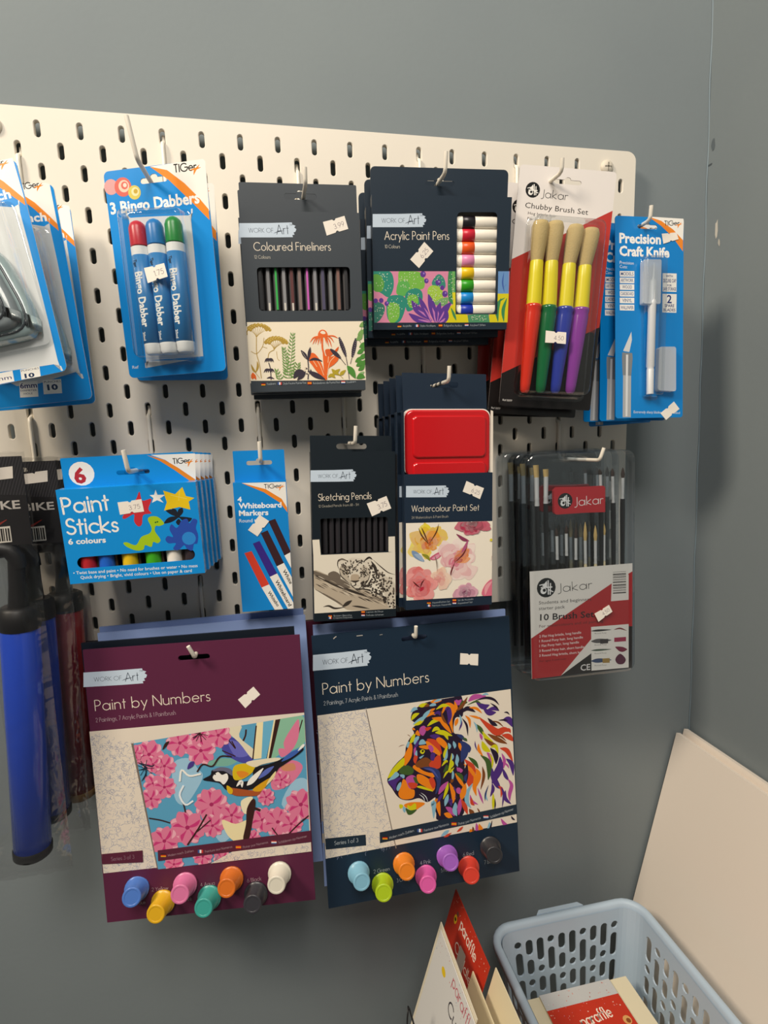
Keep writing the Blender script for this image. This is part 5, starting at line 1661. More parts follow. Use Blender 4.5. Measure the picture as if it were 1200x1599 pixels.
l|#c83a78|3.81|69,-1790,-9,-1831,-45,-1885
l|#ecaebc|4.15|-24,-1782,-71,-1821,-81,-1875
P|#dc7a9a|69,-1790,22,-1666,-70,-1664,-78,-1725,-112,-1776,-44,-1844
l|#c83a78|3.81|69,-1790,-5,-1738,-67,-1730
l|#ecaebc|4.1|28,-1700,-28,-1676,-77,-1693
P|#dc7a9a|69,-1790,146,-1687,100,-1600,46,-1623,-13,-1616,-34,-1712
l|#c83a78|3.81|69,-1790,73,-1697,47,-1636
l|#ecaebc|4.15|121,-1709,112,-1645,72,-1608
P|#dc7a9a|69,-1790,194,-1811,240,-1727,193,-1687,168,-1630,80,-1657
l|#c83a78|3.81|69,-1790,147,-1749,184,-1695
l|#ecaebc|4.16|162,-1798,210,-1759,219,-1705
d|#a82a60|2.25|69,-1790
P|#dc7a9a|-202,-2023,-204,-2165,-114,-2208,-82,-2152,-29,-2118,-69,-2021
l|#c83a78|4.03|-202,-2023,-149,-2106,-91,-2142
l|#ecaebc|4.34|-196,-2128,-151,-2177,-95,-2183
P|#dc7a9a|-202,-2023,-328,-2061,-336,-2166,-276,-2182,-229,-2226,-156,-2157
l|#c83a78|4.03|-202,-2023,-258,-2100,-271,-2170
l|#ecaebc|4.34|-293,-2059,-321,-2119,-308,-2177
P|#dc7a9a|-202,-2023,-277,-1905,-372,-1927,-367,-1993,-390,-2053,-306,-2108
l|#c83a78|4.03|-202,-2023,-289,-1987,-354,-1995
l|#ecaebc|4.4|-264,-1940,-326,-1929,-373,-1959
P|#dc7a9a|-202,-2023,-122,-1911,-172,-1821,-229,-1846,-290,-1840,-311,-1941
l|#c83a78|4.03|-202,-2023,-199,-1924,-227,-1859
l|#ecaebc|4.4|-148,-1935,-159,-1868,-201,-1829
P|#dc7a9a|-202,-2023,-76,-2072,-12,-1994,-53,-1943,-68,-1879,-165,-1887
l|#c83a78|4.03|-202,-2023,-113,-1997,-64,-1949
l|#ecaebc|4.4|-106,-2052,-50,-2021,-29,-1967
d|#a82a60|2.38|-202,-2023
P|#dc7a9a|-454,-2148,-403,-2254,-322,-2248,-320,-2192,-295,-2145,-359,-2090
l|#c83a78|3.32|-454,-2148,-385,-2188,-330,-2189
l|#ecaebc|3.62|-411,-2224,-360,-2241,-318,-2221
P|#dc7a9a|-454,-2148,-531,-2231,-498,-2312,-449,-2298,-399,-2310,-371,-2228
l|#c83a78|3.32|-454,-2148,-466,-2230,-449,-2287
l|#ecaebc|3.62|-506,-2214,-505,-2271,-474,-2308
P|#dc7a9a|-454,-2148,-551,-2093,-612,-2150,-584,-2197,-578,-2251,-497,-2256
l|#c83a78|3.32|-454,-2148,-530,-2159,-574,-2193
l|#ecaebc|3.62|-529,-2113,-578,-2132,-601,-2174
P|#dc7a9a|-454,-2148,-437,-2032,-507,-1987,-539,-2029,-585,-2051,-563,-2135
l|#c83a78|3.32|-454,-2148,-488,-2074,-532,-2038
l|#ecaebc|3.62|-448,-2061,-480,-2016,-525,-2005
P|#dc7a9a|-454,-2148,-345,-2131,-328,-2046,-376,-2026,-410,-1985,-477,-2033
l|#c83a78|3.32|-454,-2148,-399,-2091,-382,-2035
l|#ecaebc|3.66|-375,-2129,-345,-2082,-350,-2033
d|#a82a60|1.96|-454,-2148
P|#dc7a9a|63,-2029,79,-2122,144,-2138,157,-2096,187,-2067,149,-2008
l|#c83a78|2.69|63,-2029,108,-2076,150,-2091
l|#ecaebc|2.93|80,-2097,116,-2123,153,-2119
P|#dc7a9a|63,-2029,-15,-2072,-8,-2142,34,-2144,70,-2166,109,-2111
l|#c83a78|2.69|63,-2029,35,-2088,36,-2135
l|#ecaebc|2.93|7,-2066,-4,-2109,13,-2146
P|#dc7a9a|63,-2029,-2,-1962,-61,-1990,-49,-2032,-57,-2076,5,-2100
l|#c83a78|2.69|63,-2029,1,-2018,-41,-2032
l|#ecaebc|2.93|12,-1983,-31,-1984,-58,-2011
P|#dc7a9a|63,-2029,101,-1944,56,-1891,22,-1916,-19,-1921,-19,-1991
l|#c83a78|2.69|63,-2029,52,-1963,25,-1924
l|#ecaebc|2.93|87,-1964,71,-1921,39,-1901
P|#dc7a9a|63,-2029,151,-2043,183,-1983,150,-1955,132,-1915,69,-1934
l|#c83a78|2.69|63,-2029,118,-1999,143,-1961
l|#ecaebc|2.93|129,-2034,162,-2006,168,-1967
d|#a82a60|1.59|63,-2029
P|#dc7a9a|274,-1931,318,-2019,386,-2013,387,-1967,408,-1927,353,-1882
l|#c83a78|2.78|274,-1931,332,-1963,378,-1964
l|#ecaebc|3.06|311,-1993,354,-2007,389,-1991
P|#dc7a9a|274,-1931,210,-1999,238,-2066,279,-2055,322,-2065,344,-1997
l|#c83a78|2.78|274,-1931,265,-1998,279,-2045
l|#ecaebc|3.03|231,-1985,232,-2033,259,-2063
P|#dc7a9a|274,-1931,192,-1885,141,-1932,165,-1971,170,-2017,238,-2020
l|#c83a78|2.78|274,-1931,211,-1940,174,-1968
l|#ecaebc|3.06|211,-1902,169,-1917,151,-1953
P|#dc7a9a|274,-1931,287,-1834,228,-1796,202,-1832,163,-1850,183,-1920
l|#c83a78|2.78|274,-1931,245,-1869,207,-1839
l|#ecaebc|3.06|279,-1858,251,-1820,214,-1812
P|#dc7a9a|274,-1931,365,-1916,379,-1845,339,-1829,309,-1795,254,-1835
l|#c83a78|2.78|274,-1931,320,-1883,334,-1837
l|#ecaebc|3.07|341,-1914,365,-1876,360,-1835
d|#a82a60|1.64|274,-1931
P|#dc7a9a|599,-2019,636,-2116,709,-2117,714,-2069,740,-2030,687,-1977
l|#c83a78|2.95|599,-2019,657,-2059,706,-2066
l|#ecaebc|3.26|632,-2088,676,-2108,714,-2095
P|#dc7a9a|599,-2019,525,-2083,547,-2157,592,-2149,636,-2165,666,-2096
l|#c83a78|2.95|599,-2019,582,-2088,593,-2139
l|#ecaebc|3.25|547,-2071,545,-2121,570,-2156
P|#dc7a9a|599,-2019,516,-1962,458,-2006,480,-2049,481,-2097,552,-2108
l|#c83a78|2.95|599,-2019,531,-2021,489,-2046
l|#ecaebc|3.26|534,-1981,489,-1993,466,-2028
P|#dc7a9a|599,-2019,622,-1919,563,-1873,532,-1907,489,-1922,503,-1997
l|#c83a78|2.95|599,-2019,573,-1951,537,-1915
l|#ecaebc|3.25|610,-1943,585,-1901,546,-1887
P|#dc7a9a|599,-2019,696,-2014,718,-1941,677,-1919,649,-1880,586,-1916
l|#c83a78|2.95|599,-2019,651,-1974,671,-1927
l|#ecaebc|3.26|671,-2009,700,-1971,699,-1928
d|#a82a60|1.74|599,-2019
P|#dc7a9a|763,-2058,751,-2176,825,-2221,856,-2177,903,-2153,876,-2068
l|#c83a78|3.44|763,-2058,802,-2132,849,-2167
l|#ecaebc|3.76|760,-2147,796,-2192,842,-2201
P|#dc7a9a|763,-2058,659,-2102,662,-2191,715,-2199,759,-2231,814,-2166
l|#c83a78|3.44|763,-2058,722,-2128,718,-2188
l|#ecaebc|3.75|689,-2097,670,-2151,687,-2198
P|#dc7a9a|763,-2058,672,-1984,601,-2028,622,-2080,619,-2136,701,-2156
l|#c83a78|3.44|763,-2058,684,-2054,633,-2078
l|#ecaebc|3.76|691,-2008,638,-2017,608,-2055
P|#dc7a9a|763,-2058,775,-1939,701,-1895,670,-1939,623,-1963,650,-2047
l|#c83a78|3.44|763,-2058,724,-1983,677,-1948
l|#ecaebc|3.75|765,-1969,730,-1924,684,-1915
P|#dc7a9a|763,-2058,866,-2013,863,-1924,811,-1917,766,-1885,711,-1949
l|#c83a78|3.44|763,-2058,803,-1987,807,-1927
l|#ecaebc|3.75|837,-2018,855,-1964,838,-1917
P|#dc7a9a|763,-2058,854,-2132,926,-2087,904,-2035,907,-1979,824,-1959
l|#c83a78|3.44|763,-2058,842,-2061,893,-2037
l|#ecaebc|3.75|834,-2107,888,-2098,918,-2060
d|#a82a60|2.03|763,-2058
P|#dc7a9a|1024,-1886,1092,-1995,1180,-1978,1176,-1918,1198,-1864,1120,-1812
l|#c83a78|3.71|1024,-1886,1104,-1920,1164,-1915
l|#ecaebc|4.06|1080,-1963,1138,-1975,1181,-1948
P|#dc7a9a|1024,-1886,949,-1984,995,-2068,1047,-2047,1104,-2054,1124,-1963
l|#c83a78|3.71|1024,-1886,1020,-1976,1045,-2035
l|#ecaebc|4.06|974,-1964,983,-2025,1022,-2061
P|#dc7a9a|1024,-1886,910,-1839,850,-1907,887,-1954,900,-2013,989,-2007
l|#c83a78|3.71|1024,-1886,942,-1907,897,-1949
l|#ecaebc|4|937,-1858,885,-1884,866,-1932
P|#dc7a9a|1024,-1886,1028,-1759,946,-1718,916,-1768,868,-1797,903,-1885
l|#c83a78|3.71|1024,-1886,977,-1810,924,-1777
l|#ecaebc|4.01|1020,-1791,979,-1747,928,-1741
P|#dc7a9a|1024,-1886,1141,-1855,1149,-1761,1094,-1745,1051,-1705,984,-1765
l|#c83a78|3.71|1024,-1886,1077,-1818,1089,-1756
l|#ecaebc|4|1108,-1856,1135,-1802,1123,-1750
d|#a82a60|2.19|1024,-1886
P|#dc7a9a|907,-2095,942,-2185,1009,-2186,1015,-2142,1039,-2106,989,-2056
l|#c83a78|2.76|907,-2095,961,-2132,1006,-2138
l|#ecaebc|3.01|938,-2159,979,-2177,1014,-2165
P|#dc7a9a|907,-2095,838,-2155,859,-2223,901,-2216,942,-2230,970,-2166
l|#c83a78|2.76|907,-2095,891,-2159,902,-2207
l|#ecaebc|3.04|859,-2143,857,-2189,880,-2222
P|#dc7a9a|907,-2095,829,-2042,775,-2082,796,-2122,797,-2167,864,-2178
l|#c83a78|2.76|907,-2095,843,-2097,804,-2120
l|#ecaebc|3|847,-2060,805,-2071,783,-2103
P|#dc7a9a|907,-2095,928,-2002,873,-1959,844,-1991,804,-2004,817,-2074
l|#c83a78|2.76|907,-2095,883,-2031,849,-1999
l|#ecaebc|3.01|917,-2025,893,-1985,857,-1973
P|#dc7a9a|907,-2095,998,-2090,1017,-2023,979,-2003,953,-1966,895,-1999
l|#c83a78|2.76|907,-2095,956,-2053,973,-2010
l|#ecaebc|3|974,-2086,1001,-2051,1000,-2011
d|#a82a60|1.63|907,-2095
P|#dc7a9a|-508,-1283,-491,-1350,-443,-1356,-435,-1324,-415,-1300,-447,-1261
l|#c83a78|1.96|-508,-1283,-473,-1314,-441,-1321
l|#ecaebc|2.14|-492,-1332,-464,-1347,-437,-1341
P|#dc7a9a|-508,-1283,-562,-1321,-552,-1372,-522,-1370,-494,-1383,-469,-1339
l|#c83a78|1.96|-508,-1283,-524,-1329,-521,-1363
l|#ecaebc|2.14|-546,-1315,-551,-1348,-537,-1373
P|#dc7a9a|-508,-1283,-559,-1240,-601,-1266,-589,-1296,-592,-1328,-546,-1340
l|#c83a78|1.96|-508,-1283,-554,-1281,-583,-1295
l|#ecaebc|2.14|-548,-1254,-579,-1259,-597,-1281
P|#dc7a9a|-508,-1283,-486,-1218,-522,-1184,-545,-1205,-574,-1212,-570,-1263
l|#c83a78|1.96|-508,-1283,-520,-1236,-542,-1211
l|#ecaebc|2.14|-495,-1234,-509,-1204,-534,-1193
P|#dc7a9a|-508,-1283,-443,-1286,-424,-1240,-450,-1222,-465,-1194,-509,-1214
l|#c83a78|1.96|-508,-1283,-470,-1257,-454,-1227
l|#ecaebc|2.17|-460,-1282,-438,-1258,-435,-1230
d|#a82a60|1.16|-508,-1283
P|#dc7a9a|-63,-2365,-35,-2440,20,-2441,24,-2405,44,-2375,4,-2333
l|#c83a78|2.27|-63,-2365,-19,-2397,18,-2402
l|#ecaebc|2.44|-39,-2419,-5,-2434,24,-2424
P|#dc7a9a|-63,-2365,-120,-2415,-103,-2471,-69,-2466,-36,-2478,-12,-2425
l|#c83a78|2.27|-63,-2365,-76,-2419,-68,-2458
l|#ecaebc|2.44|-102,-2405,-105,-2444,-86,-2471
P|#dc7a9a|-63,-2365,-126,-2321,-170,-2355,-154,-2388,-153,-2425,-99,-2434
l|#c83a78|2.27|-63,-2365,-115,-2367,-147,-2386
l|#ecaebc|2.44|-112,-2336,-146,-2345,-164,-2372
P|#dc7a9a|-63,-2365,-45,-2289,-89,-2253,-113,-2279,-146,-2290,-136,-2348
l|#c83a78|2.27|-63,-2365,-82,-2313,-109,-2286
l|#ecaebc|2.44|-54,-2307,-73,-2275,-102,-2264
P|#dc7a9a|-63,-2365,11,-2362,28,-2306,-3,-2289,-24,-2259,-72,-2286
l|#c83a78|2.27|-63,-2365,-23,-2331,-8,-2295
l|#ecaebc|2.44|-9,-2358,14,-2329,13,-2296
d|#a82a60|1.34|-63,-2365
P|#dc7a9a|-373,-2419,-389,-2496,-344,-2530,-321,-2504,-289,-2492,-300,-2434
l|#c83a78|2.24|-373,-2419,-353,-2471,-325,-2497
l|#ecaebc|2.45|-381,-2477,-361,-2509,-331,-2519
P|#dc7a9a|-373,-2419,-446,-2424,-461,-2480,-430,-2496,-409,-2526,-362,-2498
l|#c83a78|2.24|-373,-2419,-412,-2454,-426,-2491
l|#ecaebc|2.44|-426,-2427,-448,-2457,-447,-2490
P|#dc7a9a|-373,-2419,-402,-2345,-456,-2346,-460,-2382,-479,-2412,-438,-2453
l|#c83a78|2.24|-373,-2419,-417,-2389,-453,-2385
l|#ecaebc|2.41|-398,-2366,-431,-2352,-460,-2363
P|#dc7a9a|-373,-2419,-317,-2368,-336,-2312,-369,-2319,-402,-2308,-424,-2361
l|#c83a78|2.24|-373,-2419,-361,-2365,-369,-2326
l|#ecaebc|2.44|-335,-2378,-333,-2339,-352,-2313
P|#dc7a9a|-373,-2419,-309,-2461,-266,-2426,-283,-2394,-285,-2356,-339,-2349
l|#c83a78|2.24|-373,-2419,-321,-2416,-290,-2395
l|#ecaebc|2.44|-324,-2446,-290,-2437,-273,-2409
d|#a82a60|1.32|-373,-2419
P|#dc7a9a|139,-2409,170,-2474,220,-2470,221,-2437,236,-2408,197,-2374
l|#c83a78|2.04|139,-2409,181,-2434,215,-2435
l|#ecaebc|2.23|166,-2456,197,-2466,222,-2454
P|#dc7a9a|139,-2409,92,-2460,113,-2509,143,-2501,173,-2508,190,-2458
l|#c83a78|2.04|139,-2409,132,-2459,142,-2494
l|#ecaebc|2.23|107,-2449,109,-2484,128,-2507
P|#dc7a9a|139,-2409,79,-2376,42,-2410,60,-2439,63,-2472,113,-2475
l|#c83a78|2.04|139,-2409,93,-2416,66,-2436
l|#ecaebc|2.23|93,-2388,63,-2399,49,-2425
P|#dc7a9a|139,-2409,149,-2339,106,-2311,87,-2337,58,-2350,72,-2401
l|#c83a78|2.04|139,-2409,118,-2364,91,-2342
l|#ecaebc|2.2|142,-2356,122,-2329,95,-2322
P|#dc7a9a|139,-2409,205,-2399,216,-2348,186,-2335,165,-2310,124,-2339
l|#c83a78|2.04|139,-2409,172,-2375,183,-2341
l|#ecaebc|2.2|187,-2398,205,-2370,202,-2340
d|#a82a60|1.21|139,-2409
P|#dc7a9a|-676,-1141,-640,-1189,-599,-1176,-603,-1147,-595,-1120,-633,-1100
l|#c83a78|1.72|-676,-1141,-637,-1153,-609,-1147
l|#ecaebc|1.91|-647,-1174,-619,-1176,-600,-1162
P|#dc7a9a|-676,-1141,-707,-1192,-683,-1229,-659,-1216,-632,-1216,-626,-1172
l|#c83a78|1.72|-676,-1141,-674,-1184,-661,-1210
l|#ecaebc|1.9|-697,-1180,-690,-1209,-671,-1224
P|#dc7a9a|-676,-1141,-731,-1124,-757,-1160,-738,-1181,-730,-1208,-688,-1200
l|#c83a78|1.72|-676,-1141,-714,-1155,-733,-1178
l|#ecaebc|1.9|-718,-1132,-741,-1147,-749,-1171
P|#dc7a9a|-676,-1141,-678,-1079,-718,-1065,-731,-1090,-752,-1106,-733,-1147
l|#c83a78|1.72|-676,-1141,-701,-1107,-727,-1094
l|#ecaebc|1.88|-681,-1095,-702,-1076,-726,-1076
P|#dc7a9a|-676,-1141,-622,-1119,-621,-1074,-648,-1069,-669,-1052,-699,-1085
l|#c83a78|1.72|-676,-1141,-653,-1105,-650,-1075
l|#ecaebc|1.9|-637,-1121,-627,-1094,-634,-1070
d|#a82a60|1.02|-676,-1141
P|#dc7a9a|483,-2204,512,-2262,556,-2258,557,-2228,570,-2203,535,-2173
l|#c83a78|1.84|483,-2204,521,-2226,551,-2226
l|#ecaebc|1.98|507,-2245,535,-2254,558,-2244
P|#dc7a9a|483,-2204,442,-2249,460,-2293,487,-2285,514,-2292,529,-2248
l|#c83a78|1.84|483,-2204,477,-2248,487,-2279
l|#ecaebc|1.98|455,-2240,456,-2271,473,-2291
P|#dc7a9a|483,-2204,429,-2175,397,-2205,412,-2230,416,-2260,460,-2263
l|#c83a78|1.84|483,-2204,442,-2210,418,-2228
l|#ecaebc|1.98|442,-2186,415,-2195,403,-2218
P|#dc7a9a|483,-2204,492,-2141,453,-2117,436,-2140,411,-2152,424,-2197
l|#c83a78|1.84|483,-2204,464,-2164,440,-2145
l|#ecaebc|1.98|486,-2157,468,-2133,444,-2127
P|#dc7a9a|483,-2204,542,-2195,551,-2149,525,-2138,506,-2116,470,-2142
l|#c83a78|1.84|483,-2204,513,-2173,522,-2143
l|#ecaebc|2|527,-2194,542,-2169,539,-2142
d|#a82a60|1.09|483,-2204
P|#dc7a9a|833,-1583,853,-1652,903,-1658,910,-1626,931,-1601,897,-1561
l|#c83a78|2.06|833,-1583,871,-1615,904,-1622
l|#ecaebc|2.25|852,-1633,881,-1649,908,-1643
P|#dc7a9a|833,-1583,778,-1622,789,-1674,821,-1672,850,-1685,875,-1640
l|#c83a78|2.06|833,-1583,817,-1629,822,-1665
l|#ecaebc|2.25|794,-1615,790,-1649,805,-1675
P|#dc7a9a|833,-1583,780,-1539,737,-1564,749,-1595,747,-1628,796,-1641
l|#c83a78|2.06|833,-1583,786,-1580,755,-1594
l|#ecaebc|2.22|791,-1553,759,-1558,741,-1580
P|#dc7a9a|833,-1583,856,-1517,818,-1481,794,-1502,763,-1509,768,-1562
l|#c83a78|2.06|833,-1583,820,-1535,797,-1508
l|#ecaebc|2.25|846,-1532,831,-1502,805,-1490
P|#dc7a9a|833,-1583,901,-1586,921,-1539,893,-1521,877,-1492,831,-1512
l|#c83a78|2.06|833,-1583,873,-1556,889,-1525
l|#ecaebc|2.25|884,-1582,906,-1558,908,-1528
d|#a82a60|1.22|833,-1583
P|#dc7a9a|656,-1762,676,-1831,726,-1837,733,-1805,753,-1780,720,-1740
l|#c83a78|2.06|656,-1762,694,-1794,727,-1801
l|#ecaebc|2.25|675,-1812,704,-1828,731,-1822
P|#dc7a9a|656,-1762,601,-1801,612,-1853,644,-1851,673,-1864,698,-1819
l|#c83a78|2.06|656,-1762,640,-1808,645,-1844
l|#ecaebc|2.25|618,-1794,613,-1828,628,-1854
P|#dc7a9a|656,-1762,603,-1717,560,-1743,572,-1774,570,-1807,619,-1820
l|#c83a78|2.06|656,-1762,609,-1759,579,-1773
l|#ecaebc|2.25|614,-1732,582,-1737,564,-1759
P|#dc7a9a|656,-1762,679,-1695,641,-1660,617,-1681,587,-1688,592,-1740
l|#c83a78|2.06|656,-1762,643,-1714,620,-1687
l|#ecaebc|2.25|669,-1711,655,-1680,628,-1668
P|#dc7a9a|656,-1762,724,-1765,744,-1718,717,-1700,700,-1671,654,-1691
l|#c83a78|2.06|656,-1762,696,-1735,712,-1704
l|#ecaebc|2.25|707,-1761,729,-1737,731,-1707
d|#a82a60|1.22|656,-1762
P|#efe0b0|169,-1974,309,-2032,455,-2004,423,-2176,335,-2255,218,-2154
P|#efe4c0|387,-1779,513,-1748,461,-1917,399,-1911
l|#1d2a3a|1.61|-71,-1047,15,-970,-28,-1009
l|#1d2a3a|1.59|-661,-1333,-571,-1320,-664,-1247
l|#1d2a3a|1.59|-571,-1320,-597,-1402,-642,-1462
l|#1d2a3a|1.59|-664,-1247,-530,-1302,-488,-1285
s|#1d2a3a|0.6|-591,-1318,-496,-1327
s|#3a201c|0.6|4,-990,82,-1018
s|#1d2a3a|0.6|-591,-1318,-523,-1385
s|#3a201c|0.6|4,-990,60,-1063
s|#1d2a3a|0.6|-591,-1318,-582,-1411
s|#3a201c|0.6|4,-990,11,-1083
s|#1d2a3a|0.6|-591,-1318,-645,-1394
s|#3a201c|0.6|4,-990,-42,-1070
s|#1d2a3a|0.6|-591,-1318,-682,-1341
s|#3a201c|0.6|4,-990,-75,-1029
s|#1d2a3a|0.6|-591,-1318,-677,-1277
s|#3a201c|0.6|4,-990,-71,-980
s|#1d2a3a|0.6|-591,-1318,-631,-1233
s|#3a201c|0.6|4,-990,-32,-945
s|#1d2a3a|0.6|-591,-1318,-566,-1229
s|#3a201c|0.6|4,-990,22,-942
l|#3a201c|3.17|-397,-1134,-353,-1075,-321,-1046
s|#3a201c|1.39|-594,-1874,-476,-1908,-378,-1950
s|#3a201c|1.41|-248,-1693,-223,-1761,-209,-1849
s|#3a201c|1.63|-216,-2217,-81,-2035,11,-1893
s|#3a201c|1.22|-104,-2077,47,-1962
s|#3a201c|1.46|857,-2222,990,-2103,1122,-2006
s|#3a201c|1.25|697,-2117,753,-2211
s|#3a201c|1.61|-56,-1411,10,-1332,109,-1363,197,-1264,318,-1275
s|#f2f0e8|2.01|-244,-1500,-215,-1375,-140,-1446,-18,-1436
s|#eaf0f4|2.01|-207,-1547,-255,-1650,-203,-1763,-119,-1728
l|#4a3a8a|5.23|-154,-1370,-110,-1321,-78,-1292
P|#3a201c|443,-1871,511,-1769,539,-1816,496,-2008,441,-2222,379,-2215,421,-2044
s|#3a201c|2.88|485,-1854,585,-1908
P|#1d1a20|-2,-1502,82,-1457,106,-1405,228,-1406,324,-1491,401,-1563,568,-1536,719,-1420,867,-1369,844,-1410,688,-1591,498,-1659,335,-1643,242,-1645,177,-1563,97,-1534
P|#6a6a80|105,-1416,189,-1381,299,-1413,314,-1490,227,-1428
P|#f2eee6|105,-1480,161,-1432,203,-1468,255,-1458,265,-1517,216,-1577,178,-1541,128,-1526
P|#d8b81e|317,-1447,352,-1375,476,-1365,555,-1405,531,-1467,424,-1533,332,-1535
P|#e08a2a|358,-1451,430,-1447,489,-1485,404,-1524
P|#e8dcc0|466,-1364,539,-1338,807,-1331,816,-1364,639,-1391,555,-1415
P|#1d1a20|554,-1426,763,-1381,975,-1292,1082,-1248,1069,-1290,907,-1394,671,-1524,546,-1555
l|#3f62b0|5.36|846,-1378,954,-1312,1071,-1254
l|#5a6ab8|5.35|587,-1548,674,-1481,760,-1424
l|#f2eee6|6.18|460,-1612,525,-1553,646,-1435
l|#f2eee6|4.12|347,-1612,401,-1563,407,-1629
l|#f2eee6|2.92|1028,-1276,1083,-1226,1105,-1207
P|#a8542a|245,-1613,335,-1632,518,-1672,622,-1650,576,-1732,452,-1731,310,-1706
P|#d8b01e|246,-1591,304,-1640,290,-1693,251,-1667
P|#d8a01e|518,-1661,711,-1550,687,-1612,599,-1691
P|#e8d8a0|711,-1550,778,-1480,752,-1553,665,-1632
d|#1d1a20|0.8|133,-1455
c|
p|#5a2438|-1111,-2222,-688,-2226,-692,-2359,-1112,-2336
t|L|#8a6a78|4.22|Series 3 of 3|-1018,-2309,-780,-2308|0.1
c|-539,-2358,1108,-2327,1109,-2433,-543,-2461
p|#e2d6c6|259,-2341,1120,-2324,1113,-2446,-32,-2472
z|104,-2382,1108,-2339,1105,-2421,-31,-2460|#8a93ae|90|12
c|
p|#5a2438|-530,-2244,1114,-2192,1113,-2323,-535,-2363
p|#222|-502,-2284,-447,-2290,-447,-2302,-502,-2296
p|#c8321e|-502,-2296,-447,-2302,-448,-2314,-503,-2308
p|#e8a81c|-503,-2308,-448,-2314,-449,-2326,-504,-2320
t|L|#a88a94|2.53|Malen nach Zahlen|-427,-2325,-154,-2298|0.1
p|#3f5a9a|-109,-2282,-91,-2284,-93,-2321,-112,-2319
p|#eee|-91,-2284,-72,-2286,-75,-2323,-93,-2321
p|#c8413a|-72,-2286,-54,-2288,-56,-2325,-75,-2323
t|L|#a88a94|2.6|Peinture aux Numeros|-34,-2324,258,-2297|0.1
p|#c8321e|296,-2278,352,-2284,352,-2296,295,-2290
p|#f0b020|295,-2290,352,-2296,351,-2308,295,-2302
p|#c8321e|295,-2302,351,-2308,350,-2321,294,-2314
t|L|#a88a94|2.62|Pintar por Numeros|373,-2319,644,-2287|0.1
p|#c8413a|680,-2263,737,-2269,736,-2281,680,-2275
p|#f0eee8|680,-2275,736,-2281,736,-2294,679,-2288
p|#4a5f9a|679,-2288,736,-2294,735,-2306,678,-2300
t|L|#a88a94|2.66|Schilderen op Nummer|758,-2305,1070,-2262|0.1
t|L|#a88a94|4.02|2 Yellow|-625,-2699,-453,-2696|0.1
t|L|#a88a94|4.11|4 Aqua|-109,-2703,43,-2697|0.1
t|L|#a88a94|4.16|6 Black|392,-2713,547,-2703|0.1
t|L|#a88a94|4.02|1 Blue|-789,-2833,-703,-2830|0.1
t|L|#a88a94|4.11|3 Pink|-308,-2853,-210,-2850|0.1
=lion
p|#c4d3e3|-1180,-213,-850,-218,-567,-216,-562,-244,-526,-259,-544,-281,-518,-303,-530,-336,-554,-346,-542,-372,-570,-379,-565,-404,-794,-402,-1191,-392
t|L|#3a4350|5.32|WORK OF|-1076,-334,-790,-341|0.075
t|L|#3a4350|11.3|Art|-751,-363,-610,-363|0.07
l|#3a4350|0.91|-791,-351,-736,-331,-655,-318
t|L|#3a4350|2.18|TM|-597,-258,-563,-258|0.12
t|L|#efe3d0|12.6|Paint by Numbers|-1094,-675,151,-680|0.07
t|L|#b4bac0|4.77|2 Paintings, 7 Acrylic Paints & 1 Paintbrush|-1093,-802,-233,-807|0.078
p|#e6dbcb|-1173,-909,1164,-893,1175,-2562,-1180,-2588
z|-1165,-915,-609,-917,-361,-2607,-1179,-2583|#8d96b4|1150|13
s|#857a72|1.12|-613,-912,-397,-2332,-352,-2616
c|-613,-905,1164,-893,1175,-2562,-388,-2590
P|#261a30|-414,-1787,-359,-1668,-278,-1584,-192,-1515,-167,-1408,-119,-1324,-63,-1269,-84,-1209,-29,-1163,-93,-1097,-59,-1001,26,-950,135,-916,432,-901,541,-905,545,-1139,449,-1156,423,-1328,508,-1379,538,-1609,524,-2101,471,-2371,180,-2366,155,-2277,131,-2165,155,-2080,54,-2123,-41,-2058,-149,-2065,-245,-2042,-309,-1985,-362,-1889
P|#ec8418|-192,-1515,-144,-1431,-113,-1378,-91,-1419,-100,-1505,-123,-1569,-194,-1645,-202,-1596
P|#cfca14|-407,-1757,-354,-1669,-278,-1594,-199,-1543,-203,-1625,-253,-1665,-334,-1730
P|#86b6cc|-404,-1786,-343,-1728,-303,-1696,-267,-1740,-327,-1779,-385,-1789
P|#86b6cc|-257,-1737,-205,-1750,-212,-1788,-245,-1773
P|#3f5c2a|-266,-1711,-233,-1649,-156,-1641,-91,-1700,-113,-1754,-181,-1754
P|#4c2c7c|-405,-1801,-327,-1779,-230,-1770,-301,-1831,-325,-1924,-365,-1860
P|#86b6cc|-309,-1898,-282,-1844,-248,-1830,-256,-1887,-292,-1930
P|#ec8418|-289,-1959,-250,-1869,-222,-1796,-176,-1842,-142,-1925,-94,-1952,-109,-2037,-197,-2047,-263,-2022
P|#b8509c|-188,-1791,-114,-1764,-58,-1812,-52,-1890,-142,-1925,-177,-1861
P|#3f5c2a|-101,-1795,-57,-1807,-31,-1865,-71,-1878
P|#cc4428|-167,-1853,-70,-1868,-63,-1918,-132,-1926
P|#ec8418|-56,-1773,12,-1784,125,-1879,162,-1934,129,-1998,44,-1935,-41,-1863
P|#cfca14|-63,-1918,-14,-1911,101,-1973,129,-2003,23,-1961
P|#cc4428|87,-1854,138,-1833,167,-1925,131,-1968
P|#ec8418|-99,-1679,-69,-1650,15,-1726,92,-1767,169,-1789,147,-1834,70,-1802,-25,-1749
P|#7c4620|-69,-1655,-37,-1611,62,-1577,138,-1628,217,-1620,222,-1718,95,-1699,-22,-1691
P|#cc4428|97,-1670,179,-1595,240,-1565,237,-1721,153,-1727
P|#2e3a70|17,-1697,115,-1702,211,-1756,235,-1858,209,-1981,157,-2041,183,-1908,131,-1773
l|#4a55a0|2.37|36,-1709,132,-1744,206,-1853
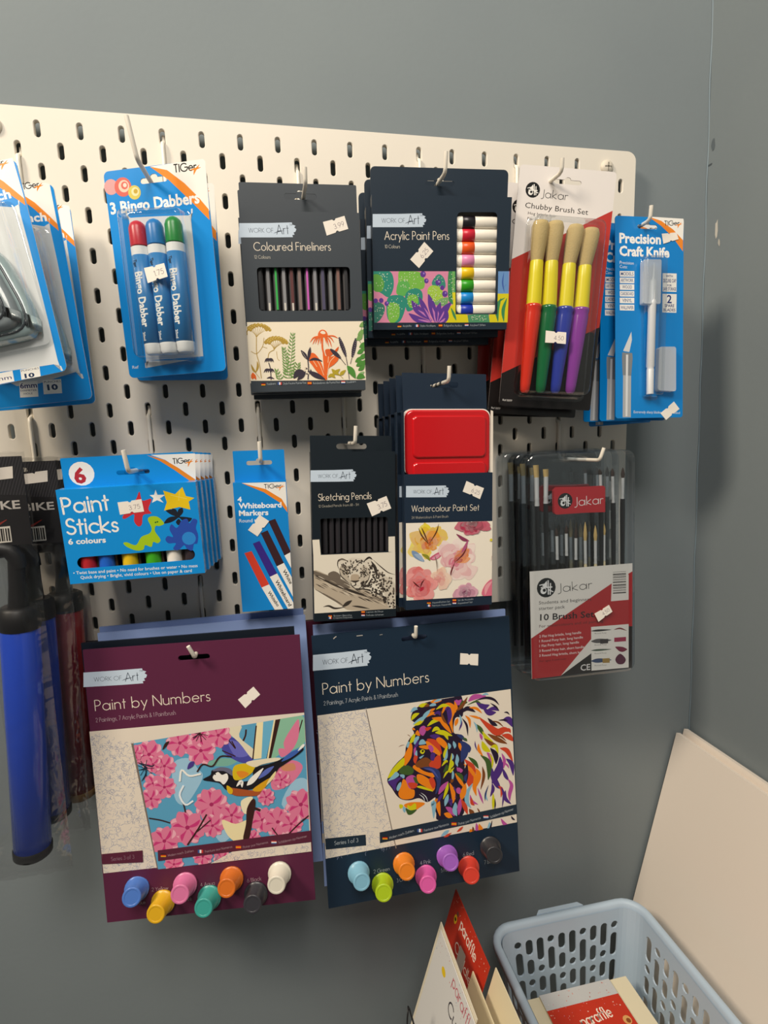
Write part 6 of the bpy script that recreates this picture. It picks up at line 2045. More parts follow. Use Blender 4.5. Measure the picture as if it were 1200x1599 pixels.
P|#cc4428|93,-1359,190,-1382,245,-1458,260,-1568,184,-1498,110,-1410
P|#ec8418|72,-1385,129,-1412,232,-1525,239,-1584,163,-1534,106,-1487
P|#b8509c|98,-1447,138,-1443,165,-1495,133,-1530
P|#4c2c7c|133,-1539,182,-1546,158,-1631,120,-1605
P|#86b6cc|-12,-1411,5,-1366,44,-1357,76,-1410,31,-1418
P|#86b6cc|-74,-1383,-57,-1328,-22,-1309,-3,-1326,-46,-1406
P|#4c2c7c|-77,-1441,-45,-1387,-14,-1353,-28,-1428
P|#b8509c|-77,-1537,-78,-1460,-48,-1445,-63,-1539
P|#cfca14|-122,-1376,-89,-1294,-49,-1281,-73,-1364
P|#86b6cc|-163,-1409,-141,-1359,-122,-1376,-144,-1431
P|#cc4428|-89,-1574,-52,-1512,-35,-1563,-68,-1635
P|#ec8418|-9,-1431,79,-1434,96,-1485,10,-1458
P|#86b6cc|-16,-1566,44,-1546,3,-1583
P|#86b6cc|-67,-1519,-40,-1475,-39,-1543
P|#cfca14|-2,-1490,28,-1475,56,-1499,35,-1530,6,-1521
d|#101010|1.35|30,-1497
P|#b8509c|0,-1268,13,-1212,62,-1195,89,-1242,46,-1313
P|#cc4428|70,-1230,120,-1217,149,-1231,98,-1263
P|#ec8418|-49,-1281,-18,-1237,8,-1308
P|#ec8418|-85,-1218,-64,-1202,-47,-1233
P|#4c2c7c|124,-1324,203,-1316,251,-1352,190,-1373
P|#ec8418|200,-1384,250,-1362,326,-1441,332,-1520,265,-1471
l|#cfca14|4.81|-89,-1112,-47,-1060,12,-1039
l|#86b6cc|4.41|-93,-1015,-43,-979,-5,-989
l|#86b6cc|4.22|-72,-1162,18,-1117,128,-1064
l|#cfca14|4.79|7,-952,56,-949,115,-937
l|#cfca14|4.23|-63,-1173,6,-1154,66,-1123
l|#ec8418|3.93|87,-1097,167,-1060,205,-1084
l|#86b6cc|4.79|36,-1138,88,-1068,160,-1010
l|#cfca14|4.54|101,-1205,182,-1158,251,-1158
l|#ec8418|5.9|164,-1117,281,-1152,318,-1196
l|#cfca14|4.91|156,-1280,207,-1249,255,-1275
l|#cfca14|5.9|194,-1296,283,-1308,399,-1363
l|#cfca14|4.93|255,-1275,312,-1322,347,-1405
l|#86b6cc|3.93|133,-968,192,-957,221,-970
l|#7c4620|3.45|74,-970,114,-956,142,-970
l|#ec8418|4.52|154,-923,213,-921,292,-922
l|#86b6cc|2.95|193,-928,243,-915,293,-912
l|#ec8418|7.05|284,-1085,348,-987,425,-1036,389,-1157,411,-1326
l|#cfca14|3.93|218,-1018,309,-982,396,-1012
l|#4c2c7c|5.92|326,-1042,366,-1028,381,-1127,356,-1221
l|#7c4620|3.02|276,-1045,301,-1145,346,-1219
l|#ec8418|5.06|260,-1169,326,-1236,391,-1333
l|#b8509c|5.9|450,-942,488,-976,539,-943
l|#4c2c7c|3.93|186,-1072,246,-1060,263,-1101
l|#ec8418|3.02|209,-1007,169,-1021,139,-1037
l|#ec8418|4.03|449,-951,465,-1031,452,-1088
l|#b8509c|4.43|470,-935,498,-977,506,-1007
l|#86b6cc|3.54|345,-1443,363,-1485,351,-1523
l|#86b6cc|3.55|416,-1434,428,-1485,421,-1523
l|#cfca14|4.45|305,-1653,299,-1574,334,-1471
l|#86b6cc|3.35|276,-1648,312,-1615,332,-1520
l|#cfca14|3.35|252,-1713,305,-1662,329,-1676
l|#cfca14|4.45|329,-1774,382,-1713,375,-1653
l|#86b6cc|3.44|354,-1670,391,-1626,389,-1577
l|#cfca14|2.63|265,-1862,308,-1800,359,-1779
l|#3f5c2a|4.34|268,-1794,311,-1742,313,-1703
l|#86b6cc|4.45|436,-1731,449,-1665,448,-1596
l|#b8509c|3.44|440,-1752,458,-1794,479,-1787
l|#ec8418|4.34|416,-1827,453,-1892,479,-1975
l|#ec8418|6.07|341,-1933,384,-2078,369,-2185
l|#cfca14|4.04|252,-2116,297,-2015,322,-1920
l|#b8509c|6.07|196,-2048,249,-1978,322,-1911
l|#86b6cc|4.95|268,-2207,291,-2132,315,-2067
l|#86b6cc|3.05|372,-1918,386,-1842,384,-1782
l|#ec8418|6.91|150,-2168,172,-2132,202,-2315
l|#86b6cc|6.09|100,-2179,131,-2145,122,-2331
l|#b8509c|6.07|277,-2219,335,-2268,381,-2346
l|#86b6cc|5.08|383,-2306,396,-2239,399,-2180
l|#ec8418|6.07|253,-2294,302,-2322,359,-2382
l|#b8509c|5.06|416,-2044,447,-2029,464,-2091
l|#7c4620|4.06|361,-1936,372,-1909,393,-1902
l|#4c2c7c|4.04|256,-2038,214,-2090,181,-2144
l|#4c2c7c|4.06|389,-1980,414,-2083,392,-2129
l|#4c2c7c|5.06|310,-2165,340,-2150,347,-2221
P|#cfca14|-279,-2145,-286,-2095,-248,-2102,-240,-2132
P|#86b6cc|-247,-2170,-239,-2123,-212,-2156,-224,-2203
P|#ec8418|-229,-2105,-141,-2090,-15,-2111,23,-2137,-47,-2174,-87,-2187,-153,-2137,-202,-2148
P|#cfca14|-192,-2150,-181,-2113,-153,-2137,-93,-2108,-87,-2178,-146,-2187
P|#3f5c2a|-212,-2147,-155,-2186,-77,-2189,-139,-2237,-192,-2228
l|#e6eef0|0.79|-18,-1993,38,-2051,63,-2124
l|#e6eef0|0.79|-39,-2010,8,-2056,25,-2108
l|#7c4620|0.67|-259,-1405,-224,-1392,-181,-1392
l|#7c4620|0.69|-146,-1272,-127,-1284,-109,-1306
l|#3f5c2a|5.41|507,-1045,553,-987,609,-984
l|#7c4620|4.33|461,-1072,541,-1018,612,-920
l|#b8509c|6.64|620,-974,700,-931,845,-938
l|#261a30|3.33|709,-975,844,-960,943,-994,1008,-1068
l|#4c2c7c|6.66|719,-998,805,-1063,884,-1052
l|#4c2c7c|6.81|804,-1084,880,-1148,964,-1154
l|#4c2c7c|4.88|848,-1112,938,-1102,1005,-1138
l|#261a30|2.26|897,-1031,962,-1083,1005,-1138
l|#3f5c2a|2.21|607,-1016,720,-987,785,-1028
l|#261a30|5.54|526,-1102,605,-1058,703,-1114
l|#ec8418|3.32|628,-1050,716,-1073,785,-1141
l|#86b6cc|2.72|790,-921,846,-912,879,-927
l|#261a30|2.04|1066,-1168,1105,-1173,1136,-1206
l|#4c2c7c|7.97|1045,-1258,1124,-1268,1171,-1362
l|#261a30|2.27|988,-1255,1067,-1261,1112,-1278
l|#cc4428|8.88|744,-1184,872,-1321,970,-1400,1062,-1380,1141,-1413
l|#ec8418|2.89|623,-1147,711,-1180,765,-1209
l|#261a30|4.99|855,-1210,919,-1284,974,-1319
l|#7c4620|2.04|909,-1250,987,-1282,1052,-1346
l|#cc4428|6.83|1025,-1441,1115,-1475,1170,-1538
l|#cc4428|3.48|1062,-1380,1119,-1388,1140,-1435
l|#7c4620|5.69|846,-1404,966,-1487,1088,-1559
l|#7c4620|2.28|946,-1440,1013,-1461,1079,-1525
l|#cc4428|5.69|995,-1601,1085,-1647,1153,-1789
l|#3f5c2a|4.99|707,-1266,759,-1338,800,-1420
l|#cfca14|4.99|780,-1363,832,-1457,909,-1511
l|#cfca14|6.83|769,-1481,804,-1573,870,-1626
l|#7c4620|4.99|799,-1452,885,-1530,963,-1563
l|#cfca14|4.46|872,-1572,940,-1571,970,-1663
l|#261a30|6.83|872,-1583,935,-1679,936,-1789
l|#b8509c|5.01|824,-1630,867,-1691,884,-1814
l|#cfca14|2.72|857,-1646,893,-1739,870,-1867
l|#3f5c2a|6.83|745,-1651,830,-1740,847,-1864,826,-1970
l|#ec8418|3.87|723,-1507,725,-1583,772,-1666
l|#4c2c7c|1.59|680,-1468,683,-1523,703,-1591
l|#b8509c|3.34|746,-1380,761,-1425,770,-1470
l|#86b6cc|2.22|675,-1229,706,-1287,713,-1364
l|#4c2c7c|10.2|991,-1710,985,-1830,923,-1941,874,-2022
l|#4c2c7c|6.83|883,-1836,890,-1936,941,-2054,984,-2106
l|#4c2c7c|4.55|874,-2022,882,-2100,844,-2182
l|#b8509c|3.87|1015,-1669,1045,-1762,1030,-1859
l|#4c2c7c|4.55|1018,-1857,1049,-1950,1091,-2023
l|#4c2c7c|5.82|1069,-1743,1134,-1819,1151,-1966
l|#b8509c|5.12|1081,-1999,1123,-2083,1095,-2190,1092,-2278
l|#4c2c7c|4.55|1040,-2137,1036,-2236,1107,-2320
l|#b8509c|2.28|1011,-1768,1077,-1822,1098,-1869
l|#cc4428|3.96|952,-2067,995,-2118,980,-2215
l|#4c2c7c|2.96|985,-2084,1016,-2177,991,-2339
l|#cfca14|3.88|880,-2144,881,-2255,871,-2352
l|#261a30|1.82|900,-2213,902,-2291,893,-2356
l|#86b6cc|2.73|804,-2076,783,-2161,808,-2231
l|#2e3a70|2.05|828,-2036,784,-2139,774,-2226
l|#7c4620|3.87|760,-1795,772,-1918,725,-2075
l|#b8509c|2.67|687,-2047,721,-2162,750,-2255
l|#ec8418|6.83|681,-1805,705,-1907,647,-2062
l|#cc4428|10|543,-1675,626,-1797,596,-1956,582,-2019
l|#ec8418|4.46|529,-1728,614,-1817,643,-1898
l|#3f5c2a|4.9|588,-1650,663,-1726,709,-1810
l|#ec8418|5.69|647,-1833,664,-1945,648,-2040,666,-2142
l|#86b6cc|5.57|628,-1983,557,-2080,545,-2199,592,-2283
l|#b8509c|3.42|588,-2118,607,-2198,683,-2255
l|#cc4428|3.87|603,-2154,606,-2220,638,-2258
l|#ec8418|7.8|540,-1969,501,-2082,475,-2165
l|#b8509c|5.59|465,-2142,448,-2248,433,-2344
l|#cc4428|5.57|475,-2155,515,-2249,544,-2352
l|#86b6cc|5.59|396,-2185,386,-2282,410,-2351
l|#7c4620|5.57|569,-2291,600,-2340,633,-2367
l|#7c4620|1.82|670,-2297,690,-2333,700,-2362
l|#cfca14|3.34|406,-1752,350,-1787,382,-1576
l|#86b6cc|3.34|445,-1628,437,-1692,451,-1748
l|#ec8418|4.78|476,-1460,495,-1506,509,-1573
l|#86b6cc|3.34|411,-1429,420,-1474,429,-1518
l|#2e3a70|9.77|498,-1442,550,-1514,534,-1620,497,-1701
l|#2e3a70|5.55|563,-1473,599,-1543,602,-1598
l|#2e3a70|4.44|458,-1361,512,-1390,564,-1451
l|#3f5c2a|2.6|522,-1402,565,-1430,581,-1459
l|#261a30|2.66|534,-1167,585,-1260,595,-1391
l|#4c2c7c|2.6|507,-1142,520,-1230,488,-1311
l|#86b6cc|2.22|503,-1120,517,-1175,508,-1249
l|#ec8418|3.33|574,-1140,621,-1200,627,-1298
l|#ec8418|4.44|442,-1251,461,-1200,479,-1160
l|#b8509c|4.46|461,-1761,492,-1809,502,-1821
l|#3f5c2a|5.57|425,-1820,478,-1872,508,-1942
l|#ec8418|3.7|413,-1829,485,-1949,526,-2032
l|#b8509c|5.59|421,-2015,447,-2052,456,-2086
l|#261a30|3.34|383,-2009,432,-2126,407,-2187
l|#ec8418|4.79|351,-1971,380,-2063,381,-2161
l|#261a30|6.68|568,-1734,544,-1871,540,-1969
l|#2e3a70|3.79|562,-1852,537,-1903,551,-1960
c|
c|-383,-2493,1172,-2471,1178,-2562,-379,-2604
l|#ec8418|5.57|568,-2543,583,-2579,587,-2624
l|#b8509c|4.46|650,-2480,657,-2559,655,-2603
l|#cc4428|3.35|401,-2547,446,-2522,481,-2495
l|#86b6cc|4.57|819,-2499,816,-2554,780,-2603
l|#261a30|2.28|854,-2483,827,-2567,791,-2616
l|#ec8418|5.71|683,-2497,702,-2567,723,-2604
l|#b8509c|4.2|968,-2480,1011,-2554,1067,-2586
l|#261a30|2.33|1101,-2469,1122,-2507,1150,-2528
l|#86b6cc|4.47|201,-2566,258,-2533,303,-2508
l|#cc4428|3.35|220,-2624,266,-2578,334,-2546
l|#7c4620|2.9|603,-2517,607,-2561,599,-2604
c|
p|#1f2e3d|-1174,-2349,-704,-2384,-705,-2514,-1173,-2479
t|L|#aab3ba|4.47|Series 1 of 3|-1071,-2443,-796,-2456|0.1
p|#1f2e3d|-538,-2388,1180,-2333,1182,-2456,-541,-2516
p|#222|-506,-2438,-447,-2449,-448,-2462,-507,-2451
p|#c8321e|-507,-2451,-448,-2462,-449,-2475,-508,-2464
p|#e8a81c|-508,-2464,-449,-2475,-449,-2488,-509,-2477
t|L|#aab3ba|2.95|Malen nach Zahlen|-425,-2488,-128,-2449|0.1
p|#3f5a9a|-85,-2424,-65,-2427,-67,-2467,-87,-2463
p|#eee|-65,-2427,-44,-2431,-46,-2471,-67,-2467
p|#c8413a|-44,-2431,-24,-2434,-26,-2474,-46,-2471
t|L|#aab3ba|3.01|Peinture aux Numeros|-2,-2474,304,-2444|0.1
p|#c8321e|339,-2417,402,-2428,401,-2441,339,-2430
p|#f0b020|339,-2430,401,-2441,400,-2455,338,-2444
p|#c8321e|338,-2444,400,-2455,400,-2468,337,-2457
t|L|#aab3ba|3.11|Pintar por Numeros|425,-2468,709,-2438|0.1
p|#c8413a|745,-2401,809,-2411,808,-2425,744,-2414
p|#f0eee8|744,-2414,808,-2425,808,-2439,744,-2428
p|#4a5f9a|744,-2428,808,-2439,807,-2452,743,-2441
t|L|#aab3ba|3.17|Schilderen op Nummer|833,-2452,1134,-2399|0.1
t|L|#8f9aa4|4.41|2 Green|-634,-2868,-445,-2866|0.1
t|L|#8f9aa4|4.45|3 Orange|-365,-3028,-182,-3026|0.1
t|L|#8f9aa4|4.49|4 Pink|-71,-2871,58,-2867|0.1
t|L|#8f9aa4|4.64|5 Purple|180,-3010,325,-3009|0.1
t|L|#8f9aa4|4.69|6 Red|465,-2872,600,-2868|0.1
t|L|#8f9aa4|4.78|7 Black|729,-3013,881,-3013|0.1
s|#b9b3ac|1.09|-939,-53,-920,-37,-904,-30
s|#b9b3ac|0.88|-675,-48,-604,-48
s|#8a8a88|0.9|-408,-64,-374,-61
"""
def parse_art():
    out = {}; cur = None
    def pts(t): 
        n = [int(x) / 10 for x in t.split(',')]; return list(zip(n[::2], n[1::2]))
    for ln in ART_SRC.strip().split('\n'):
        if ln[0] == '=': cur = out[ln[1:]] = []; continue
        a = ln.split('|')
        if a[0] in 'pP': cur.append((a[0], a[1], pts(a[2])))
        elif a[0] in 'lsd': cur.append((a[0], a[1], float(a[2]), pts(a[3])))
        elif a[0] == 't': q = pts(a[5]); cur.append(('t', a[1], a[2], float(a[3]), a[4], q[0], q[1], float(a[6])))
        elif a[0] == 'c': cur.append(('clip', [pts(x) for x in a[1:]] if a[1] else None))
        elif a[0] == 'w': q = pts(a[1]); cur.append(('bloom', q[0], float(a[2]), [tuple(float(v) for v in p.split(',')) for p in a[3].split(';')], a[4], a[5], int(a[6])))
        elif a[0] == 'z': cur.append(('scribble', pts(a[1]), a[2], int(a[3]), int(a[4])))
    return out
ART = parse_art()

# ================================================================== the setting
def structure(o): o['kind'] = 'structure'; return o
structure(MB().box(-1500, 1100, 17, 117, -1800, 1500, '#6f8390').build('wall_back', 'wall_paint'))
b = MB()
# right wall, leaning out slightly towards the floor
b.add([(873 + (190 - z) * .0263, y, z) for z in (1500, -1800) for y in (16.5, -1500)] + [(1100, y, z) for z in (1500, -1800) for y in (16.5, -1500)],
      [(0, 1, 3, 2), (4, 6, 7, 5), (0, 4, 5, 1), (2, 3, 7, 6), (0, 2, 6, 4), (1, 5, 7, 3)], '#6f8390')
structure(b.build('wall_right', 'wall_paint'))
# hairline of filler in the corner and the small scuffs on the right wall
sc = MB()
sc.tube([(873 + (190 - z) * .0263 - .4 + .7 * math.sin(z * .05), 16.2, z) for z in range(400, -801, -20)], .9, '#7d8d96', 5)
structure(sc.build('trim_1', 'soft_plastic'))
def wx(z): return 873 + (190 - z) * .0263
ch = MB()                                      # chipped paint: bare filler showing on the right wall and in the corner
for z0, y0, hh, ww, c in ((-85, -2, 15, 3.0, '#c9c4ba'), (-104, -7, 7, 1.8, '#b9b5ac'), (20, 8, 9, 3.4, '#5f686d'), (-2, 12, 2, 3.5, '#50585d')):
    rng = random.Random(int(z0)); o = []
    for i in range(9):
        a = i * 2 * math.pi / 9; r = rng.uniform(.6, 1.1); o.append((y0 + ww * r * math.cos(a), z0 + hh * r * math.sin(a) * .8))
    ch.add([(wx(z) - .35, y, z) for y, z in o], [tuple(range(9))], c)
structure(ch.build('trim_2', 'matt_card'))

# ================================================================== pegboard
WHITE = '#e5ded1'
def pegboard():
    t = thing('pegboard', 'large cream metal pegboard with staggered slots fixed to the grey wall', 'pegboard', (0, 0, 0))
    b = MB(); TH = 5.0
    screw = {(40, 0), (720, 0), (40, 26), (720, 26)}
    def cell(x0, x1, z0, z1, hole):
        o = [(x0, z0), (x1, z0), (x1, z1), (x0, z1)]
        if hole is None:
            b.add([(p[0], 0, p[1]) for p in o], [(0, 1, 2, 3)], WHITE); b.add([(p[0], TH, p[1]) for p in o], [(3, 2, 1, 0)], WHITE); return
        cx, cz, w, h = hole
        big = capsule(cx, cz, w + 1.3, h + 1.3); sm = capsule(cx, cz, w, h); n = len(sm)
        ts = tess([o, big]); allp = o + big
        b.add([(p[0], 0, p[1]) for p in allp], ts, WHITE)
        b.add([(p[0], 0, p[1]) for p in big] + [(p[0], .7, p[1]) for p in sm] + [(p[0], TH, p[1]) for p in sm],
              [(k * n + i, k * n + (i + 1) % n, (k + 1) * n + (i + 1) % n, (k + 1) * n + i) for k in (0, 1) for i in range(n)], WHITE, False)
        ts2 = tess([o, sm]); b.add([(p[0], TH, p[1]) for p in o + sm], [q[::-1] for q in ts2], WHITE)
    for r in range(27):
        z1, z0 = -10 - 20 * r, -30 - 20 * r; cz = -20 - 20 * r
        if r % 2 == 0:
            cell(0, 20, z0, z1, None); cell(740, 760, z0, z1, None)
            for k in range(18):
                cx = 40 + 40 * k
                cell(cx - 20, cx + 20, z0, z1, (cx, cz, 6, 6.5) if (cx, r) in screw else (cx, cz, 5.7, 15.6))
        else:
            for k in range(19): cx = 20 + 40 * k; cell(cx - 20, cx + 20, z0, z1, (cx, cz, 5.7, 15.6))
    for za, zb, up in ((-10, 0, 1), (-560, -550, 0)):
        if up: o = [(0, za), (760, za)] + A(748, -10, 12, 10, 0, 90, 6) + A(12, -10, 12, 10, 90, 180, 6)
        else: o = A(12, -550, 12, 10, 180, 270, 6) + A(748, -550, 12, 10, 270, 360, 6)
        b.prism(o, 0, TH, WHITE)
    for x in (0, 760): b.add([(x, 0, -10), (x, TH, -10), (x, TH, -550), (x, 0, -550)], [(0, 1, 2, 3)], WHITE)
    b.build('panel', 'enamel', t)
    for (x, r) in sorted(screw):
        z = -20 - 20 * r; s = MB()
        s.loft([[(x + a * math.cos(k * math.pi / 8), y, z + a * math.sin(k * math.pi / 8)) for k in range(16)] for a, y in ((8.5, -.2), (8.2, -1.6), (6.5, -3.2), (3, -3.9))], '#d8cfbe')
        s.box(x - 4.6, x + 4.6, -4.1, -3.6, z - .7, z + .7, '#8d867a'); s.box(x - .7, x + .7, -4.1, -3.6, z - 4.6, z + 4.6, '#8d867a')
        s.build('screw', 'enamel', t)
        sp = MB(); sp.tube([(x, 5, z), (x, 16.8, z)], 9, '#d8cfbe', 14); sp.build('spacer', 'enamel', t)
    return t
pegboard()

def peg_hook(label, x, zslot, zp, length=92, dx=0.0, tip=13, tdx=0.0, tdy=-2.0):
    b = MB(); W = '#efe8da'; yb = -length
    pts = [(x, 9, zslot + 5), (x, 8.5, zslot), (x, 4, zslot - 4), (x, -1.8, zslot - 7), (x, -2.6, zslot - 12)]
    pts += [(x, -2.6, zp + 9), (x, -3.6, zp + 4), (x + dx * .05, -7, zp + .8)]
    pts += [(x + dx * .5, -40, zp), (x + dx, yb + 5, zp), (x + dx + tdx * .1, yb + 1.5, zp + 1.2), (x + dx + tdx * .2, yb - .2, zp + 4), (x + dx + tdx, yb + tdy, zp + tip)]
    b.tube(pts, 2.1, W, 10)
    return tag(b.build('peg_hook', 'wire_white'), label, 'hook', 'white wire hooks on the pegboard')
peg_hook('white hook with a long slanted tip holding the bingo dabber packs', 200, -20, -90, 100, -9, 34, -6)
peg_hook('white hook holding the coloured fineliner boxes', 340, -40, -95, 84, 0, 14)
peg_hook('white hook holding the acrylic paint pen boxes', 480, -20, -79, 88, 1, 18, 0, -3)
peg_hook('white hook at the top right holding the chubby brush packs', 600, -20, -73, 92, 7, 12, -1)
peg_hook('white hook holding the precision craft knife cards', 720, -60, -113, 86, -2, 14, -1)
peg_hook('white hook holding the hole punch cards at the left edge', 60, -40, -97, 100, 0, 14)
peg_hook('white hook holding the paint stick boxes', 160, -300, -364, 116, 0, 20, -2)
peg_hook('white hook holding the single whiteboard marker box', 280, -300, -360, 84, 0, 20)
peg_hook('white hook holding the sketching pencil box', 380, -280, -345, 76, 0, 18, 1)
peg_hook('white hook holding the stack of watercolour sets', 480, -220, -283, 90, 1, 15, 0)
peg_hook('white hook seen through the clear brush cases', 660, -320, -374, 90, 2, 14, 3)
peg_hook('white hook holding the maroon bird painting kits', 200, -500, -559, 92, 0, 14, -5)
peg_hook('white hook holding the navy lion painting kits', 440, -500, -567, 82, 0, 15)
peg_hook('white hook at the left edge holding the bike pumps', 40, -300, -356, 104, -8, 14)

# ================================================================== helpers for packs
def slot_hole(cx, cz, w, h): return rrect(cx - w / 2, cx + w / 2, cz - h / 2, cz + h / 2, h / 2 - .05, 5)
def euro_hole(cx, cz, w, h):
    """hanging slot with a round bump in the middle of its top edge"""
    r = h / 2; br = h * .75
    top = [(cx + br * math.cos(a), cz + r + br * .8 * math.sin(a)) for a in (0.0, .6, 1.2, 1.9, 2.5, 3.14159)]
    return A(cx + w / 2 - r, cz, r, r, -90, 90, 6) + top + A(cx - w / 2 + r, cz, r, r, 90, 270, 6)
def sticker(parent, quad, y, price='', lh=.34):
    """small price label with a notch in each long side"""
    tl, tr, br_, bl = [Vector(p) for p in quad]
    def P(u, v): p = (tl * (1 - u) + tr * u) * (1 - v) + (bl * (1 - u) + br_ * u) * v; return (p.x, p.y)
    o = [P(0, 0), P(.42, .02), P(.47, .12), P(.53, .12), P(.58, .01), P(1, 0), P(1, 1), P(.58, .99), P(.53, .88), P(.47, .88), P(.42, .98), P(0, 1)]
    b = MB(); b.prism([p for p in o][::-1], y - .25, y, '#efe7dc'); b.print_start(y - .26)
    h = (tl - bl).length
    if price: b.text('L', '#8a7f86', h * lh, price, P(.42, .72), P(.88, .70), .1)
    return b.build('price_sticker', 'matt_card', parent)
def carton(parent, w, h, d, col, art, window=None, yb=None, side=None, finish_='printed_card', inner='#15161a'):
    """folding box: front face at y=0 with its print, optional window hole, hollow when it has one"""
    b = MB(); o = [(-w / 2, -h), (w / 2, -h), (w / 2, 0), (-w / 2, 0)]
    side = side or col
    if window:
        b.prism(o, 0, .6, col, [window], edge=side)
        for x0, x1 in ((-w / 2, -w / 2 + .6), (w / 2 - .6, w / 2)): b.box(x0, x1, .6, d, -h, 0, side)
        for z0, z1 in ((-h, -h + .6), (-.6, 0)): b.box(-w / 2 + .6, w / 2 - .6, .6, d, z0, z1, side)
        b.box(-w / 2 + .6, w / 2 - .6, d - .6, d, -h + .6, -.6, inner)
    else: b.box(-w / 2, w / 2, 0, d, -h, 0, side)
    if art: b.print_art(ART[art])
    return b.build('carton', finish_, parent)
def hang_tab(parent, w, h, y, col, hole, r=2.0, art=None, name='hang_tab', x=0.0, lean=0.0, finish_='printed_card', th=.7):
    o = [(x - w / 2, 0), (x + w / 2, 0), (x + w / 2, h - r)] + A(x + w / 2 - r, h - r, r, r, 20, 90, 4) + A(x - w / 2 + r, h - r, r, r, 90, 180, 4)
    b = MB(); b.prism(o, y, y + th, col, [hole] if hole else [])
    if art: b.print_art(ART[art], y - .04)
    return b.build(name, finish_, parent, rot=(lean, 0, 0) if lean else None)
def dome(parent, outline, depth, inset=3.0, mat='clear_plastic', name='blister', y0=-.3, flange=True):
    """vacuum-formed clear bubble standing in front of a card"""
    c = (sum(p[0] for p in outline) / len(outline), sum(p[1] for p in outline) / len(outline))
    def ring(k, y): 
        out = []
        for p in outline:
            dx, dz = p[0] - c[0], p[1] - c[1]; l = math.hypot(dx, dz) or 1
            out.append((p[0] - dx / l * k, y, p[1] - dz / l * k))
        return out
    b = MB(); b.loft([ring(-4 if flange else 0, y0), ring(0, y0 - .1), ring(inset * .4, y0 - depth * .7), ring(inset * .7, y0 - depth * .94), ring(inset * 1.6, y0 - depth)], '#ffffff', True, False, True)
    return b.build(name, mat, parent)
def between(a, b, t): return tuple(a[i] + (b[i] - a[i]) * t for i in range(len(a)))
def V3(p, y): return (p[0], y, p[1])

# ================================================================== hole punch cards (left edge)
BLUE = '#128cdc'
def punch_pack(label, loc, rot, art, w, h, full):
    t = thing('hole_punch_pack', label, 'hole punch pack', loc, rot, 'hole punch cards on the left hook')
    b = MB(); o = rrect(-w / 2, w / 2, -h, 0, 5, 4)
    b.prism(o, 0, 1.0, BLUE, [euro_hole(0, -12, 26, 5)], edge='#d8dde0'); b.print_art(ART[art]); b.build('backing_card', 'glossy_card', t)
    # the punch: a tall humped lever over a base, moulded in nested steps
    x0, x1, z0, z1 = -w * .43, w * .34, -h * .83, -h * .28; mx, mz = x0 + (x1 - x0) * .35, z0 + (z1 - z0) * .42
    base = round_quad([(x0, z1 - 4), (x0 + (x1 - x0) * .52, z1), (x1 - 10, z1 - 26), (x1 + 6, z0 + 18), (x1 + 4, z0), (x0, z0 - 2)], 15, 5)
    def prof(k): return [(mx + (p[0] - mx) * k, mz + (p[1] - mz) * k) for p in base]
    b = MB(); b.loft([V3s(prof(1), -1.5), V3s(prof(.99), -7), V3s(prof(.95), -10), V3s(prof(.9), -11)], '#9fb2b4'); b.build('punch_body', 'lacquer', t)
    c = MB(); c.loft([V3s(prof(.82), -10), V3s(prof(.80), -15), V3s(prof(.75), -17.5), V3s(prof(.68), -18)], '#8b9498'); c.loft([V3s(prof(.56), -17), V3s(prof(.54), -20.5), V3s(prof(.49), -22.5), V3s(prof(.40), -23)], '#a5a3ad')
    for k, y in ((.88, -11.2), (.66, -18.2), (.30, -23)):
        p = V3s(prof(k), y); c.tube(p + p[:1], 1.1, '#3b4248', 6)
    c.build('punch_lever', 'lacquer', t)
    dome(t, round_quad([(-w * .46, -h * .17), (w * .38, -h * .20), (w * .43, -h * .86), (-w * .46, -h * .86)], 7), 25, 5)
    return t
def V3s(o, y): return [(p[0], y, p[1]) for p in o]
punch_pack('blue hole punch card cut by the left edge of the picture, frontmost', (42.4, -95.3, -105.0), (-6.83, -10.26, -7.05), 'punch', 102.3, 182.5, True)
punch_pack('blue hole punch card second on the left hook, labelled 6mm and 10', (60.0, -65.8, -105.6), (0.49, -4.08, -8.46), 'punch2', 103.0, 192.1, False)
punch_pack('blue hole punch card at the back of the left hook', (59.0, -16.9, -102.3), (-6.29, -3.28, -3.38), 'punch2', 98.9, 197.3, False)


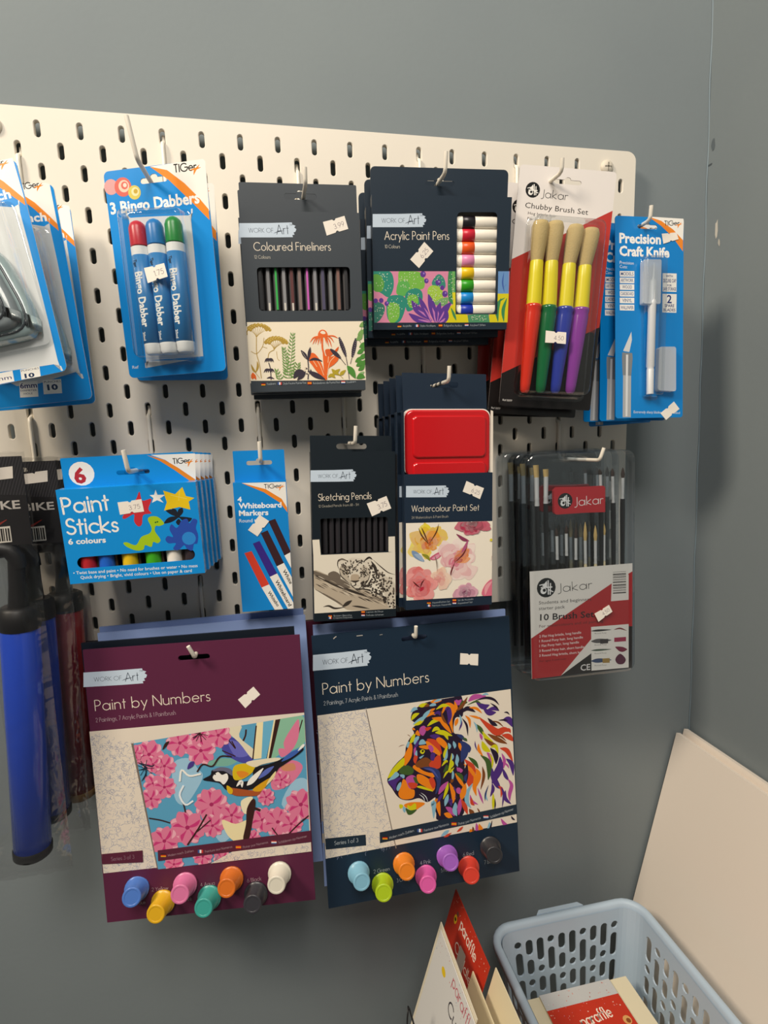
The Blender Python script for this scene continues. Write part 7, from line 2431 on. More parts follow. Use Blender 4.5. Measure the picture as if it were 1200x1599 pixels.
# ================================================================== bingo dabbers
def dabber_pack():
    t = thing('bingo_dabber_pack', 'front blue card of three bingo dabbers with a white price sticker', 'bingo dabber pack', (199.0, -70.0, -80.2), (0.47, -1.54, -17.05), group='bingo dabber cards')
    w, h = 100.8, 191.0
    b = MB(); b.prism(rrect(-w / 2, w / 2, -h, 0, 5, 4), 0, 1.0, BLUE, [euro_hole(-1.1, -12.2, 27, 5)], edge='#d8dde0'); b.print_art(ART['dab']); b.build('backing_card', 'glossy_card', t)
    for (a, e), cap, lab in zip([[(-17.4,-51.1),(-15.1,-172.4)],[(-0.6,-51.1),(0.6,-172.6)],[(18.3,-50.9),(17.0,-172.8)]], ('#c8283a', '#1f7ac2', '#1f8a3c'), ('red', 'blue', 'green')):
        y = -11.5
        def at(u): return (*between(a, e, u),)
        def pt(u): p = at(u); return (p[0], y, p[1])
        R = 8.6
        m = MB(); m.tube([pt(.20), pt(.235), pt(.236), pt(.93), pt(.931), pt(.94), pt(.98), pt(1.0)], [R, R, R, R, R, R * .96, R * .96, R * .8], '#eef0f0', 20)
        d = MB()
        # printed sleeve: a thin ring of label around the barrel, with lettering wrapped on it
        d.tube([pt(.262), pt(.263), pt(.92), pt(.921)], [R, R + .25, R + .25, R], '#2f7ab8', 20)
        ax = (e[0] - a[0], e[1] - a[1]); L = math.hypot(*ax); ux = (ax[0] / L, ax[1] / L); nx = (-ux[1], ux[0])   # nx: to the right of downward reading
        d.print_start(0)
        Rl = R + .3
        def warp(p, yy):
            s_, c_ = p; th = c_ / Rl
            return (a[0] + ux[0] * s_ + nx[0] * Rl * math.sin(th), y - (Rl - yy) * math.cos(th), a[1] + ux[1] * s_ + nx[1] * Rl * math.sin(th))
        d.warp = warp
        d.text('B', '#f2f2ee', 8.0, 'Bingo Dabber', (L * .39, -5.2), (L * .80, -5.2), .03)
        d.text('B', '#f2f2ee', 3.4, '20ml', (L * .835, -6.0), (L * .90, -6.0), .02)
        d.text('B', '#2a2a30', 3.6, 'Tiger', (L * .30, -4.6), (L * .355, -4.6), .02)
        k = m.build('dabber', 'plastic', t); k['label'] = lab + ' dabber'
        d.build('sleeve', 'plastic', k)
        c = MB(); c.tube([pt(.19), pt(.17), pt(.06), pt(.03), pt(.012), pt(.0)], [R * .98, R * .98, R * .95, R * .8, R * .55, R * .2], cap, 20); kc = c.build('cap', 'plastic', k); kc['label'] = lab + ' cap'
    dome(t, round_quad([(-31.3,-40.9),(30.0,-44.5),(28.6,-179.4),(-32.2,-176.6)], 5), 23, 4)
    sticker(t, [(-9.5, -97), (10.5, -94.5), (12.5, -106.5), (-7.5, -110.5)], -23.6, '1.75')
    return t
d0 = dabber_pack()
dup(d0, 'blue card of three bingo dabbers hanging behind the front one, mostly hidden', (202, -33, -80), (6.2, 1.6, -12), skip=('price_sticker',))

# ================================================================== navy cartons
NAVY = '#1f2d3b'
def copies(src, n, base_loc, base_rot, step, labels, skip=('price_sticker',), jig=()):
    for i in range(n):
        j = jig[i] if i < len(jig) else (0, 0, 0)
        loc = tuple(base_loc[k] + step[k] * (i + 1) + j[k] for k in range(3))
        dup(src, labels[i], loc, base_rot, skip=skip)

def fineliner_box():
    t = thing('fineliner_box', 'front dark box of coloured fineliners with flower artwork and a price sticker', 'fineliner box', (334.3, -71.7, -115.4), (1.13, -.09, -3.24), 'fineliner boxes')
    win = round_quad([(-46.0,-52.2),(47.7,-51.2),(46.8,-93.6),(-46.2,-93.7)], 4)
    FD = '#3a4148'
    carton(t, 119, 173.7, 14, FD, 'fin', win)
    hang_tab(t, 118, 31, 13, FD, euro_hole(1.5, 19, 33, 5.5), 1.5)
    cols = ['#26282c', '#77787c', '#2fa84a', '#85868a', '#5a2f30', '#7b6a66', '#c45ab4', '#818288', '#4a4660', '#74787a', '#7a5a52', '#2a2a2e']
    for i, c in enumerate(cols):
        x = -43.5 + i * 7.9; m = MB()
        m.tube([(x, 7, -155), (x, 7, -30)], 3.4, '#3c3b3d', 8)
        k = m.build('fineliner', 'soft_plastic', t)
        q = MB(); r = 1.0 if i in (2, 6) else 1.5
        q.box(x - r, x + r, 3.0, 3.9, -92, -52, c); q.build('colour_stripe', 'soft_plastic', k)
        if i in (1, 3, 4, 7):
            q = MB(); q.box(x - .9, x + .9, 2.8, 3.2, -93, -85.5, '#c9c5bc'); q.build('maker_mark', 'soft_plastic', k)
    sticker(t, [(22.4,-9.2),(44.3,-3.1),(47.7,-15.3),(25.6,-21.9)], 0, '3.99')
    return t
f0 = fineliner_box()
copies(f0, 2, (334.3, -71.7, -115.4), (1.13, -.3, -2.2), (-1.5, 16.5, -.5), ['dark fineliner box directly behind the front one, only its edges showing', 'dark fineliner box at the back of the fineliner hook, against the pegboard'], jig=((0, 0, 0), (4, 1, -3)))

def acrylic_box():
    t = thing('acrylic_pen_box', 'wide navy box of acrylic paint pens with cactus artwork, front of its hook', 'acrylic paint pen box', (481.3, -78.2, -96.3), (5.41, .54, -5.04), 'acrylic paint pen boxes')
    win = round_quad([(15.4,-15.0),(58.7,-14.3),(60.0,-113.9),(16.7,-113.8)], 5)
    carton(t, 147.4, 130.3, 14.6, NAVY, 'ac', win, inner='#d8d2c6')
    hang_tab(t, 147, 30, 13.6, NAVY, euro_hole(0, 15.7, 31, 5), 5)
    for i, c in enumerate(('#1d1a20', '#c81e34', '#e8581e', '#e08ab4', '#e8c010', '#2f9a1c', '#1486d0', '#1c36a8')):
        z = -23.2 - 12.45 * i
        m = MB(); m.tube([(12, 5.4, z), (13, 5.4, z), (70, 5.4, z), (71, 5.4, z)], [4, 6.2, 6.2, 5], '#efe8da', 18, .75)
        k = m.build('paint_pen', 'plastic', t)
        q = MB(); q.tube([(22, 5.4, z), (22.1, 5.4, z), (35.5, 5.4, z), (35.6, 5.4, z)], [6.1, 6.3, 6.3, 6.1], c, 18, .76); q.build('colour_band', 'plastic', k)
    sticker(t, [(-34.1,-60.7),(-19.1,-43.7),(-9.4,-52.5),(-24.6,-69.0)], 0, '6.25')
    return t
a0 = acrylic_box()
copies(a0, 2, (481.3, -78.2, -96.3), (5.2, .4, -4.8), (-3.2, 17, -5), ['navy acrylic paint pen box second from the front, left edge showing', 'navy acrylic paint pen box at the back of its hook'], jig=((0, 0, 0), (0, 2, 0)))

def sketch_box():
    t = thing('sketching_pencil_box', 'narrow dark box of sketching pencils with a leopard drawing and torn sticker', 'sketching pencil box', (378.5, -71.4, -353.7), (-2.23, 1.95, .52))
    SN = '#141e26'
    carton(t, 92.5, 185, 13, SN, 'sk', round_quad([(-37.6,-71.7),(37.4,-71.7),(37.7,-110.0),(-37.0,-110.5)], 3), inner='#0c0c0e')
    hang_tab(t, 91, 17.5, 12, SN, euro_hole(0, 6, 34, 6), 1)
    for i in range(12):
        x = -38.5 + i * 7.0; m = MB()
        m.tube([(x, 6.3, -165), (x, 6.3, -30)], 3.3, '#2a282c', 6); m.build('pencil', 'lacquer', t)
    sticker(t, [(13.9,-56.5),(36.1,-48.7),(41.5,-62.4),(19.7,-70.7)], 0, '3.75')
sketch_box()

def marker_box():
    t = thing('whiteboard_marker_box', 'narrow blue box of four whiteboard markers hanging alone between paint sticks and pencils', 'whiteboard marker box', (277.5, -76.8, -381.1), (1.45, .06, -2.8))
    carton(t, 54.6, 139.7, 16, '#1488d6', 'wb', finish_='glossy_card')
    hang_tab(t, 53.5, 32, 15.2, '#1488d6', euro_hole(0, 18.8, 27, 4.5), 1, finish_='glossy_card')
    sticker(t, [(-15.3,-50.2),(-2.3,-34.7),(7.1,-42.0),(-5.9,-57.6)], -.3, '')
marker_box()

def paintstick_box():
    t = thing('paint_stick_box', 'front blue box of six paint sticks with stars and a green dinosaur', 'paint stick box', (153.5, -99.9, -377.8), (2.39, -.9, -1.79), 'paint stick boxes')
    win = rrect(-54.2, 55.4, -77.4, -66.0, 5.6, 6)
    carton(t, 126.6, 91.9, 18, '#1290de', 'stick', win, finish_='glossy_card', inner='#20242a')
    hang_tab(t, 123, 28.5, 17, '#1290de', euro_hole(3, 11.7, 31, 4.5), 1, art='stick_tab', finish_='glossy_card')
    d = MB(); d.print_start(-.2); d.ink([(p[0], p[1]) for p in A(-41.5, 0, 16.5, 12, 180, 360, 14)], '#f2efe8'); 
    for i, (x, c, n) in enumerate(((-46.7, '#b8242e', 'red'), (-29.8, '#1f62c8', 'blue'), (-8, '#e8c01c', 'yellow'), (14, '#3fa81e', 'green'), (34, '#efe8dc', 'white'), (51, '#33282c', 'black'))):
        m = MB(); m.tube([(x, 9.2, -88), (x, 9.2, -60), (x, 9.2, -20)], 7.6, c, 16); m.tube([(x + 8.6, 9.2, -88), (x + 8.6, 9.2, -20)], 1.6, '#4a3a2c', 6)
        m.build('paint_stick', 'soft_plastic', t)['label'] = n + ' paint stick'
    sticker(t, [(-10.2,-15.2),(11.8,-13.5),(12.8,-25.7),(-9.5,-27.3)], 0, '3.75')
    return t
s0 = paintstick_box()
copies(s0, 4, (153.5, -99.9, -377.8), (1.4, -.9, -1.79), (2.3, 19.6, -.5), ['blue paint stick box second from the front of the stack', 'blue paint stick box in the middle of the stack', 'blue paint stick box fourth from the front', 'blue paint stick box at the back against the pegboard'])

def watercolour_set():
    t = thing('watercolour_set', 'navy watercolour set with a bare red tin over flower artwork, front of its stack', 'watercolour set', (483.4, -81.2, -312.8), (-2.02, 1.29, -1.07), 'watercolour sets')
    w, h = 101.4, 219.3; WN = '#1b2a3c'
    b = MB(); b.box(-w / 2, w / 2, 0, 12.5, -h, -68.5, WN); b.box(-w / 2, w / 2, 11.8, 12.5, -68.5, 0, WN)
    b.prism([(-w / 2, -68.5), (-w / 2 + .6, -68.5), (-w / 2 + .6, 0), (-w / 2, 0)], -.2, 11.8, WN); b.prism([(49.6, -69), (52.6, -69), (52.4, -1), (49.8, 0)], 3.4, 4.2, '#e8ded0'); b.print_art(ART['wc']); b.build('sleeve', 'printed_card', t)
    b = MB(); o = [(-48.5, 0), (47.0, 0), (46, 38)] + A(45, 38.6, 1, 1, 0, 90, 2) + A(-49, 39.6, .7, .7, 90, 180, 2)
    b.prism(o, 8.5, 9.3, WN, [euro_hole(-2, 27.7, 32, 6)]); b.build('hang_tab', 'printed_card', t)
    tray = MB(); tray.prism(rrect(-49.8, 49.8, -70, 1.6, 9), 5, 9.5, '#efe6dc'); tray.build('tray', 'soft_plastic', t)
    tin = MB()
    def rr(k, r=9): return rrect(-48.4 + k, 48.8 - k, -72, .6 - k, r)
    R1 = '#c4121a'
    tin.loft([V3s(rr(0), 6.4), V3s(rr(.2), 3.8), V3s(rr(1.4), 2.6), V3s(rr(2.2), 2.4)], R1)
    i1 = lambda k: rrect(-40.4 + k, 43.6 - k, -51.5 + k, -5.8 - k, 5); i2 = lambda k: rrect(-40.4 + k, 43.6 - k, -75 + k, -56 - k, 5)
    for f in (i1, i2): tin.loft([V3s(f(0), 2.5), V3s(f(.5), 1.1), V3s(f(1.6), .5)], R1)
    tin.build('tin_lid', 'lacquer', t)
    sticker(t, [(20.2,-77.4),(40.6,-85.9),(35.9,-98.0),(15.8,-89.0)], 0, '6.25')
    return t
w0 = watercolour_set()
copies(w0, 4, (483.4, -81.2, -312.8), (-1.6, 1.4, -.6), (-3.6, 15.2, -1.2), ['navy watercolour set second in its stack, left edge visible', 'navy watercolour set in the middle of its stack', 'navy watercolour set fourth from the front', 'navy watercolour set at the back near the pegboard'], skip=('price_sticker', 'tin_lid', 'tray'))

# ================================================================== chubby brushes
def chubby_pack():
    t = thing('chubby_brush_pack', 'front card of four fat bristle brushes with a price sticker on the brushes', 'brush pack', (625.4, -73.9, -60.2), (.05, 5.26, -9.0), 'chubby brush cards')
    w, h = 106.5, 253.4
    b = MB(); b.prism(rrect(-w / 2, w / 2, -h, 0, 4, 4), 0, .8, '#e2dcd8', [euro_hole(.5, -14, 30, 4.5)], edge='#5a4642'); b.print_art(ART['chub']); b.build('backing_card', 'glossy_card', t)
    for q, c, n in zip([[(-28.4,-59.6),(-28.9,-100.5),(-27.7,-145.7),(-28.7,-239.3)],[(-12.2,-59.2),(-12.7,-99.9),(-10.6,-145.9),(-10.9,-238.2)],[(10.6,-61.3),(7.0,-101.2),(7.9,-146.2),(5.8,-237.6)],[(27.5,-63.4),(24.5,-101.9),(25.3,-146.0),(22.7,-237.0)]], ('#d8321e', '#0f6a3c', '#2a3aa0', '#8a3a9c'), ('red', 'green', 'blue', 'purple')):
        y = -12; a, f1, f2, e = [V3(p, y) for p in q]
        m = MB(); m.tube([between(f2, e, -.01), f2, between(f2, e, .03), between(f2, e, .06), between(f2, e, .10), between(f2, e, .5), between(f2, e, .9), between(f2, e, .97), e],
                         [7.4, 8.9, 8.9, 8.3, 8.8, 7.6, 5.8, 5.2, 3.2], c, 18)
        k = m.build('brush', 'lacquer', t); k['label'] = n + ' handled brush'
        m = MB(); m.tube([f1, between(f1, f2, .02), between(f1, f2, .3), f2], [6.7, 7.0, 7.4, 8.0], '#e8d820', 18); m.build('ferrule', 'plastic', k)
        m = MB(); m.tube([between(f1, a, -.05), f1, between(f1, a, .5), between(f1, a, .85), between(f1, a, .97), a], [6.3, 6.6, 8.6, 9.2, 7.5, 3.0], '#c2ab78', 22); m.build('bristles', 'bristle', k)
    dome(t, round_quad([(-39.4,-54.2),(40.0,-54.7),(42.6,-240.6),(-37.7,-242.3)], 8), 23, 4)
    sticker(t, [(-15.5,-173.9),(7.1,-174.4),(7.8,-186.5),(-15.0,-186.4)], -23.9, '4.50')
    return t
c0 = chubby_pack()
dup(c0, 'second card of fat bristle brushes, its bottom strip showing under the front card', (622, -48, -67), (.2, 5.1, -8), skip=('price_sticker',))
dup(c0, 'rear card of fat bristle brushes, red left edge beside the acrylic pens', (607, -19.5, -66), (0, 2.8, -7.5), skip=('price_sticker',))

# ================================================================== craft knives
def knife_pack():
    t = thing('craft_knife_pack', 'front blue card with a silver craft knife and two white stickers', 'craft knife pack', (726.6, -73.5, -105.0), (-4.4, .66, -1.94), 'craft knife cards')
    w, h = 85.4, 223.5
    b = MB(); b.prism(rrect(-w / 2, w / 2, -h, 0, 3, 4), 0, .8, '#0c80cc', [euro_hole(-2.8, -10.6, 25, 4.5)]); b.print_art(ART['knife']); b.build('backing_card', 'glossy_card', t)
    ax = [V3(p, -6) for p in [(1.3,-49.8),(-1.3,-96.2),(-3.5,-166.6),(-3.9,-197.6)]]
    m = MB(); m.tube([between(ax[1], ax[2], -.35), between(ax[1], ax[2], -.05), ax[1], between(ax[1], ax[2], .03), ax[2], between(ax[2], ax[3], .05), between(ax[2], ax[3], .12), ax[3]], [3.4, 3.6, 4.6, 4.2, 4.4, 3.6, 4.0, 3.8], '#f2f2f4', 16)
    k = m.build('craft_knife', 'satin_metal', t)
    m = MB(); m.tube([between(ax[0], ax[1], .05), between(ax[0], ax[1], .5), between(ax[0], ax[1], .95)], [.5, 1.6, 2.2], '#dfe3e8', 6); m.build('blade', 'satin_metal', k)
    m = MB(); m.prism(round_quad([(-13.9,-50.3),(7.7,-49.7),(6.7,-98.1),(-14.6,-98.0)], 2), -9.5, -3, '#e8f0f8'); m.build('safety_cap', 'milky_cap', k)
    m = MB(); m.prism(round_quad([(7.5,-144.6),(28.3,-144.5),(28.5,-194.7),(5.8,-193.5)], 3), -7, -.5, '#e8f0f8'); m.build('spare_blade_case', 'milky_cap', t)
    dome(t, round_quad([(-11.2,-45.8),(13.4,-45.0),(9.2,-199.8),(-9.6,-198.6)], 3), 12.5, 1.5)
    sticker(t, [(13.9,-218.4),(31.2,-205.3),(38.4,-213.8),(21.1,-226.3)], 0, ''); sticker(t, [(14.5,-17.7),(33.0,-15.6),(35.9,-23.0),(16.8,-28.7)], -.4, '')
    return t
k0 = knife_pack()
for lab, loc, rot in (('blue craft knife card directly behind the front one, left edge showing', (720.0, -58, -107), (-3.6, 1.1, -1.5)),
                      ('blue craft knife card third on its hook, further left', (712.5, -43, -107), (-2.6, 1.6, -1.2)),
                      ('blue craft knife card at the back, its lower edge lowest of its stack', (716, -28, -110), (-2.2, -2.2, -1.0))):
    dup(k0, lab, loc, rot, skip=('price_sticker',))

# ================================================================== clear cases of ten brushes
def brush_case():
    t = thing('brush_case', 'clear plastic case of ten paint brushes with red and white card, front of its stack', 'brush case', (655.0, -69.0, -504.2), (-2.51, -.51, -2.73), 'clear brush cases')
    card = MB(); card.prism([(-67, -134), (67, -134), (67, 0), (-67, 0)], 0, .6, '#d8d0c4'); card.print_art(ART['br']); card.build('insert_card', 'printed_card', t)
    def ring(k, r=11): return rrect(-69.5 + k, 70.3 - k, -138 + k, 140.5 - k, r)
    b = MB(); b.loft([V3s(ring(-.5), 15.5), V3s(ring(0), 15), V3s(ring(.5), 0), V3s(ring(1.5), -2.4), V3s(ring(4), -3.0), V3s(ring(7), -2.9), V3s(ring(8.5), -1.9), V3s(ring(10), -1.8)], '#ffffff', True, False, True)
    b.build('clear_case', 'clear_tray', t)
    lid = MB(); lid.prism(ring(1.2), 15.6, 16.2, '#ffffff'); lid.build('case_back', 'clear_plastic', t)
    for kind, q in [('flat',[(-54.2,126.9),(-53.5,112.2),(-53.5,78.0),(-52.1,-2.3)]),('flat',[(-41.8,121.5),(-41.5,112.4),(-42.3,80.3),(-42.8,-3.0)]),('dark',[(27.3,118.1),(28.7,111.2),(29.4,77.0),(30.1,57.2)]),('dark',[(44.3,118.2),(44.7,108.4),(45.5,76.0),(45.9,-10.0)]),('dark',[(58.3,118.5),(58.3,105.8),(58.0,80.2),(57.3,-10.9)]),('dark',[(-29.2,49.3),(-28.7,39.8),(-28.5,10.8),(-28.5,-4.2)]),('dark',[(-16.1,52.3),(-16.4,42.1),(-16.3,14.8),(-16.2,-5.1)]),('dark',[(-3.6,48.5),(-4.0,35.7),(-4.2,8.9),(-4.6,-6.0)]),('pony',[(8.4,54.7),(8.2,31.9),(8.4,3.0),(8.5,-7.1)]),('pony',[(21.6,49.5),(21.7,31.0),(21.7,2.0),(21.9,-8.1)]),('pony',[(33.1,51.1),(33.0,37.2),(32.9,5.1),(32.8,-9.0)])]:
        a, f1, f2, e = [V3(p, 6) for p in q]; dark = kind == 'dark'; fat = kind == 'flat'
        m = MB(); r = 3.0 if (fat or a[2] > 100) else 1.9
        if kind == 'pony': m.tube([f2, between(f2, e, .2), (e[0], 6, e[2] - 70)], [1.6, 2.0, 1.2], '#d8c8a0', 10)
        else: m.tube([f2, between(f2, e, .15), (e[0], 6, e[2] - 110)], [r * .9, r, r * .55], '#141416', 10)
        k = m.build('paint_brush', 'lacquer', t)
        rf = 2.6 if fat else 1.7
        m = MB(); m.tube([f1, between(f1, f2, .05), between(f1, f2, .7), between(f1, f2, .75), between(f1, f2, .8), f2], [rf * 1.05, rf * 1.1, rf, rf * 1.15, rf, rf * 1.15], '#c8c8c4', 10); m.build('ferrule', 'satin_metal', k)
        m = MB(); hc = '#c2a468' if not dark else '#3a2c26'
        if fat: m.loft([[(f1[0] - rf * 1.1, 5, f1[2]), (f1[0] + rf * 1.1, 5, f1[2]), (f1[0] + rf * 1.1, 7, f1[2]), (f1[0] - rf * 1.1, 7, f1[2])], [(a[0] - rf * 1.3, 5.4, a[2]), (a[0] + rf * 1.3, 5.4, a[2]), (a[0] + rf * 1.3, 6.6, a[2]), (a[0] - rf * 1.3, 6.6, a[2])]], hc)
        else: m.tube([f1, between(f1, a, .35), between(f1, a, .75), a], [rf, rf * 1.35, rf * .8, .25], hc, 10)
        m.build('bristles', 'bristle', k)
    lb = MB(); lb.prism(rrect(-35, 30.4, 66.8, 98.2, 3.5), -1.2, 4, '#b8242c'); lb.print_art(ART['br_label'], -1.25); lb.build('name_plate', 'glossy_card', t)
    sticker(t, [(14.2,-58.3),(33.5,-48.9),(38.1,-57.8),(19.5,-69.0)], -3.4, '4.50')
    return t
b0 = brush_case()
for lab, loc, rot in (('clear brush case second in its stack, its left wall showing', (648.5, -47, -503), (-2.5, -.4, -2.6)),
                      ('clear brush case third in its stack', (642.5, -25, -502), (-2.5, -.3, -2.5))):
    dup(b0, lab, loc, rot, skip=('price_sticker', 'insert_card'))

# ================================================================== paint-by-numbers kits
def pot(parent, c, base, tip, name):
    d = [(tip[0] - base[0]), -23.0, (tip[1] - base[1])]
    P = lambda u: (base[0] + d[0] * u, -1 + d[1] * u, base[1] + d[2] * u)
    m = MB(); m.tube([P(0), P(.02), P(.10), P(.13), P(.14), P(.95), P(.99), P(1.0), P(1.0), P(.985)], [12.0, 12.8, 12.8, 12.2, 10.8, 9.7, 9.3, 8.6, 7.3, 6.8], c, 22)
    return m.build('paint_pot', 'plastic', parent)
def kit(label, loc, rot, w, h, col, art, hole, pots, stick=None, group=None, strip=None):
    t = thing('paint_by_numbers_kit', label, 'painting kit', loc, rot, group)
    b = MB(); b.prism([(-w / 2, -h), (w / 2, -h), (w / 2, 0), (-w / 2, 0)], 0, 3.2, col, [euro_hole(*hole)])
    if art: b.print_art(ART[art])
    if strip:
        b.print_start(-.04)
        for z0, z1, c in strip: b.ink([(-w / 2, z0), (w / 2, z0), (w / 2, z1), (-w / 2, z1)], c)
    b.build('folder', 'printed_card', t)
    for c, (p0, p1) in pots: pot(t, c, p0, p1, '')
    if stick: sticker(t, stick, 0, '')
    return t
KB = '#8ea4d6'; KM = '#5a2440'; KN = '#182b3e'
kit('maroon painting kit with bird and blossom artwork and seven paint pots, front of its hook', (197.5, -78.2, -547.0), (-4.5, -.41, -6.21), 224.1, 300.3, KM, 'purple', (0, -16, 33, 6), [('#4a74c0',[(-77.5,-264.2),(-74.8,-257.1)]),('#d8a81e',[(-51.1,-282.1),(-52.3,-278.2)]),('#d0709c',[(-26.7,-265.4),(-26.2,-259.4)]),('#3a9a90',[(-2.0,-282.7),(-3.4,-277.3)]),('#cc6a22',[(23.2,-264.1),(21.7,-258.2)]),('#34343a',[(48.0,-284.3),(47.3,-279.2)]),('#d9d4c4',[(75.1,-263.8),(73.5,-260.8)])], [(42.6,-65.5),(59.9,-52.6),(66.4,-61.8),(49.8,-75.5)], 'painting kits on the left hook')
kit('navy painting kit right behind the maroon bird kit, thin dark edge along the top left', (192.5, -64, -543), (-3.4, -.6, -5.2), 224, 300, '#131b26', None, (3, -19, 33, 6), (), None, 'painting kits on the left hook')
kit('blue painting kit behind the maroon bird kit, its top strip showing', (206, -50, -537), (-2.6, -1.0, -4.2), 224, 300, KB, None, (-4, -24, 33, 6), (), None, 'painting kits on the left hook')
kit('blue painting kit at the back of the left hook, above the other blue one', (205, -36, -534), (-1.8, -1.0, -3.2), 224, 300, '#7f96cc', None, (-4, -26, 33, 6), (), None, 'painting kits on the left hook')
kit('navy painting kit with a multicoloured lion and seven paint pots, front of its hook', (441.1, -70.1, -556.2), (-5.37, -.14, -.14), 236.4, 318.8, KN, 'lion', (0, -14.4, 31, 6), [('#7fb4cc',[(-81.4,-281.2),(-81.0,-276.9)]),('#a6c020',[(-54.0,-300.6),(-56.9,-294.5)]),('#e07e22',[(-27.4,-280.7),(-29.0,-274.6)]),('#d45aa0',[(-1.4,-300.9),(-5.1,-294.8)]),('#9a5cb8',[(25.9,-281.2),(23.2,-273.5)]),('#cf3f30',[(52.2,-299.6),(47.4,-294.4)]),('#2e2e32',[(80.9,-280.2),(76.9,-275.0)])], [(54.9,-38.3),(77.3,-41.8),(76.2,-55.6),(53.8,-51.6)], 'painting kits on the right hook')
kit('blue painting kit behind the navy lion kit, pale stripe showing at its lower left', (444.0, -54, -551), (-4.2, .8, 0), 236, 316, KB, None, (-3, -19, 31, 6), (), None, 'painting kits on the right hook', ((-235, -95, '#cfc6ba'), (-262, -250, '#cfc6ba')))
kit('maroon painting kit at the back of the right hook, corner showing at upper left', (430, -38, -549), (-2.6, -.2, 0), 236, 300, '#4a1c30', None, (8, -20, 31, 6), (), None, 'painting kits on the right hook')

# ================================================================== bike pumps in bags (left edge)
def pump_pack(label, top, bot, hdr, col, cap_col='#141416', kraft=False, roll=3.5):
    """hdr: centre of the header card's top edge"""
    t = thing('bike_pump_pack', label, 'bike pump', (0, 0, 0), group='bagged bike pumps')
    hx, hy, hz = hdr; hw = 39
    b = MB(); o = [(hx - hw, hz - 82), (hx + hw, hz - 82), (hx + hw, hz), (hx - hw, hz)]
    b.prism(o, hy, hy + 1.2, '#232226', [euro_hole(hx + 2, hz - 8, 22, 5)]); b.print_start(hy - .05)
    for i in range(40):
        xa = hx - hw - 20 + i * 2.6
        L, R = ribbon([(xa, hz - 82), (xa + 30, hz)], .35); b.ink([p for p in clip_poly([L[0], L[1], R[1], R[0]], o)] or [(0, 0)] * 2, '#3a393d')
    b.ink([(hx - hw, hz - 82), (hx + hw, hz - 82), (hx + hw, hz - 36), (hx - hw, hz - 31)], '#1a191c')
    b.text('B', '#c2bcb6', 7.6, 'MINI BIKE', (hx - 31, hz - 49), (hx + 33, hz - 48), .02); b.text('B', '#a9a39d', 7.6, 'PUMP', (hx - 22, hz - 60), (hx + 10, hz - 59.5), .02)
    b.ink(ribbon([(hx - 12, hz - 76), (hx + 6, hz - 66), (hx + 20, hz - 58)], [.3, 1.6, .3])[0] + ribbon([(hx - 12, hz - 76), (hx + 6, hz - 66), (hx + 20, hz - 58)], [.3, 1.6, .3])[1][::-1], '#8a2a24')
    b.ink([(hx + 2, hz - 65), (hx + 22, hz - 64), (hx + 22, hz - 79), (hx + 2, hz - 80)], '#d8d2c8')
    for i in range(9): b.ink([(hx + 3.5 + i * 2, hz - 66), (hx + 4.5 + i * 2 + (i % 3) * .3, hz - 66), (hx + 4.5 + i * 2 + (i % 3) * .3, hz - 78), (hx + 3.5 + i * 2, hz - 78)], '#2a2826')
    b.build('header_card', 'matt_card', t)
    s = MB(); s.prism([(hx + 6, hz - 22), (hx + 30, hz - 20), (hx + 31, hz - 9), (hx + 20, hz - 10), (hx + 19, hz - 12), (hx + 17, hz - 11), (hx + 6, hz - 12)], hy - .4, hy - .1, '#e6ded4'); s.build('price_sticker', 'matt_card', t)
    r = 17.0; ax = lambda u: between(top, bot, u)
    m = MB(); m.tube([ax(0), ax(.003), ax(.97), ax(.973)], [r - 1, r, r, r - 1], col, 26); m.build('barrel', 'lacquer', t)
    m = MB(); m.tube([ax(.955), ax(.96), ax(.99), ax(1.0)], [r + .2, r + .9, r + .7, r - 2], cap_col, 26); m.build('end_cap', 'soft_plastic', t)
    m = MB(); m.tube([ax(-.07), ax(-.06), ax(.0), ax(.02)], [r - 3, r + .5, r + 1.2, r + .6], '#161618', 26); m.tube([ax(-.06), ax(-.15), ax(-.25)], [9, 7.5, 7], '#1b1b1d', 14); m.build('collar', 'soft_plastic', t)
    hx2, hy2, hz2 = ax(-.27)
    m = MB(); m.tube([(hx2 + 1, hy2, hz2 - 12), (hx2, hy2, hz2 - 2), (hx2 - 4, hy2, hz2 + 5), (hx2 - 14, hy2, hz2 + 8), (hx2 - 36, hy2, hz2 + 6), (hx2 - 48, hy2, hz2 + 3)], [7.2, 7.8, 8.2, 8.2, 8.2, 5], '#1d1d1f', 14); m.build('handle', 'soft_plastic', t)
    # clear bag: two thin wavy sheets around the pump
    rng = random.Random(int(hx * 7)); bag = MB(); nx, nz = 14, 34
    for sgn in (-1, 1):
        vs = []
        for j in range(nz + 1):
            u = j / nz; z = hz + 4 - u * (hz + 4 - bot[2] + 22); cx = hx + (bot[0] - hx) * max(0, (u - .2) / .8); cy = hy + (bot[1] - hy) * u
            for i in range(nx + 1):
                s_ = i / nx * 2 - 1; half = 42 - 9 * max(0, (u - .25)); bul = (1 - s_ * s_) ** .6 * (2.5 + 14.9 * min(1, max(0, (u - .2) / .12)) * (1 if u < .94 else max(0, (1 - u) / .06)))
                vs.append((cx + s_ * half, cy + sgn * (bul + .6) + rng.uniform(-.35, .35) * (1 - abs(s_)), z + rng.uniform(-1, 1)))
        bag.add(vs, [(j * (nx + 1) + i, j * (nx + 1) + i + 1, (j + 1) * (nx + 1) + i + 1, (j + 1) * (nx + 1) + i) for j in range(nz) for i in range(nx)], '#ffffff', True)
    bag.build('clear_bag', 'clear_bag', t)
    return t
pump_pack('blue bike pump in a clear bag, frontmost at the left edge', (43, -93.6, -505), (26, -93.6, -750), (26, -98, -346), '#1f45b8')
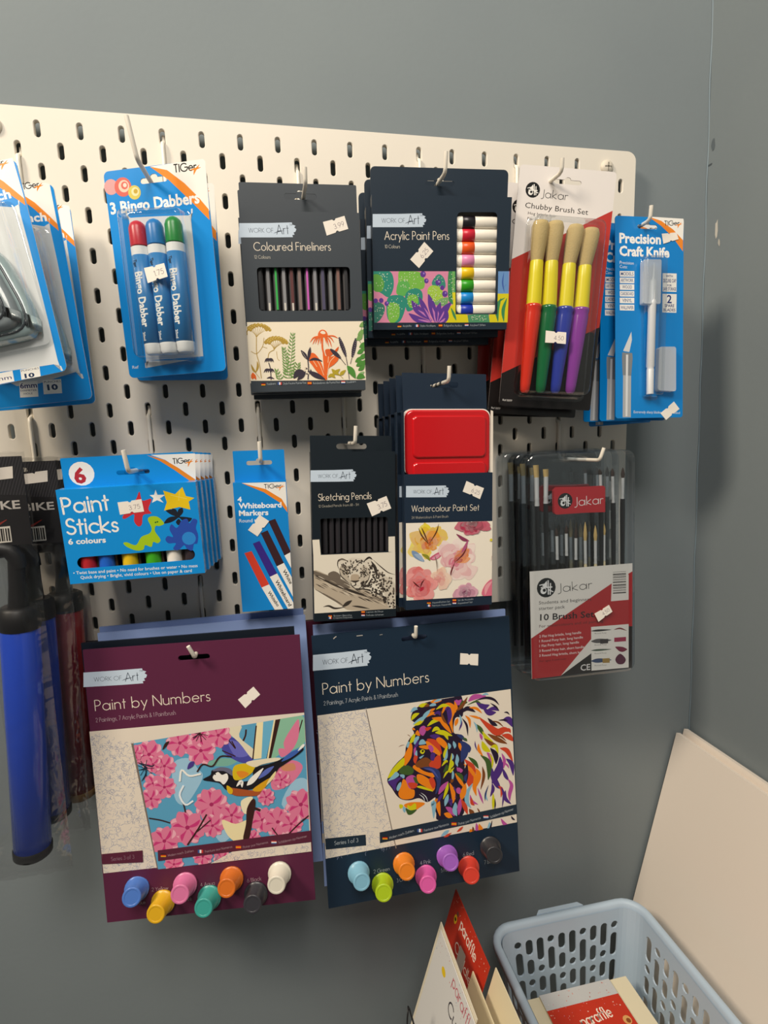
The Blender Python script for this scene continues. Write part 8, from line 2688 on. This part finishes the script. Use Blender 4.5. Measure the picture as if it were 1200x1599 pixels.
pump_pack('second blue bike pump, behind the front one with its black end showing', (43, -56.4, -507), (34, -56.4, -735), (41, -60, -352), '#1c3c9e')
pump_pack('dark red bike pump at the back, right of the blue pumps', (58, -18.7, -511), (49, -19.5, -738), (42, -22.5, -352), '#8e2a2c', '#a07c48', True)

# ================================================================== lower right: table, basket, boards, cards
tb = thing('side_table', 'pale side table under the basket and cards, below the frame', 'table', (650, -230, -1215))
MB().box(-185, 245, -270, 246, -22, 0, '#cfc6b6').build('table_top', 'melamine', tb)
for x in (-170, 230):
    for y in (-250, 230): MB().box(x - 14, x + 14, y - 14, y + 14, -560, -22, '#b8b0a2').build('leg', 'melamine', tb)

def panel_board(label, tl, length, dn, th):
    """white board leaning against the right wall: tl = top corner next to the back wall, dn = where that edge meets the table"""
    t = Vector(tl); d = Vector(dn) - t; f = Vector((6, -length, -6)); n = d.cross(f).normalized()
    if n.x < 0: n = -n
    q = [t, t + f, t + f + d, t + d]
    b = MB(); b.add([tuple(p) for p in q] + [tuple(p + n * th) for p in q], [(0, 1, 2, 3), (7, 6, 5, 4), (0, 4, 5, 1), (1, 5, 6, 2), (2, 6, 7, 3), (3, 7, 4, 0)], '#e8ddd0')
    return tag(b.build('white_board', 'melamine'), label, 'board', 'white boards leaning in the corner')
panel_board('large white board leaning beside the blue basket, nearest of the two', (872, 12, -797), 480, (778, 12, -1208), 7)
panel_board('large white board tight against the right wall, only its top edge showing', (886, 13, -793), 480, (798, 13, -1208), 7)

def basket():
    t = thing('plastic_basket', 'pale blue plastic basket with slotted sides in the lower right corner', 'basket', (659, -216, -1213))
    C1 = '#afc1d1'; X0, X1, Y0, Y1 = -105, 105, -170, 170; H0, H1 = 0, 196; ins = 16     # rim-inside half sizes, bottom inset
    def per(k, r=22, n=6):        # rounded outline, k = inset
        out = []
        for cx, cy, a in ((X1 - k - r, Y1 - k - r, 0), (X0 + k + r, Y1 - k - r, 90), (X0 + k + r, Y0 + k + r, 180), (X1 - k - r, Y0 + k + r, 270)): out += A(cx, cy, r, r, a, a + 90, n)
        return out
    b = MB()
    top, bot = per(0), per(ins); n = len(top); q = n // 4
    def wallpt(A0, B0, A1, B1, u, v, off):
        p0 = (A0[0] + (B0[0] - A0[0]) * u, A0[1] + (B0[1] - A0[1]) * u); p1 = (A1[0] + (B1[0] - A1[0]) * u, A1[1] + (B1[1] - A1[1]) * u)
        return (p0[0] + (p1[0] - p0[0]) * v + off[0], p0[1] + (p1[1] - p0[1]) * v + off[1], H1 + (H0 - H1) * v)
    PAT = (('c', 'l', 'l', 'm'), ('l', 'c', 'm', 'l'), ('m', 'm', 'c', 'l'), ('c', 'l', 'l', 'm'), ('l', 'c', 'm', 'l'), ('m', 'm', 'c', 'l'))
    LEN = {'c': 11.5, 'm': 24, 'l': 35}
    for i in range(n):
        j = (i + 1) % n
        A0, B0, A1, B1 = top[i], top[j], bot[i], bot[j]
        L = math.dist(A0, B0); nrm = ((B0[1] - A0[1]) / L, -(B0[0] - A0[0]) / L) if L else (0, 0)
        th = 2.2; offs = ((0, 0), (nrm[0] * th, nrm[1] * th))
        if L < 40:
            for o in offs: b.add([wallpt(A0, B0, A1, B1, u, v, o) for u, v in ((0, 0), (1, 0), (1, 1), (0, 1))], [(0, 1, 2, 3)], C1, True)
            continue
        Hs = math.hypot(H1 - H0, ins); holes = []
        PT = 16.9; m = int((L - 11) // PT) + 1; x = (L - (m - 1) * PT) / 2
        for k in range(m):
            z = 17.0
            for ch in PAT[k % 6 if m > 10 else (k % 6)]:
                h = LEN[ch]; holes.append(capsule(x + k * PT, z + h / 2, 11.2, h + .01, 5)); z += h + 5.5
        loops = [[(0, 0), (L, 0), (L, Hs), (0, Hs)]] + holes; ts = tess(loops); flat = [p for l in loops for p in l]
        for o in offs: b.add([wallpt(A0, B0, A1, B1, p[0] / L, p[1] / Hs, o) for p in flat], ts, C1)
        for l in holes:
            nn = len(l); b.add([wallpt(A0, B0, A1, B1, p[0] / L, p[1] / Hs, o) for o in offs for p in l], [(a, (a + 1) % nn, nn + (a + 1) % nn, nn + a) for a in range(nn)], C1)
    b.add([(p[0], p[1], H0) for p in bot], [tuple(range(n))], C1); b.add([(p[0], p[1], H0 + 2) for p in bot], [tuple(range(n))], C1)
    b.build('body', 'soft_plastic', t)
    r = MB(); rings = []
    prof = ((-.5, 186), (-1, 194), (-2, 200), (-4, 203), (-9, 203.5), (-11.5, 201), (-12, 192), (-10.6, 192), (-9.5, 199), (-3.4, 199), (-2.6, 186))
    for k, z in prof: rings.append([(p[0], p[1], z) for p in per(k, 22 - k * .9)])
    rings.append(rings[0]); r.loft(rings, '#b2c4d4', True, False, False); r.build('rim', 'soft_plastic', t)
    for s in (1, -1):
        g = MB(); y = s * 181; g.add([(x, yy, z) for x, yy, z in ((-40, y, 203), (32, y, 203), (26, y + s * 6, 203.4), (-34, y + s * 6, 203.4), (-40, y, 192), (32, y, 192), (26, y + s * 6, 192), (-34, y + s * 6, 192))],
              [(0, 1, 2, 3), (4, 7, 6, 5), (3, 2, 6, 7), (0, 3, 7, 4), (1, 5, 6, 2), (0, 4, 5, 1)], '#b2c4d4'); g.build('grip', 'soft_plastic', t)
    return t
basket()

# gift box lying in the basket, and the carton under it
RED = '#c0341f'
def flecks(b, x0, x1, z0, z1, n, seed, cols):
    rng = random.Random(seed)
    for i in range(n):
        x, z = rng.uniform(x0, x1), rng.uniform(z0, z1); a = rng.random() * 3; d = rng.uniform(.8, 1.8)
        b.ink([(x, z), (x + d * math.cos(a), z + d * math.sin(a)), (x + d * math.cos(a + 1.2), z + d * math.sin(a + 1.2))], cols[i % len(cols)])
def lying(name, label, cat, loc, rz, w, l, h, col, side, printer=None, group=None):
    t = thing(name, label, cat, loc, (-90, 0, rz), group)     # local x right, local z away from the viewer, local -y up
    b = MB(); b.box(-w / 2, w / 2, -h, 0, -l / 2, l / 2, side); b.print_start(-h - .04)
    b.ink([(-w / 2, -l / 2), (w / 2, -l / 2), (w / 2, l / 2), (-w / 2, l / 2)], col)
    if printer: printer(b)
    b.build('carton', 'matt_card', t)
    return t
lying('cardboard_carton', 'cream cardboard carton under the red gift box inside the basket', 'box', (650, -216, -1209.5), 0, 152, 262, 127, '#ddd2b4', '#d2c7a8')
def gift_print(b):
    b.ink([(-51.5, 62), (51.5, 62), (51.5, 82.5), (-51.5, 82.5)], '#bfbfbe'); b.ink([(-51.5, -82), (51.5, -82), (51.5, 62), (-51.5, 62)], RED)
    flecks(b, -50, 50, 46, 81, 60, 4, ('#e8d8c8', '#d87a5a', '#c88aa0', '#a83a2a'))
    b.text('L', '#f2e2d2', 13, 'paraffle', (-16, 34), (28, 38), .12); b.text('L', '#f2e2d2', 10, 'Cuddle', (-22, 16), (22, 19), .12)
    for p in ((-34, 28), (-28, 30), (-22, 26)): b.ink(circle(p[0], p[1], 3.4, 10), '#8a2a30')
    b.ink(circle(42, 30, 5.5, 14), '#d8a060'); b.ink(circle(43, 29, 3, 10), '#8a4a20')
lying('gift_box', 'red gift box with pale patterned end lying on the cream carton in the basket', 'gift box', (648, -168, -1082.3), 0, 103, 165, 3, '#bfbfbe', '#cdbf9e', gift_print)

tr_ = thing('card_tray', 'kraft tray of standing cards left of the basket, mostly below the frame', 'tray', (485, -190, -1214))
m = MB()
m.box(-80, 46, -115, 165, 0, 3, '#a58a64')
for x0, x1, y0, y1 in ((-80, -78, -115, 165), (44, 46, -115, 165), (-78, 44, -115, -113), (-78, 44, 163, 165)): m.box(x0, x1, y0, y1, 3, 60, '#a58a64')
m.build('carton', 'matt_card', tr_)
def standing_card(name, label, cat, x, y_back, ztop, w, h, col, lean, printer=None, th=1.2, rim=None, yaw=0.0):
    """card standing on edge, its face to the left; origin at the back end of its top edge"""
    t = thing(name, label, cat, (x, y_back, ztop), (0, 0, 0)); t.rotation_mode = 'QUATERNION'
    t.rotation_quaternion = (Matrix.Rotation(math.radians(yaw), 3, 'Z') @ Matrix.Rotation(math.radians(lean), 3, 'Y') @ Matrix.Rotation(math.radians(-90), 3, 'Z')).to_quaternion()
    b = MB(); b.box(0, w, 0, th, -h, 0, col); b.print_start(-.04)
    if printer: printer(b, w, h)
    b.build('card', 'printed_card', t)
    return t
def red_print(b, w, h):
    b.ink([(0, -h), (w, -h), (w, 0), (0, 0)], RED); flecks(b, 4, w, -22, -1, 46, 8, ('#e8c8b8', '#e0907a', '#a82a1e'))
    b.text('L', '#f4e4d6', 13, 'paraffle', (34, -24), (84, -24), .13); b.text('L', '#f4e4d6', 11, 'Cuddle', (36, -52), (88, -52), .13)
    b.ink(circle(20, -26, 4.2, 14, 6), '#e8b81c'); b.ink(circle(20, -26, 2.4, 12, 2.2), '#2a1a12'); b.ink(circle(22, -17, 3, 10), '#7a4a3a')
    b.ink(round_quad([(46, -37), (64, -35), (66, -58), (48, -62)], 2), '#b8b0a4')
    for p in ((96, -40), (98, -52), (92, -60)): b.ink(circle(p[0], p[1], 3.2, 10), '#e0953a')
def pale_print(b, w, h):
    b.ink([(0, -h), (w, -h), (w, 0), (0, 0)], '#dcdad6'); flecks(b, 2, w, -24, -1, 50, 9, ('#c8605a', '#9aa4b4', '#c8a8a8', '#b8bcc0'))
    b.ink(circle(32, -24, 6, 14, 4.2), '#e8c41c')
    b.text('L', '#c8707a', 12, 'paraffle', (54, -16), (112, -16), .11); b.text('L', '#3a3438', 13, 'Cuddle', (60, -42), (120, -42), .13)
    for r, c in ((8, '#c8483a'), (6.2, '#e8c41c'), (4.4, '#3a8ac0'), (2.6, '#8a4a9a')): b.ink([(80 + r * math.cos(a), -64 + r * math.sin(a)) for a in [i * .314 for i in range(11)]], c)
standing_card('greeting_card', 'red greeting card standing left of the basket, grey sticker on its lettering', 'card', 498, -40, -939, 112, 262, RED, 17, red_print)
standing_card('envelope', 'large cream envelope standing right of the red card beside the basket', 'envelope', 505, -153, -940, 125, 260, '#e3d7b6', 17)
standing_card('envelope', 'cream envelope standing between the pale card and the red card', 'envelope', 484, -136, -958, 110, 246, '#e0d4b2', 17)
standing_card('greeting_card', 'pale grey greeting card with a yellow sun standing at the front left of the cards', 'card', 459, -94, -939, 125, 270, '#dcdad6', 17, pale_print)
standing_card('envelope', 'cream envelope right behind the pale grey card, a thin strip showing', 'envelope', 462, -86, -936, 118, 270, '#e2d8c0', 17)
wl = MB(); wl.tube([(396, -150, -1180), (401, -150, -985), (402.5, -150, -968), (404, -150, -972), (414, -150, -1020), (440, -150, -1180), (440, -150, -1212)], 1.0, '#18181a', 8)
tag(wl.build('wire_loop', 'soft_plastic'), 'thin black wire loop sticking up at the bottom edge left of the pale card', 'wire')
